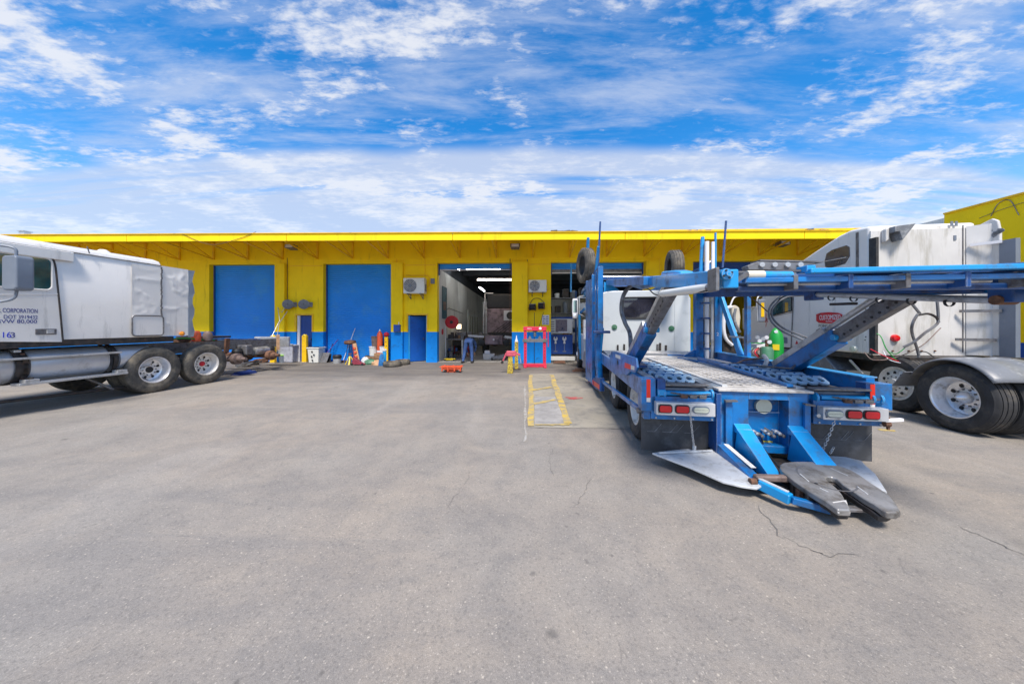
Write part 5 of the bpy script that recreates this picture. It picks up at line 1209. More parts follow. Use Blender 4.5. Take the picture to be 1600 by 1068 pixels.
# --- hydraulic arms
def arm(a, b0, z0, b1, z1):
    d = Vector((0, b1 - b0, z1 - z0)).normalized(); up = Vector((0, d.z, -d.y)); p0 = Vector((a, b0, z0)); L = math.hypot(b1 - b0, z1 - z0)
    m0 = MB().bar(p0, p0 + d * L * .56, .13, .19, up).build('arm_sleeve', M['blue'], cc, bevel=.01)
    MB().bar(p0 + up * .135, p0 + up * .135 + d * L * .52, .135, .085, up).build('arm_wear_face', M['alu'], cc, bevel=.006)
    m1 = MB().bar(p0 + d * L * .50, p0 + d * L, .09, .15, up).build('arm_inner', M['steel'], cc, bevel=.008)
    MB().cyl(p0 + up * .15 + d * L * .05, p0 + up * .15 + d * L * .96, .032, n=10).build('arm_rod', M['alu'], cc)
    bolt_row([tuple(p0 + d * L * (.62 + k * .045) + Vector((-.04, 0, 0)) - up * .03) for k in range(8)], .014, 'black', cc, 'arm_hole', 'x')
    MB().cyl(p0 + d * L * .57 + Vector((-.09, 0, -.02)), p0 + d * L * .57 + Vector((.10, 0, -.02)), .035, n=12).build('arm_lock', M['bluelite'], cc, bevel=.004)
    MB().bar(p0 + d * L * .44 + up * .06, p0 + d * L * .50 + up * .06, .12, .14, up).build('arm_clamp', M['bluedark'], cc, bevel=.01)
arm(-1.08, 1.42, .98, -.38, 2.02)
arm(1.05, 1.35, .90, -.42, 1.93)
# --- upper deck rails: right and left, lower towards the rear
top_z = lambda b: 2.005 + .124 * (b + 1.5)
def rail(a, b0, b1, top, bot, w, m, name='upper_rail', dz=0):
    q = [(a - w / 2, b0, top(b0)), (a - w / 2, b1, top(b1)), (a - w / 2, b1, bot(b1)), (a - w / 2, b0, bot(b0))]
    return MB().prism(q, (w, 0, 0)).build(name, M[m], cc, bevel=.01)
rail(1.12, -1.6, 3.6, top_z, lambda b: top_z(b) - .048, .10, 'bluelite')
rail(1.11, -1.15, 3.6, lambda b: top_z(b) - .066, lambda b: top_z(b) - .125 - .012 * (b + 1), .06, 'bluelite')
rail(1.06, -1.3, 3.6, lambda b: top_z(b) - .030, lambda b: top_z(b) - .150 - .012 * (b + 1), .03, 'bluedark', 'rail_web')
for b in (-.6, .1, .8, 1.5, 2.2, 2.9): MB().bar((1.0, b, top_z(b) - .17), (.6, b + .25, top_z(b) - .06), .04, .04).build('deck_strut', M['bluedark'], cc)
rail(1.02, -.9, 3.6, lambda b: top_z(b) - .155 - .012 * (b + 1), lambda b: top_z(b) - .165 - .012 * (b + 1), .22, 'tread', 'rail_flange')
rail(.97, -.95, 3.6, lambda b: top_z(b) - .166 - .012 * (b + 1), lambda b: top_z(b) - .20 - .045 * (b + 1), .10, 'bluedark')
# widening plate at the tail of the right rail
MB().prism([X.a(x, y, 1.19) for x, y in ((1440, 423.5), (1490, 420), (1518, 418), (1560, 414), (1610, 417), (1610, 423), (1560, 423), (1500, 426), (1470, 437), (1440, 432))], (.02, 0, 0)).build('tail_plate', M['bluelite'], cc, bevel=.006)
c = X.a(1462, 431, 1.18); MB().cyl((c[0] - .06, c[1], c[2]), (c[0] + .02, c[1], c[2]), .03, n=14).build('tail_roller', M['steel'], cc)
rail(1.14, -1.75, -1.0, lambda b: top_z(b) + .02, lambda b: top_z(b) - .012, .24, 'blue', 'tail_ramp')
MB().cyl((1.06, -.2, top_z(-.2) - .05), (1.06, -1.5, top_z(-1.5) - .05), .022, n=10).build('rail_pipe', M['bluedark'], cc)
for b, m_ in ((-.75, 'rust'), (-1.15, 'rust'), (.3, 'bluedark'), (1.4, 'steel')): MB().box(1.055, 1.065, b - .05, b + .07, top_z(b) - .12, top_z(b) - .05).build('rail_gusset', M[m_], cc, bevel=.006)
for k in range(9): MB().disc((1.066, -1.2 + k * .38, top_z(-1.2 + k * .38) - .04), .012, 'x', 8, .014).build('rail_bolt', M['steel'], cc)
MB().bar((1.03, -.25, 1.93), (1.03, -1.35, 1.86), .03, .045).build('lower_tail_beam', M['blue'], cc, bevel=.006)
# left
rail(-1.12, -1.55, .02, top_z, lambda b: top_z(b) - .13, .10, 'bluelite')
rail(-1.10, .5, 3.6, lambda b: top_z(b) + .01, lambda b: top_z(b) - .11, .09, 'blue')
MB().prism([X.a(x, y, -1.14) for x, y in ((1033, 424), (1052, 422), (1062, 424), (1062, 440), (1045, 443), (1037, 440), (1032, 430))], (.13, 0, 0)).build('arm_head', M['bluelite'], cc, bevel=.02)
MB().prism([X.a(x, y, -1.08) for x, y in ((1002, 434), (1032, 431), (1045, 441), (1000, 452), (985, 447))], (.05, 0, 0)).build('rail_bracket', M['blue'], cc, bevel=.01)
MB().prism([X.b(x, y, 3.55) for x, y in ((944, 440), (952, 443), (968, 453), (944, 456))], (0, .05, 0)).build('corner_gusset', M['bluelite'], cc, bevel=.006)
# rear cross member + deck sheets of the upper deck
xa = X.b(1262, 420, -1.5)[0]
MB().bar((xa, -1.50, 1.982), (1.08, -1.50, 1.982), .06, .034).build('rear_cross_member', M['bluelite'], cc, bevel=.008)
MB().bar((-1.0, -1.47, 1.928), (1.08, -1.47, 1.928), .05, .036).build('rear_cross_member', M['blue'], cc, bevel=.008)
MB().bar((-1.0, -1.38, 1.880), (1.05, -1.38, 1.872), .05, .040).build('rear_cross_member', M['bluedark'], cc, bevel=.008)
MB().cyl((-.95, -1.43, 1.905), (.5, -1.43, 1.905), .011, n=8).build('grease_pipe', M['alu'], cc)
for k in range(6): MB().box(-.7 + k * .33, -.67 + k * .33, -1.5, -1.36, 1.86, 1.96).build('cross_gusset', M['bluedark'] if k % 2 else M['steel'], cc, bevel=.006)
for b in (-.3, 1.0, 2.3, 3.5): MB().bar((-1.08, b, top_z(b) - .06), (1.04, b, top_z(b) - .06), .09, .08).build('cross_member', M['bluedark'], cc)
for s, a0, a1 in ((0, -1.05, -.5), (1, .45, 1.04)):
    MB().hexa([(a0, -1.45, top_z(-1.45) - .022), (a1, -1.45, top_z(-1.45) - .022), (a1, 3.5, top_z(3.5) - .022), (a0, 3.5, top_z(3.5) - .022), (a0, -1.45, top_z(-1.45) - .01), (a1, -1.45, top_z(-1.45) - .01), (a1, 3.5, top_z(3.5) - .01), (a0, 3.5, top_z(3.5) - .01)]).build('upper_tread', M['steel'], cc)
# skid plate, winch and cylinder at the rear cross member
sp = [X.b(x, y, -1.38) for x, y in ((1168, 415), (1184, 408.8), (1274, 411), (1274, 412.5), (1262, 414), (1248, 422), (1170, 421))]
MB().prism(sp, (0, .08, 0)).build('skid_plate', M['steel'], cc, bevel=.004)
bolt_row([X.b(1190 + k * 20, 413.5, -1.385) for k in range(4)], .018, 'alu', cc, 'skid_hole')
MB().bar(X.b(1180, 409, -1.30), X.b(1276, 411, -1.30), .12, .01).build('skid_top', M['steel'], cc)
c = X.b(1137, 428, -1.58); wn_ = MB().lathe([(.0, -.02), (.015, -.02), (.018, .0), (.036, .0), (.042, .02), (.036, .04), (0, .04)], c, 'y', 20).build('ratchet_winch', M['bluelite'], cc)
for k in range(4):
    a = k * PI / 2 + .4; MB().cyl((c[0] + .027 * math.cos(a), c[1] - .008, c[2] + .027 * math.sin(a)), (c[0] + .027 * math.cos(a), c[1] + .0, c[2] + .027 * math.sin(a)), .007, n=8).build('winch_hole', M['black'], wn_)
MB().bar(X.b(1148, 440, -1.5), X.b(1168, 427, -1.5), .02, .03).build('winch_lever', M['steel'], cc)
MB().cyl(X.b(1166, 430, -1.45), X.b(1192, 430, -1.45), .034, n=14).build('cylinder_head', M['cream'], cc)
MB().cyl(X.b(1190, 430, -1.45), X.b(1236, 430.5, -1.45), .029, n=14).build('cylinder_tube', M['bluelite'], cc)
MB().box(*(lambda p, q: (p[0], q[0], -1.5, -1.4, q[2], p[2]))(X.b(1252, 416, -1.45), X.b(1266, 426, -1.45))).build('stop_block', M['bluelite'], cc, bevel=.006)
c0 = X.b(1112, 431, -1.5); MB().box(c0[0] - .012, c0[0] + .012, -1.585, -1.46, 1.85, 2.01).build('joint_block', M['steel'], cc, bevel=.006)
MB().cyl(X.b(1035, 458.5, -.6), X.b(1112, 448.5, -1.35), .034, n=14).build('hydraulic_cylinder', M['ivory'], cc)
MB().cyl(X.b(1106, 449, -1.33), X.b(1119, 449.5, -1.4), .028, n=12).build('cylinder_eye', M['steel'], cc)
MB().tube([X.b(1032, 463, -.55), X.b(1075, 459, -1.0), X.b(1105, 454, -1.35)], .007, 6).build('hydraulic_line', M['black'], cc)
MB().cyl((.93, .55, 2.0), (.93, -1.1, 1.80), .03, n=14).build('hydraulic_cylinder', M['alu'], cc)
for k in range(5): b = .3 - k * .28; MB().lathe([(.034, b), (.036, b + .004), (.036, b + .02), (.034, b + .024)], (.93, 0, 1.97 - (0.55 - b) * .12), 'y', 14, True).build('cylinder_clip', M['black'], cc)
MB().cyl((.88, -1.12, 1.80), (1.0, -1.12, 1.80), .035).build('cylinder_eye', M['rust'], cc)
MB().box(.88, 1.0, .50, .66, 1.93, 2.16).build('cylinder_bracket', M['bluedark'], cc, bevel=.01); MB().box(.90, 1.02, -1.2, -1.06, 1.78, 1.9).build('cylinder_bracket', M['bluedark'], cc, bevel=.01)
MB().bar((.93, .30, 1.86), (.93, .02, 1.85), .07, .03).build('hose_block', M['dark'], cc, bevel=.008)
c = X.a(1399, 446.5, 1.08); MB().box(1.075, 1.085, c[1] - .12, c[1] + .05, c[2] - .012, c[2] + .012).build('yellow_label', M['tapeyellow'], cc)
# hoses
def hose(pts, r, m, name='hydraulic_hose', b=None): return MB().tube(smooth_path([X.b(x, y, q if b is None else b) for x, y, q in pts]), r, 8).build(name, M[m], cc)
hose([(1258, 458, 1.6), (1225, 461, 1.5), (1204, 478, 1.4), (1203, 498, 1.3), (1220, 516, 1.2), (1248, 528, 1.1), (1268, 538, 1.0), (1273, 547, 1.0), (1262, 558, 1.0), (1240, 572, .95), (1228, 575, .95), (1150, 568, 2.0)], .014, 'steel')
hose([(1262, 461, 1.62), (1229, 464, 1.52), (1208, 480, 1.42), (1207, 496, 1.32), (1223, 512, 1.22), (1250, 523, 1.12), (1272, 533, 1.02), (1278, 545, 1.0), (1268, 558, 1.0), (1246, 570, .97)], .014, 'steel')
hose([(1164, 458, 2.2), (1184, 473, 1.9), (1204, 491, 1.6)], .009, 'rust')
hose([(1002, 441, 3.3), (985, 447, 3.3), (974, 462, 3.3), (971, 485, 3.3), (977, 505, 3.2), (984, 520, 3.1), (986, 545, 2.6)], .045, 'steel', 'big_hose')
hose([(1004, 448, 3.0), (1014, 452, 2.6), (1022, 459, 2.2), (1034, 462, 1.6)], .012, 'black')
hose([(1140, 573, 2.3), (1165, 562, 2.2), (1196, 560, 1.6), (1200, 567, 1.5)], .016, 'copper', 'strap')
MB().tube(smooth_path([X.b(1193, 555, 1.6), X.b(1198, 562, 1.5), X.b(1195, 572, 1.4)]), .03, 8).build('rope_knot', M['tread'], cc)
MB().tube([X.b(1105, 573, 2.3), X.b(1180, 572, 1.7)], .01, 6).build('tie_bar', M['dark'], cc)
MB().bar(X.b(1180, 578, 1.5), X.b(1232, 582, .9), .02, .015).build('rusty_bar', M['rust'], cc)
# --- wheels
for b in (.85, 2.48):
    make_wheel(cc, (-1.06, b, .455), R=.455, w=.27, rr=.26, kind='dish', rm='rimwhite', tm='rubber')
    make_wheel(cc, (1.06, b, .455), R=.455, w=.27, rr=.26, kind='dish', yaw=180, rm='rimwhite')
    make_wheel(cc, (-.74, b, .455), R=.455, w=.27, rr=.26); make_wheel(cc, (.74, b, .455), R=.455, w=.27, rr=.26, yaw=180)
    MB().cyl((-.7, b, .455), (.7, b, .455), .07).build('axle', M['dark'], cc)
MB().box(-.5, -.38, .9, 9.0, .5, .78).build('frame_rail', M['bluedark'], cc); MB().box(.38, .5, .9, 9.0, .5, .78).build('frame_rail', M['bluedark'], cc)
# --- cab ahead
cb0 = 4.85
cabp = [(-1.18, .90), (-1.18, 2.30), (-1.10, 2.46), (-.9, 2.53), (.9, 2.53), (1.13, 2.46), (1.2, 2.30), (1.2, .90)]
cab = MB().prism([(a, cb0, z) for a, z in cabp], (0, 1.9, 0)).build('sleeper_shell', M['cabwhite'], cc, bevel=.03, seg=3)
MB().prism([(a * .97, cb0 + 1.9, min(z, 2.45)) for a, z in cabp], (0, 1.5, 0)).build('cab_shell', M['cabwhite'], cc, bevel=.03)
MB().hexa([(-1.05, 8.2, .8), (1.05, 8.2, .8), (.9, 9.3, .8), (-.9, 9.3, .8), (-1.05, 8.2, 1.65), (1.05, 8.2, 1.65), (.85, 9.3, 1.45), (-.85, 9.3, 1.45)]).build('hood', M['cabwhite'], cc, bevel=.08)
cy_ = cb0 - .002
MB().box(.80, .815, cy_ - .008, cy_, .92, 2.42).build('panel_edge', M['cabwhite'], cab)
p0, p1 = X.b(973, 465, cy_), X.b(1038, 497, cy_); cx, cz = (p0[0] + p1[0]) / 2, (p0[2] + p1[2]) / 2; ww, wh = p1[0] - p0[0], p0[2] - p1[2]
rw = MB().prism([(cx + x, cy_ - .0, cz + y) for x, y in rrect(ww, wh, .09)], (0, -.012, 0)).build('rear_window', M['glassdark'], cab)
frame_loop([(cx + x, cy_ - .014, cz + y) for x, y in rrect(ww, wh, .09)], .022, 'window_seal', 'black', rw)
for px, py in ((960, 511), (1049, 513)):
    c = X.b(px, py, cy_); kb = MB().lathe([(0, -.04), (.03, -.04), (.035, -.02), (.07, -.02), (.075, 0), (0, 0)], (c[0], cy_, c[2]), 'y', 20).build('round_vent', M['greendark'], cab)
p0 = X.b(1008, 546, cy_); MB().box(p0[0] - .09, p0[0] + .09, cy_ - .03, cy_ - .001, p0[2] - .03, p0[2] + .04).build('work_lamp', M['grey'], cab, bevel=.01); MB().box(p0[0] - .07, p0[0] + .07, cy_ - .036, cy_ - .031, p0[2] - .015, p0[2] + .025).build('work_lamp_lens', M['reflwhite'], cab)
for px, hh in ((1027, .10), (1031, .13), (1040, .07), (965, .08), (975, .1)):
    c = X.b(px, 543, cy_); MB().box(c[0] - .02, c[0] + .02, cy_ - .05, cy_ - .001, c[2] - hh, c[2] + hh).build('hinge', M['dark'] if px != 1027 else M['steel'], cab, bevel=.006)
MB().box(-1.19, 1.2, cb0 + .05, 8.0, .78, .90).build('cab_base', M['dark'], cc)
# left side of the cab: door window, exhaust, mirrors, front fender, tyre
MB().box(-1.20, -1.181, 6.95, 7.75, 1.62, 2.25).build('side_window', M['glassdark'], cc, bevel=.01)
MB().tube([(-1.25, 6.8, 1.35), (-1.25, 6.8, 2.35), (-1.25, 7.3, 2.35)], .02, 6).build('grab_handle', M['alu'], cc)
MB().cyl((-1.30, 6.6, 1.15), (-1.30, 6.6, 1.78), .11, n=18).build('air_cleaner', M['chrome'], cc)
c = X.b(898.5, 482, 7.6)
mm = MB().prism([(c[0] + x, 7.6, c[2] + y) for x, y in rrect(.19, .72, .05)], (0, -.08, 0)).build('side_mirror', M['paper'], cc, bevel=.01)
MB().prism([(c[0] + x, 7.515, c[2] + .08 + y) for x, y in rrect(.13, .42, .02)], (0, -.008, 0)).build('mirror_glass', M['mirror'], mm)
MB().lathe([(0, -.05), (.08, -.03), (.1, 0)], (c[0], 7.51, c[2] - .26), 'y', 18).build('round_mirror', M['chrome'], mm)
MB().tube([(c[0], 7.6, c[2] + .3), (c[0] + .1, 7.6, c[2] + .4), (-1.18, 7.5, c[2] + .38)], .015, 6).build('mirror_arm', M['alu'], cc)
MB().tube([X.b(905, 463, 7.2), X.b(905, 490, 7.2), X.b(913, 494, 7.2)], .02, 6).build('mirror_loop', M['alu'], cc)
MB().tube([X.b(905, 463, 7.2), X.b(913, 462, 7.2)], .02, 6).build('mirror_loop', M['alu'], cc)
MB().bar((-1.42, 7.95, 2.0), (-1.40, 7.9, .35), .05, .12).build('front_upright', M['bluelite'], cc, bevel=.008)
MB().bar((-1.42, 7.95, 2.0), (-1.25, 7.7, 2.2), .05, .08).build('front_upright', M['blue'], cc)
MB().hexa([(-1.36, 6.7, .35), (-1.1, 6.7, .35), (-1.1, 7.8, .35), (-1.36, 7.8, .35), (-1.36, 6.75, 1.2), (-1.1, 6.75, 1.2), (-1.1, 8.0, 1.3), (-1.36, 8.0, 1.3)]).build('side_skirt', M['cabwhite'], cc, bevel=.02)
MB().hexa([(-1.44, 5.7, .30), (-1.15, 5.7, .30), (-1.15, 6.5, .22), (-1.44, 6.6, .22), (-1.40, 5.6, .68), (-1.15, 5.6, .75), (-1.15, 6.3, .82), (-1.40, 6.3, .80)]).build('grey_side_tank', M['fender'], cc, bevel=.05, seg=3)
make_wheel(cc, (-1.32, 8.35, .50), R=.50, kind='steer'); make_wheel(cc, (1.1, 8.35, .50), R=.50, kind='steer', yaw=180)
# spare tyres on the rack
def spare(px, py, b, R, yaw, label):
    c = X.b(px, py, b); t = thing('spare_tyre', CF, label, 'tyre', 'spare tyres on the head rack', c[0], c[1], yaw, c[2])
    MB().lathe(tyre_profile(R, .28, R * .56), ax='x', n=48).build('tyre', M['rubberdirty'], t)
    MB().lathe([(R * .56, -.1), (R * .53, -.1), (R * .53, .1), (R * .56, .1)], ax='x', n=32, closed=True).build('inner_bead', M['black'], t)
    return t
spare(915, 415, 5.3, .50, -14, 'spare tyre standing at the left end of the head rack, whole side showing')
spare(1053, 420, 4.4, .46, 6, 'spare tyre half hidden behind the raised blue deck rail')

# ============================================================ THINGS IN THE YARD AND ALONG THE WALL
WF = Frame(0, 0, 0)
def spot(px, py, z=0.0):
    """ground point in the wall frame under a pixel"""
    p = BF.z(px, py, z); return p[0], p[1]
def at(name, px, py, label, cat, group=None, rot=0, z=0):
    u, v = spot(px, py); return thing(name, BF, label, cat, group, u, min(v, -.05) if py > 560 else v, rot, z)
def hgt(px, py0, py1):
    """height of something standing at py1 whose top shows at py0"""
    u, v = spot(px, py1); return BF.b(px, py0, v)[2]

def bollard(px, py0, py1, label):
    t = at('bollard', px, py1, label, 'bollard', 'yellow bollards by the narrow door'); h = hgt(px, py0, py1)
    MB().box(-.10, .10, -.07, .07, 0, h).build('post', M['yellowtrim'], t, bevel=.015)
    MB().lathe([(0, .0), (.09, 0), (.06, .05), (0, .06)], (0, 0, h), 'z', 14).build('cap', M['tapeyellow'], t)
    MB().box(-.13, .13, -.1, .1, 0, .03).build('base', M['concrete'], t)
bollard(427, 525, 567, 'yellow bollard behind the bare truck chassis')
bollard(476.5, 524, 566, 'yellow bollard in front of the narrow dark blue door')

t = at('plastic_tub', 452, 565, 'scratched grey plastic tub with sloping sides between the two bollards', 'tub')
h = hgt(452, 536, 565)
MB().hexa([(-.16, -.22, 0), (.36, -.22, 0), (.36, .22, 0), (-.16, .22, 0), (-.40, -.3, h), (.42, -.3, h * .93), (.42, .3, h * .93), (-.40, .3, h)]).build('tub_body', M['poly'], t, bevel=.04)
MB().bar((-.44, -.31, h + .02), (.45, -.31, h * .93 + .02), .05, .05).bar((-.44, .31, h + .02), (.45, .31, h * .93 + .02), .05, .05).build('rim', M['alu'], t, bevel=.01)
t = at('bucket', 441.5, 566, 'small grey bucket with a lime green lid beside the left bollard', 'bucket', 'buckets along the wall')
MB().lathe([(0, 0), (.11, 0), (.14, .30), (0, .30)], ax='z', n=20).build('pail', M['grey'], t); MB().lathe([(0, .30), (.15, .30), (.15, .33), (0, .335)], ax='z', n=20).build('lid', M['lime'], t)

t = at('waste_bin', 494.5, 566, 'white plastic bin with dark worn holes at the right of the narrow door', 'bin')
h = hgt(494, 542, 566)
b = MB().hexa([(-.21, -.2, 0), (.21, -.2, 0), (.21, .2, 0), (-.21, .2, 0), (-.25, -.24, h), (.25, -.24, h), (.25, .24, h), (-.25, .24, h)]).build('bin_body', M['ivory'], t, bevel=.03)
MB().box(-.27, .27, -.26, .26, h - .05, h).build('rim', M['ivory'], t, bevel=.01)
for x, z in ((-.03, .48), (-.05, .28), (-.02, .12), (.05, .35)): MB().disc((x, -.235 - .03 * z, z), .035, 'y', 10, .01).build('hole', M['black'], b)

t = at('shovel', 507, 566, 'wide grey scoop shovel with purple handle leaning on the blue shutter', 'shovel')
MB().hexa([(-.18, -.12, 0), (.16, -.12, 0), (.16, -.09, 0), (-.18, -.09, 0), (-.14, .03, .42), (.22, .03, .42), (.22, .06, .42), (-.14, .06, .42)]).build('blade', M['steel'], t, bevel=.015)
MB().cyl((.06, .05, .38), (.42, .3, .98), .017).build('handle', M['purple'], t)
t = at('dust_pan', 515, 565, 'black dust pan upright beside the scoop shovel', 'dust pan'); MB().hexa([(-.14, -.06, 0), (.14, -.06, 0), (.14, .0, 0), (-.14, .0, 0), (-.06, .05, .36), (.12, .05, .36), (.12, .1, .36), (-.06, .1, .36)]).build('pan', M['black'], t, bevel=.02)
MB().cyl((.03, .07, .34), (.12, .16, .8), .015).build('handle', M['black'], t)

t = at('bucket', 527, 567, 'grey paint bucket with an open dark top in front of the middle shutter', 'bucket', 'buckets along the wall')
MB().lathe([(0, 0), (.15, 0), (.16, .24), (.15, .24), (.14, .02), (0, .02)], ax='z', n=22).build('pail', M['alu'], t)
MB().lathe([(.165, .20), (.17, .21), (.17, .31), (.15, .35), (0, .35)], ax='z', n=22).build('dark_lid', M['black'], t)
t = at('broom', 536, 566, 'long pale broom handle leaning against the middle blue shutter', 'broom')
MB().cyl((0, 0, 0.06), (.34, .35, 1.46), .014).build('handle', M['paper'], t); MB().box(-.14, .14, -.03, .03, 0, .09).build('brush_head', M['rust'], t, bevel=.01)

t = at('rusty_stool', 547, 566, 'small stand topped with a round rusty red seat beside the broom', 'stool')
MB().lathe([(0, .80), (.2, .78), (.24, .84), (.22, .93), (0, .97)], ax='z', n=22).build('seat', M['rust'], t)
for k in range(4): a = PI / 4 + k * PI / 2; MB().cyl((.08 * math.cos(a), .08 * math.sin(a), .8), (.22 * math.cos(a), .22 * math.sin(a), 0), .015).build('leg', M['bluedark'], t)
t = at('orange_plank', 557, 567, 'orange and pale scuffed plank leaning beside the rusty red stool', 'plank')
pl_o = MB().bar((-.14, .1, .82), (.10, -.05, .0), .16, .05, (0, 1, 0)).build('board', M['wood'], t, bevel=.008)
for k in range(3): MB().bar((-.10 + k * .055, .02 - k * .03, .66 - k * .17), (-.08 + k * .055, .01 - k * .03, .58 - k * .17), .09, .06, (0, 1, 0)).build('orange_mark', M['orange'], pl_o)
t = at('spray_bottle', 554, 540, '', 'bottle') if False else None
def jack_stand(px, py, label, s=1.0):
    t = at('jack_stand', px, py, label, 'jack stand')
    for a in (.3, 1.9, 3.4, 5.0): MB().bar((.03 * math.cos(a), .03 * math.sin(a), .34 * s), (.19 * s * math.cos(a), .19 * s * math.sin(a), 0), .04, .02).build('leg', M['tapeyellow'], t)
    MB().cyl((0, 0, .2), (0, 0, .44 * s), .025).build('post', M['steel'], t); MB().box(-.07, .07, -.03, .03, .44 * s, .47 * s).build('saddle', M['rust'], t, bevel=.008)
jack_stand(547, 569, 'yellow jack stand with four splayed legs in front of the rusty stool', .95)
t = at('floor_jack', 559, 570, 'maroon trolley jack lying low in front of the orange plank', 'floor jack')
mar = mat('maroon paint', (.22, .02, .04), .5, var=.3, scale=8)
MB().hexa([(-.2, -.1, .03), (.3, -.12, .03), (.3, .12, .03), (-.2, .1, .03), (-.16, -.07, .34), (.12, -.08, .12), (.12, .08, .12), (-.16, .07, .34)]).build('frame', mar, t, bevel=.015)
MB().cyl((-.14, 0, .3), (-.3, .15, .8), .018).build('handle', mar, t)
for x, y in ((-.18, -.12), (-.18, .12), (.25, -.14), (.25, .14)): MB().disc((x, y, .045), .045, 'y', 14, .03).build('wheel', M['black'], t)

def pail(px, py0, py1, r, m, lidm, label, z=0.0, v=None):
    u, vv = spot(px, py1) if v is None else (BF.b(px, py1, v)[0], v)
    t = thing('bucket', BF, label, 'bucket', 'buckets along the wall', u, vv, 0, z); h = BF.b(px, py0, vv)[2] - z
    MB().lathe([(0, 0), (r * .86, 0), (r, h * .88), (r * 1.06, h * .88), (r * 1.06, h * .92), (r, h * .94), (0, h * .94)], ax='z', n=22).build('pail', M[m], t)
    MB().lathe([(0, h * .95), (r * 1.05, h * .95), (r * 1.05, h), (0, h * 1.01)], ax='z', n=22).build('lid', M[lidm], t)
    return h
t = at('crate_stand', 585, 566, 'low dark crate carrying the stack of pails', 'crate'); MB().box(-.3, .3, -.2, .2, 0, .28).build('crate_body', M['dark'], t, bevel=.02)
for k in range(3): MB().box(-.31, .31, -.215, -.2, .03 + k * .09, .08 + k * .09).build('slat', M['brown'], t)
v_ = spot(585, 566)[1]
zz = .29
h1 = pail(583, 541, 556, .16, 'ivory', 'paper', 'white lidded pail under the rusty drum in the pail stack', zz, v_)
pail(586, 525, 540, .15, 'copper', 'rust', 'small rusty drum on top of the white pail', zz + h1 + .005, v_)
pail(597, 540, 551, .12, 'paper', 'black', 'white tub with dark lid at the right of the pail stack', .42, v_ + .02)
t = at('cardboard_box', 597, 565, 'crumpled brown cardboard box under the dark lidded tub', 'box'); MB().hexa([(-.22, -.17, 0), (.2, -.17, 0), (.2, .17, 0), (-.22, .17, 0), (-.18, -.15, .41), (.2, -.17, .39), (.2, .17, .41), (-.22, .17, .40)]).build('box_body', M['brown'], t, bevel=.01)
def heap(px, py, rx, ry, h, m, label, seed, name='rag_heap', cat='rags'):
    rnd = random.Random(seed); t = at(name, px, py, label, cat); mb = MB(); n, k = 14, 6; vs = []
    for i in range(k):
        f = i / (k - 1); r = math.cos(f * PI / 2) ** .7
        for j in range(n):
            a = 2 * PI * j / n; q = r * rnd.uniform(.7, 1.15); vs.append((rx * q * math.cos(a), ry * q * math.sin(a), max(0, h * math.sin(f * PI / 2) * rnd.uniform(.75, 1.1)) if i else 0))
    fs = [(i * n + j, i * n + (j + 1) % n, (i + 1) * n + (j + 1) % n, (i + 1) * n + j) for i in range(k - 1) for j in range(n)] + [tuple((k - 1) * n + j for j in range(n))]
    mb.add(vs, fs).build('folds', M[m], t, angle=30); return t
heap(571, 567, .20, .14, .26, 'bagwhite', 'crumpled white plastic bag left of the pail stack', 1, 'plastic_bag', 'bag')
heap(578, 569, .26, .15, .22, 'greendark', 'grimy grey green cloth on the ground below the pails', 2)
heap(589, 570, .22, .14, .20, 'wood', 'tan crumpled packing paper below the pails', 3, 'paper_heap', 'paper')
heap(597, 571, .14, .12, .46, 'bluecloth', 'bright blue bunched cloth between the pails and the tyres', 4)
heap(586, 563, .2, .14, .30, 'dark', 'dark oily parts piled at the foot of the crate', 6, 'parts_pile', 'scrap parts')
t = at('water_bottle', 601, 566, 'blue and white bottle standing behind the bright blue cloth', 'bottle'); MB().lathe([(0, 0), (.09, 0), (.1, .04), (.1, .45), (.04, .55), (.04, .6), (0, .6)], ax='z', n=16).build('bottle_body', M['bluelite'], t); MB().cyl((0, 0, .5), (0, 0, .58), .11, n=14).build('label_band', M['paper'], t)

t = at('gas_cylinder', 604.5, 563, 'orange red gas cylinder standing at the left of the yellow post tool', 'gas cylinder', 'gas cylinders')
h = hgt(604.5, 513, 563)
MB().lathe([(0, 0), (.11, 0), (.12, .02), (.12, h * .78), (.10, h * .86), (.045, h * .91), (.035, h * .93), (0, h * .93)], ax='z', n=24).build('tank_shell', M['orange'], t)
MB().lathe([(.03, h * .92), (.045, h * .94), (.02, h * .97), (0, h)], ax='z', n=12).build('valve', M['paper'], t)
MB().lathe([(.122, h * .30), (.122, h * .36), (0, h * .36)], ax='z', n=24).build('band', M['paper'], t)
t = at('post_tool', 611, 564, 'yellow upright tool with a dark red valve head beside the orange cylinder', 'jack')
h = hgt(611, 518, 564)
MB().box(-.075, .075, -.05, .05, 0, h * .84).build('column', M['yellowtrim'], t, bevel=.01)
MB().lathe([(0, h * .84), (.07, h * .85), (.11, h * .9), (.1, h * .96), (0, h)], ax='z', n=14).build('head', M['red'], t)
for k in range(5): MB().disc((-.01 + .02 * (k % 2), -.053, .2 + k * .17), .022, 'y', 8, .006).build('slot', M['rust'], t)
MB().cyl((0, 0, h * .92), (.14, -.02, h * .90), .015).build('lever', M['steel'], t)
def flat_tyre(px, py, R, label):
    t = at('old_tyre', px, py, label, 'tyre', 'old tyres lying by the pier')
    MB().lathe([(z_, r_) for z_, r_ in []] or [(R * .6, .02), (R * .72, 0), (R * .92, .0), (R, .04), (R, .15), (R * .92, .19), (R * .72, .19), (R * .6, .17)], ax='z', n=36, closed=True).build('tyre', M['rubberdirty'], t)
flat_tyre(613, 572, .34, 'old tyre lying flat in front of the pier, left one')
flat_tyre(629, 569, .30, 'old tyre lying flat against the pier, right one')

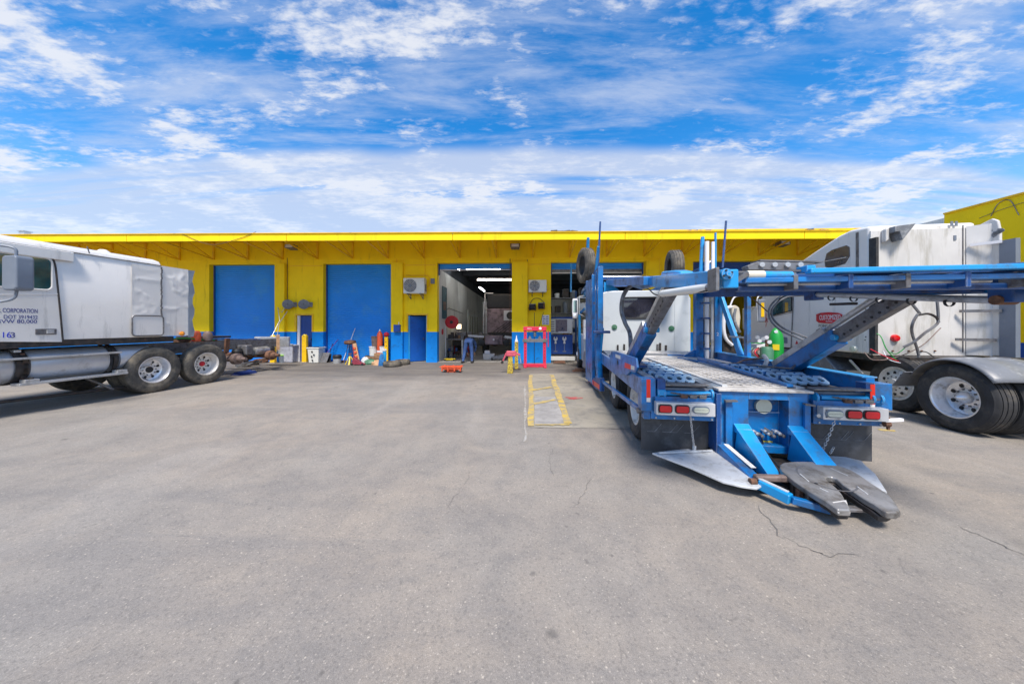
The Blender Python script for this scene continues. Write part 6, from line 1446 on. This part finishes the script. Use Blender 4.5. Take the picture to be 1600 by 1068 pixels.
# --- red tray cradle in the driveway
t = at('transmission_cradle', 706, 581, 'low orange red transmission cradle lying on the ground before the open bay', 'jack')
MB().box(-.32, .33, -.14, .14, .10, .16).build('tray', M['orange'], t, bevel=.01)
for x in (-.32, -.12, .1, .3): MB().box(x, x + .045, -.17, -.13, .05, .23).build('upright', M['orange'], t, bevel=.006); 
for x in (-.30, .0, .28): MB().box(x, x + .04, .13, .17, .05, .22).build('upright', M['orange'], t, bevel=.006)
MB().bar((-.38, -.16, .2), (.36, -.16, .2), .03, .03).build('rail', M['orange'], t); MB().bar((-.38, .15, .19), (.36, .15, .19), .03, .03).build('rail', M['orange'], t)
MB().box(-.22, .20, -.08, .08, .0, .09).build('base', M['orange'], t, bevel=.01)
for x in (-.2, .2): MB().disc((x, -.1, .04), .04, 'y', 12, .03).build('wheel', M['black'], t)
# --- yellow and red stand
t = at('engine_stand', 800, 583, 'spotted yellow and pink red upright stand on the ground left of the red press', 'engine stand')
spy = mat('spotted yellow paint', (.75, .60, .06), .5, var=.2, scale=9, dirt=(.14, .06, .03), damt=.75, dscale=18); pinkr = mat('pinkish red paint', (.55, .09, .13), .5, var=.3, scale=9)
h = hgt(800, 544, 583)
MB().hexa([(-.16, -.06, 0), (.04, -.06, 0), (.04, .06, 0), (-.16, .06, 0), (-.12, -.05, h * .68), (.02, -.05, h * .68), (.02, .05, h * .68), (-.12, .05, h * .68)]).build('lower_column', spy, t, bevel=.02)
MB().box(-.19, .14, -.07, .07, h * .68, h * .90).build('head', pinkr, t, bevel=.03)
MB().bar((.1, 0, h * .8), (.27, 0, h * .74), .06, .07).build('lug', pinkr, t, bevel=.01); MB().bar((-.19, 0, h * .82), (-.30, -.02, h * .5), .04, .05).build('arm', pinkr, t, bevel=.01)
MB().cyl((.24, 0, h * .8), (.30, 0, h * .42), .018).build('rod', M['alu'], t); MB().disc((-.33, 0, h * .44), .05, 'y', 12, .04).build('knob', M['dark'], t)
t = at('yellow_hoist_post', 807, 577, 'slim spotted yellow post with pointed pale top behind the red and yellow stand', 'hoist post')
h = hgt(807, 524, 577)
MB().box(-.065, .065, -.05, .05, 0, h * .82).build('column', spy, t, bevel=.015); MB().lathe([(.06, h * .82), (.02, h * .93), (.012, h), (0, h)], ax='z', n=10).build('tip', M['lime'] if 0 else M['paper'], t)
MB().box(-.15, .15, -.12, .12, 0, .03).build('base', M['dark'], t)
for k in range(6): MB().disc((0, -.053, .12 + k * .17), .018, 'y', 8, .006).build('slot', M['rust'], t)
# --- red shop press
t = at('shop_press', 836, 573, 'red H-frame shop press standing against the blue and yellow pier', 'press')
u0, v0 = spot(836, 573); uu0 = BF.b(818.5, 573, v0)[0] - u0; uu1 = BF.b(853, 573, v0)[0] - u0; h = hgt(836, 510, 573)
redp = mat('pink red press paint', (.66, .025, .07), .42, var=.12, scale=4, dirt=(.3, .03, .05), damt=.25, dscale=8)
for a, b in ((uu0, uu0 + .11), (uu1 - .11, uu1)):
    sd_ = MB().box(a, b, -.05, .05, .0, h).build('side_column', redp, t, bevel=.006)
    for k in range(9): MB().disc(((a + b) / 2, -.052, .25 + k * .12), .014, 'y', 8, .004).build('pin_hole', M['black'], sd_)
tp = MB().box(uu0 - .02, uu1 + .02, -.07, .07, h - .16, h).build('top_beam', redp, t, bevel=.008)
MB().box(uu0 - .02, uu1 + .02, -.07, .07, .0, .12).build('bottom_beam', redp, t, bevel=.008)
for x in (uu0, uu1 - .1): MB().box(x, x + .1, -.35, .3, 0, .06).build('foot', redp, t, bevel=.008)
MB().box(uu0 - .05, uu1 + .05, -.085, .085, h * .615, h * .69).build('bed', M['steel'], t, bevel=.006)
MB().cyl(((uu0 + uu1) / 2, 0, h - .16), ((uu0 + uu1) / 2, 0, h - .38), .05).build('ram', M['steel'], t); MB().box(-.1, .1, -.06, .06, h - .2, h - .12).build('jack_body', M['dark'], t, bevel=.01)
for x in (-.2, .18): MB().hexa([(x - .07, -.05, h * .69), (x + .07, -.05, h * .69), (x + .07, .05, h * .69), (x - .07, .05, h * .69), (x - .02, -.04, h * .76), (x + .03, -.04, h * .76), (x + .03, .04, h * .76), (x - .02, .04, h * .76)]).build('press_block', M['steel'], t, bevel=.008)
MB().disc((uu1 - .22, -.075, h - .07), .055, 'y', 18, .02).build('gauge', M['paper'], t)
tmesh('PRESS', .07, M['paper'], (uu0 + .12, -.0715, h - .08), (PI / 2, 0, 0), tp)
MB().bar((uu0 + .1, -.2, .1), (uu1 - .3, -.25, .03), .03, .03).build('lever', redp, t); MB().cyl((uu1 + .08, -.02, h * .9), (uu1 + .09, -.02, h * .5), .02).build('side_rod', redp, t)

# ============================================================ WORKSHOP INTERIOR
def it(name, px, py, v, label, cat, group=None, rot=0, z=0):
    return thing(name, BF, label, cat, group, BF.b(px, py, v)[0], v, rot, z)
# truck standing inside
V0 = 4.6
t = it('parked_tractor', 781, 520, V0, 'grimy mauve tractor truck seen from behind inside the open bay', 'truck', None, 0, 0)
L0 = BF.b(757, 500, V0)[0] - BF.b(781, 500, V0)[0]
MB().box(L0, L0 + 2.35, 0, 1.6, 1.05, 2.55).build('cab_back', M['mauve'], t, bevel=.05)
MB().box(L0 + .12, L0 + 2.2, .05, 1.6, 2.55, 3.40).build('dark_fairing', M['black'], t, bevel=.08)
MB().tube([(L0 + .03, -.02, 2.3), (L0 + .03, -.02, 3.42), (L0 + .5, -.02, 3.42)], .03, 6).build('fairing_edge', M['paper'], t); MB().tube([(L0 + 2.3, -.02, 2.3), (L0 + 2.3, -.02, 3.42), (L0 + 1.75, -.02, 3.42)], .03, 6).build('fairing_edge', M['paper'], t)
for x in (L0 - .02, L0 + .12): MB().cyl((x, -.2, 1.1), (x, -.2, 2.9), .05).build('exhaust_stack', M['alu'], t)
for x in (.55, 1.15, 1.75): MB().prism([(L0 + x + q, -.004, 1.9 + w) for q, w in rrect(.42, .9, .06)], (0, -.012, 0)).build('pressed_panel', M['mauve'], t)
MB().box(L0 + 1.12, L0 + 1.95, -.25, -.01, 1.85, 2.42).build('ac_box', M['paper'], t, bevel=.02); MB().disc((L0 + 1.5, -.256, 2.13), .22, 'y', 24, .02).build('fan', M['black'], t)
for k in range(4): MB().bar((L0 + .4 + k * .2, -.3, 1.1), (L0 + 1.3 + k * .18, -.32, 1.75), .03, .03).build('hose', M['dark'], t)
MB().box(L0 + .35, L0 + 2.0, -.6, -.1, .95, 1.2).build('frame_clutter', M['dark'], t, bevel=.03)
MB().box(L0 + .3, L0 + 1.2, -2.4, -1.9, .62, 1.08).build('rear_panel', M['mauve'], t, bevel=.06)
MB().disc((L0 + .75, -2.41, .88), .05, 'y', 14, .02).build('badge_disc', M['paper'], t)
for x in (L0 + .12, L0 + 1.38): MB().lathe([(0, -.12), (.16, -.1), (.17, .1), (0, .12)], (x, -2.2, .72), 'y', 18).build('air_bag', M['black'], t)
MB().bar((L0 - .5, -2.5, 1.08), (L0 + .25, -2.3, 1.02), .1, .10).build('white_frame_end', M['paper'], t); MB().bar((L0 + 1.3, -2.3, 1.02), (L0 + 2.6, -2.6, .85), .1, .12).build('white_frame_end', M['paper'], t)
for x in (.1, 1.9): make_wheel(t, (L0 + x + .12, -1.2, .5), R=.5, kind='dish', yaw=0)
for k in range(14):
    x, y = random.uniform(L0 - .9, L0 + 2.2), random.uniform(-1.9, -.4); w = random.uniform(.12, .35)
    MB().box(x, x + w, y, y + w, .5, .75 + random.uniform(.0, .55)).build('chassis_part', M[random.choice(['dark', 'steel', 'black', 'mauve', 'rust'])], t, bevel=.03)
t = it('engine_on_stand', 722, 540, 2.6, 'dark greasy engine on a stand just behind the bending person', 'engine')
MB().box(-.45, .35, -.3, .3, .55, 1.05).build('block', M['dark'], t, bevel=.05); MB().box(-.35, .25, -.2, .2, 1.05, 1.25).build('head_cover', M['steel'], t, bevel=.04)
for k in range(5): MB().cyl((-.35 + k * .15, -.3, .95), (-.35 + k * .15, -.42, .85), .045).build('port', M['rust'], t)
for x in (-.4, .3): MB().bar((x, 0, .55), (x, 0, 0), .06, .06).build('stand_leg', M['red'], t)
t = it('wall_shelving', 700, 520, 5.5, 'tall shelving full of boxes along the white inner wall', 'shelving'); 
for z in (.4, 1.0, 1.6, 2.2):
    MB().box(-.35, .2, -1.6, 1.6, z, z + .04).build('shelf', M['steel'], t)
    for k in range(8):
        y = -1.55 + k * .4; MB().box(-.3, .15, y, y + random.uniform(.2, .36), z + .04, z + random.uniform(.2, .5)).build('stored_box', M[random.choice(['dark', 'steel', 'bluedark', 'brown', 'red', 'grey'])], t, bevel=.015)
for y in (-1.6, 1.6): MB().box(-.35, .2, y - .02, y + .02, 0, 2.7).build('end_frame', M['steel'], t)
# bending mechanic
def skin_body(name, joints, edges, radii, m, parent, root=0, sub=2):
    me = D.meshes.new(name); me.from_pydata(joints, edges, []); o = D.objects.new(name, me); COL.objects.link(o)
    md = o.modifiers.new('skin', 'SKIN'); 
    if not me.skin_vertices: bpy.context.view_layer.update()
    for i, r in enumerate(radii):
        me.skin_vertices[0].data[i].radius = (r, r) if not isinstance(r, tuple) else r
        me.skin_vertices[0].data[i].use_root = (i == root)
    md.use_smooth_shade = True
    s2 = o.modifiers.new('sub', 'SUBSURF'); s2.levels = sub; s2.render_levels = sub
    me.materials.append(m)
    if parent: o.parent = parent
    return o
t = at('person', 737, 563, 'person in navy work clothes bending forward over the parts, seen from behind', 'person')
J = [(0, 0, .93), (-.09, .0, .88), (-.16, .04, .50), (-.22, -.04, .09), (-.24, -.16, .05), (.09, 0, .88), (.13, .06, .50), (.15, .0, .09), (.17, -.12, .05),
     (0, .22, .98), (0, .44, .93), (0, .56, .80), (0, .62, .68), (-.18, .46, .88), (-.24, .55, .62), (-.14, .62, .38), (.18, .46, .88), (.25, .55, .62), (.16, .64, .40)]
E_ = [(0, 1), (1, 2), (2, 3), (3, 4), (0, 5), (5, 6), (6, 7), (7, 8), (0, 9), (9, 10), (10, 11), (11, 12), (10, 13), (13, 14), (14, 15), (10, 16), (16, 17), (17, 18)]
Rr = [(.16, .13), .12, .085, .055, .045, .12, .085, .055, .045, (.16, .11), (.17, .11), .06, .06, .065, .05, .035, .065, .05, .035]
skin_body('clothed_body', J, E_, Rr, M['cloth'], t)
MB().lathe([(0, -.12), (.06, -.1), (.095, -.03), (.10, .03), (.07, .10), (0, .125)], (0, .66, .58), 'z', 20).build('head', M['hair'], t)
for s in (-1, 1):
    hx, hy, hz_ = (.15 * s, .64, .36); hd_ = MB().box(hx - .035, hx + .035, hy - .015, hy + .015, hz_ - .06, hz_ + .02).build('hand', M['skin'], t, bevel=.012)
    for k in range(4): MB().tube([(hx - .028 + k * .019, hy, hz_ - .055), (hx - .028 + k * .019, hy + .02, hz_ - .10), (hx - .026 + k * .019, hy + .04, hz_ - .125 + .008 * abs(k - 1.5))], .0085, 6).build('finger', M['skin'], hd_)
    MB().tube([(hx - s * .035, hy, hz_ - .02), (hx - s * .06, hy + .02, hz_ - .05)], .010, 6).build('thumb', M['skin'], hd_)
for x, y in ((-.24, -.10), (.17, -.06)): MB().box(x - .05, x + .05, y - .12, y + .16, 0, .10).build('shoe', M['black'], t, bevel=.03)

t = it('red_hose_reel', 706, 503, 1.6, 'round red hose reel on a stand at the left inside the open bay', 'hose reel'); c = BF.b(706, 503, 1.6)[2]
MB().lathe([(.0, -.08), (.29, -.08), (.31, -.06), (.31, .06), (.29, .08), (0, .08)], (0, 0, c), 'y', 30).build('disc', M['red'], t); MB().lathe([(0, -.1), (.08, -.1), (.08, -.06), (0, -.06)], (0, 0, c), 'y', 16).build('hub', M['dark'], t)
MB().box(-.34, -.28, -.03, .03, 0, c + .2).build('stand', M['paper'], t); MB().box(-.30, .0, -.02, .02, c - .02, c + .02).build('arm', M['steel'], t)
t = it('workbench', 706, 545, 1.7, 'dark cluttered workbench at the left inside the open bay', 'workbench'); 
MB().box(-.6, .55, .0, .6, .88, .94).build('top', M['steel'], t, bevel=.008)
for x in (-.55, .5): 
    for y in (.05, .55): MB().box(x - .03, x + .03, y - .03, y + .03, 0, .88).build('leg', M['alu'], t)
MB().box(-.5, .45, .1, .55, .3, .34).build('shelf', M['dark'], t)
for k in range(9):
    x, y = random.uniform(-.5, .4), random.uniform(.05, .4); w = random.uniform(.06, .16); MB().box(x, x + w, y, y + w, .94, .94 + random.uniform(.06, .32)).build('tool_box', M[random.choice(['dark', 'steel', 'black', 'grey', 'brown'])], t, bevel=.01)
for k in range(7):
    x, y = random.uniform(-.5, .35), random.uniform(.05, .4); w = random.uniform(.08, .2); MB().box(x, x + w, y, y + w, .34 if k % 2 else .0, (.34 if k % 2 else 0) + random.uniform(.12, .35)).build('parts_bin', M[random.choice(['dark', 'steel', 'black', 'bluedark', 'rust'])], t, bevel=.01)
t = it('red_machine', 688, 518, 1.0, 'small bright red grinder at the far left edge of the open bay', 'grinder', z=0); z_ = BF.b(688, 518, 1.0)[2]
MB().lathe([(0, -.12), (.13, -.12), (.15, 0), (.13, .12), (0, .12)], (0, 0, z_), 'x', 20).build('motor', M['red'], t); MB().cyl((0, 0, 0), (0, 0, z_ - .1), .03).build('pedestal', M['alu'], t); MB().disc((-.15, 0, z_), .09, 'x', 18, .03).build('grinding_wheel', M['steel'], t)
t = it('pallet_jack_base', 703, 561, .7, 'low yellow wheeled base on the workshop floor under the bench', 'dolly'); MB().box(-.25, .25, -.1, .1, .03, .10).build('platform', M['tapeyellow'], t, bevel=.02)
for x in (-.2, .2): MB().disc((x, -.1, .04), .04, 'y', 12, .03).build('wheel', M['black'], t)
t = it('parts_bin', 764, 561, 1.2, 'pale blue grey plastic bin on the floor behind the tractor', 'bin'); MB().hexa([(-.24, -.15, 0), (.24, -.15, 0), (.24, .15, 0), (-.24, .15, 0), (-.28, -.18, .28), (.28, -.18, .28), (.28, .18, .28), (-.28, .18, .28)]).build('bin_body', M['tank'], t, bevel=.02); MB().box(-.2, .05, -.1, .12, .28, .42).build('white_parts', M['paper'], t, bevel=.02)
t = it('trolley_jack', 781, 562, 1.0, 'grey trolley jack on the floor right of the pale bin', 'floor jack'); MB().hexa([(-.4, -.12, .05), (.3, -.12, .05), (.3, .12, .05), (-.4, .12, .05), (-.4, -.1, .14), (.2, -.1, .3), (.2, .1, .3), (-.4, .1, .14)]).build('frame', M['steel'], t, bevel=.02)
for x in (-.35, .25): MB().disc((x, -.14, .06), .06, 'y', 14, .04).build('wheel', M['black'], t)
t = it('tool_chest', 722, 545, 3.6, 'dark red tool chest behind the bending person', 'tool chest'); MB().box(-.5, .4, 0, .5, .08, 1.05).build('chest_body', mat('dark red chest paint', (.22, .015, .03), .4), t, bevel=.02)
for k in range(5): MB().box(-.47, .37, -.02, -.001, .14 + k * .18, .29 + k * .18).build('drawer', M['red'] if k == 4 else M['dark'], t, bevel=.005)
t = thing('wall_banner', BF, 'tall dark teal banner on the white inner wall at the left of the bay', 'banner', None, -3.235, 1.2)
MB().box(0, .012, -.3, .6, 1.9, 3.4).build('cloth', mat('teal banner print', (.03, .12, .16), .6, var=.5, scale=3), t); MB().box(.013, .018, -.15, .4, 2.3, 2.7).build('print', M['copper'], t)
t = thing('office_partition', BF, 'white partition with windows far down the left wall of the bay', 'partition', None, -3.2, 9.0)
MB().box(0, .1, -2, 2.5, 0, 2.6).build('panel', M['wallwhite'], t)
for k in range(4): MB().box(.1, .12, -1.8 + k * 1.1, -1.1 + k * 1.1, 1.0, 2.2).build('window', M['clear'], t)
wire([(-3.23, 1.8, 2.35), (-3.23, 2.2, 2.45), (-3.23, 6.0, 2.3)], .015, 'steel', 'wall_pipe')
def tube_light(pts, label, r=.035, m='lampon'):
    c = Vector(pts[0]); t = thing('ceiling_light', BF, label, 'ceiling light', 'lit ceiling lights in the workshop', c.x, c.y, 0, c.z)
    e_ = Vector(pts[1]) - c; MB().bar(Vector((0, 0, r * 1.8)), e_ + Vector((0, 0, r * 1.8)), .12, .03).build('fitting', M['paper'], t); MB().cyl((0, 0, 0), tuple(e_), r, n=8).build('lit_tube', M[m], t)
tube_light([BF.b(746, 437, 4.0), BF.b(799, 437, 4.0)], 'long warm strip light across the open bay')
tube_light([BF.b(712, 417, 1.9), BF.b(718, 422, 2.6)], 'short bright strip light near the top left of the open bay', .03, 'lampwhite')
tube_light([BF.b(749, 449, 4.6), BF.b(757, 455, 6.0)], 'slanting white strip light above the mauve tractor', .03, 'lampwhite')
for k_, (ux, vy, lb) in enumerate(((-1.6, 3.0, 'added fill strip light high over the bending person'), (3.5, 3.0, 'added fill strip light over the metal rack'), (8.5, 3.0, 'added fill strip light over the far right tractor'), (1.0, 13.0, 'added fill strip light by the back wall of the workshop'))):
    tube_light([(ux - .9, vy, 4.53), (ux + .9, vy, 4.53)], lb, .05, 'lampwhite')  # fill strips added to brighten the workshop, no lamps known here
tube_light([(5.0, 6.0, 4.5), (9.0, 6.0, 4.5)], 'strip light deep inside the bay behind the carrier cab', .04, 'lampwhite')
t = it('work_lamp', 717, 510, 3.0, 'small glowing warm work lamp at the left of the open bay', 'lamp'); c = BF.b(717, 510, 3.0)[2]; MB().box(-.12, .12, -.02, .02, c - .12, c + .12).build('lit_panel', emit('warm lamp', (1, .75, .45), 1.5), t); MB().cyl((0, 0, 0), (0, 0, c - .12), .02).build('pole', M['dark'], t)
# bay four
t = it('pendant_lamp', 876, 416, 1.8, 'glowing round pendant lamp inside the bay with the car carrier', 'lamp'); c = BF.b(876, 416, 1.8)[2]
MB().lathe([(0, .10), (.08, .09), (.24, 0), (.22, -.02), (0, -.03)], (0, 0, c), 'z', 24).build('shade', M['lampwhite'], t); MB().cyl((0, 0, c + .1), (0, 0, 4.9), .01).build('cord', M['black'], t)
t = it('storage_rack', 876, 500, 3.4, 'tall metal rack of dark machine parts inside the carrier bay', 'rack')
for x in (-.8, .8, 2.4):
    for y in (0, .6): MB().box(x - .04, x + .04, y - .04, y + .04, 0, 3.4).build('rack_post', M['bluedark'], t)
for z in (.6, 1.4, 2.2, 3.0):
    MB().box(-.8, 2.4, 0, .6, z, z + .05).build('shelf', M['steel'], t)
    for k in range(7):
        x = -.7 + k * .43; MB().box(x, x + random.uniform(.2, .4), .05, .5, z + .05, z + random.uniform(.25, .65)).build('stored_box', M[random.choice(['dark', 'steel', 'black', 'grey', 'brown', 'alu', 'tank'])], t, bevel=.02)
p0, p1 = BF.b(861, 497, .35), BF.b(893, 497, .35)
t = it('blue_tool_board', 876, 553, .36, 'deep blue board hung with pale wrenches inside the carrier bay', 'tool board'); w2 = .42
MB().box(-w2, w2 + .1, 0, .06, .35, 1.18).build('board', mat('deep blue board', (.01, .06, .28), .5), t)
for x in (-.22, .16):
    MB().prism([(x + q, -.006, .9 + w) for q, w in ((-.05, -.1), (-.03, .02), (-.09, .08), (-.08, .18), (-.03, .2), (-.03, .12), (.03, .12), (.03, .2), (.08, .18), (.09, .08), (.03, .02), (.05, -.1))], (0, -.012, 0)).build('wrench', M['ivory'], t)
    MB().box(x - .012, x + .012, -.014, -.003, .48, .78).build('spanner_handle', M['grey'], t); MB().box(x - .08, x + .08, -.012, -.003, .44, .48).build('bracket', M['grey'], t)
t = it('wall_poster', 876, 510, .36, 'white framed picture panel above the blue tool board', 'poster')
MB().box(-.45, .5, 0, .03, 1.25, 1.88).build('backing', M['ivory'], t); MB().box(-.45, .5, -.03, .03, 1.88, 1.95).build('top_trim', M['doorblue'], t)
MB().box(-.22, .28, -.008, -.001, 1.3, 1.84).build('picture', mat('muddled picture print', (.35, .28, .30), .5, var=.7, scale=6, dirt=(.05, .06, .1), damt=.7, dscale=6), t)
for k in range(5): MB().box(-.42, -.27, -.006, -.001, 1.32 + k * .1, 1.36 + k * .1).build('print_line', M['grey'], t)
MB().box(-.1, .32, -.012, -.009, 1.26, 1.33).build('caption_strip', M['paper'], t)
t = it('white_plinth', 876, 556, .2, 'low white plinth under the blue tool board', 'plinth'); MB().box(-.5, .6, -.1, .1, .10, .26).build('plinth_body', M['ivory'], t, bevel=.01)
t = at('red_floor_jack', 874, 568, 'small flat red trolley jack on the ground before the white plinth', 'floor jack'); MB().hexa([(-.26, -.08, .03), (.26, -.1, .03), (.26, .1, .03), (-.26, .08, .03), (-.2, -.06, .1), (.2, -.08, .14), (.2, .08, .14), (-.2, .06, .1)]).build('frame', M['rust'], t, bevel=.01)
t = at('wheel_chock', 905, 580, 'rust brown wheel chock under the front of the carrier cab', 'chock'); MB().hexa([(-.25, -.1, 0), (.3, -.1, 0), (.3, .1, 0), (-.25, .1, 0), (-.1, -.1, .1), (.15, -.1, .1), (.15, .1, .1), (-.1, .1, .1)]).build('block', M['rust'], t, bevel=.01)

# ============================================================ BETWEEN CARRIER AND RIGHT TRUCK
def wt(name, px, z, label, cat, group=None): return thing(name, WF, label, cat, group, (px - 800) / FPX * z, z, 40 if name == 'gas_cylinder' else 0)
t = wt('gas_cylinder', 1212.5, 7.25, 'bright green gas cylinder with yellow label behind the carrier deck', 'gas cylinder', 'gas cylinders'); h = H - (511 - 507) / FPX * 7.25
MB().lathe([(0, 0), (.13, 0), (.14, .02), (.14, h - .30), (.12, h - .16), (.06, h - .04), (0, h)], ax='z', n=28).build('tank_shell', M['green'], t)
MB().box(-.06, .06, -.148, -.139, h - .52, h - .39).build('yellow_label', M['tapeyellow'], t); MB().disc((0, -.10, h - .10), .034, 'y', 16, .03).build('white_plug', M['paper'], t)
t = wt('gas_cylinder', 1198, 6.95, 'faded green gas cylinder with regulator beside the bright green one', 'gas cylinder', 'gas cylinders'); h = H - (541 - 507) / FPX * 6.95
MB().lathe([(0, 0), (.12, 0), (.125, .02), (.125, h - .08), (.09, h - .01), (0, h)], ax='z', n=26).build('tank_shell', M['greendark'], t)
MB().cyl((0, 0, h), (0, 0, h + .14), .03).build('valve', M['rust'], t)
for k, (dx, dz) in enumerate(((-.12, .12), (-.06, .17), (.05, .10), (-.16, .2), (.0, .2))): MB().disc((dx, -.02, h + dz), .04, 'y', 14, .04).build('gauge', M['alu'] if k % 2 else M['paper'], t)
MB().bar((-.18, 0, h + .13), (.08, 0, h + .13), .02, .02).build('regulator_bar', M['alu'], t)
t = wt('welding_cart', 1178, 7.3, 'welding cart with hoses left of the faded green cylinder', 'cart')
MB().box(-.3, .25, -.2, .3, .25, .30).box(-.3, .25, -.2, .3, .72, .76).build('shelf', M['dark'], t)
for x in (-.28, .23):
    for y in (-.18, .28): MB().box(x - .02, x + .02, y - .02, y + .02, .0, .9).build('leg', M['steel'], t)
MB().box(-.2, .15, -.1, .25, .30, .66).build('welder', M['doorblue'], t, bevel=.02)
for k, (m_, x) in enumerate((('green', -.25), ('greendark', -.18), ('copper', -.1), ('red', -.05), ('rust', .0))):
    MB().tube(smooth_path([(x, -.2, 1.1), (x - .12, -.25, .98), (x + .05, -.25, .8), (x + .15, -.22, .6)]), .014, 6).build('hose', M[m_], t)
MB().tube(smooth_path([(-.32, -.1, 1.02), (-.28, -.15, 1.18), (0, -.15, 1.2), (.2, -.1, 1.18)]), .012, 6).build('hose', M['green'], t)
t = thing('bucket', WF, 'white square bucket standing on the welding cart', 'bucket', 'buckets along the wall', (1184 - 800) / FPX * 7.3, 7.3, 0, .765); t['group'] = 'workshop buckets'
MB().hexa([(-.09, -.12, 0), (.10, -.12, 0), (.10, .12, 0), (-.09, .12, 0), (-.14, -.14, .42), (.13, -.14, .42), (.13, .14, .42), (-.14, .14, .42)]).build('pail', M['paper'], t, bevel=.015)
t = wt('white_cab_fairing', 1143, 8.6, 'curved white truck fairing with black trim standing behind the blue brace', 'fairing')
q = lambda px, py, z=8.6: ((px - 1143) / FPX * z, z - 8.6, H - (py - 507) / FPX * z)
MB().prism([q(1143, 478), q(1150, 476), (q(1156, 480)), q(1158, 495), q(1156, 519), q(1149, 520), q(1145, 500)], (0, .25, 0)).build('panel', M['cream'], t, bevel=.04)
MB().tube(smooth_path([q(1143, 479), q(1134, 483), q(1131, 500), (q(1131, 517)), (q(1135, 530)), q(1144, 539)]), .045, 8).build('curved_edge', M['paper'], t)
MB().tube(smooth_path([q(1149, 482), q(1147, 495), q(1150, 508), q(1156, 519)]), .04, 6).build('trim', M['fender'], t)
MB().tube(smooth_path([q(1140, 480), q(1146, 466), q(1153, 462)]), .02, 6).build('loop', M['paper'], t)
MB().box(-.2, .3, .05, .3, 0, 1.35).build('support_crate', M['dark'], t)
t = wt('engine_parts_pile', 1172, 8.8, 'dark pile of engine parts behind the welding cart', 'scrap parts')
for k in range(16):
    x, z = random.uniform(-.8, .45), random.uniform(.0, 1.1); w = random.uniform(.12, .4)
    MB().box(x, x + w, random.uniform(0, .3), .5, max(0, z - .3), z + random.uniform(.1, .35)).build('engine_part', M[random.choice(['dark', 'dark', 'black', 'bluedark', 'steel', 'rust'])], t, bevel=.03)
t = thing('background_tractor', BF, 'cream and dark tractor front standing in the far right bay', 'truck', None, 8.9, 1.6)
MB().box(-.9, 1.3, 0, 1.6, .8, 1.9).build('engine', M['dark'], t, bevel=.1); MB().box(-1.1, 1.5, .6, 2.2, 1.9, 2.5).build('cab_front', M['cream'], t, bevel=.1); MB().box(-1.0, 1.4, .55, .6, 2.5, 3.0).build('windscreen', M['glassdark'], t)

# parts scattered by the bare axles of the left truck
t = thing('blue_tarp', LF, 'bright blue crumpled tarp on the ground under the bare axle', 'tarp', None, -.6, 2.7)
mb = MB(); 
for k in range(5): mb.hexa([(-.2 + k * .07, -.25, 0), (-.11 + k * .07, -.25, 0), (-.08 + k * .07, .3, 0), (-.2 + k * .07, .3, 0), (-.19 + k * .07, -.2, .04 + .05 * (k % 2)), (-.14 + k * .07, -.2, .05), (-.11 + k * .07, .25, .09), (-.18 + k * .07, .25, .05 + .04 * (k % 3))])
o = mb.build('folds', mat('royal blue tarp', (.008, .03, .16), .8, bump=.4, bscale=20), t); pass
def scrap(px, py, label, seed, m1, m2):
    rnd = random.Random(seed); t = at('brake_parts', px, py, label, 'scrap parts', 'brake parts lying under the bare chassis')
    MB().lathe([(.05, 0), (.2, .01), (.21, .16), (.16, .17), (.06, .1)], ax='z', n=20).build('drum', M[m1], t)
    MB().bar((-.3, 0, .05), (.1, .1, .22), .07, .05).build('arm', M[m2], t, bevel=.01)
    MB().bar((.1, -.1, .03), (.34, .05, .15), .06, .06).build('arm', M[m1], t, bevel=.01)
scrap(395, 570, 'dark brake drum and arms on the ground behind the second left wheel', 1, 'dark', 'rust')
scrap(410, 566, 'rusty brake drum lying just left of the first bollard', 2, 'rust', 'steel')
scrap(380, 573, 'grey brake drum nearest the second left wheel', 3, 'steel', 'dark')
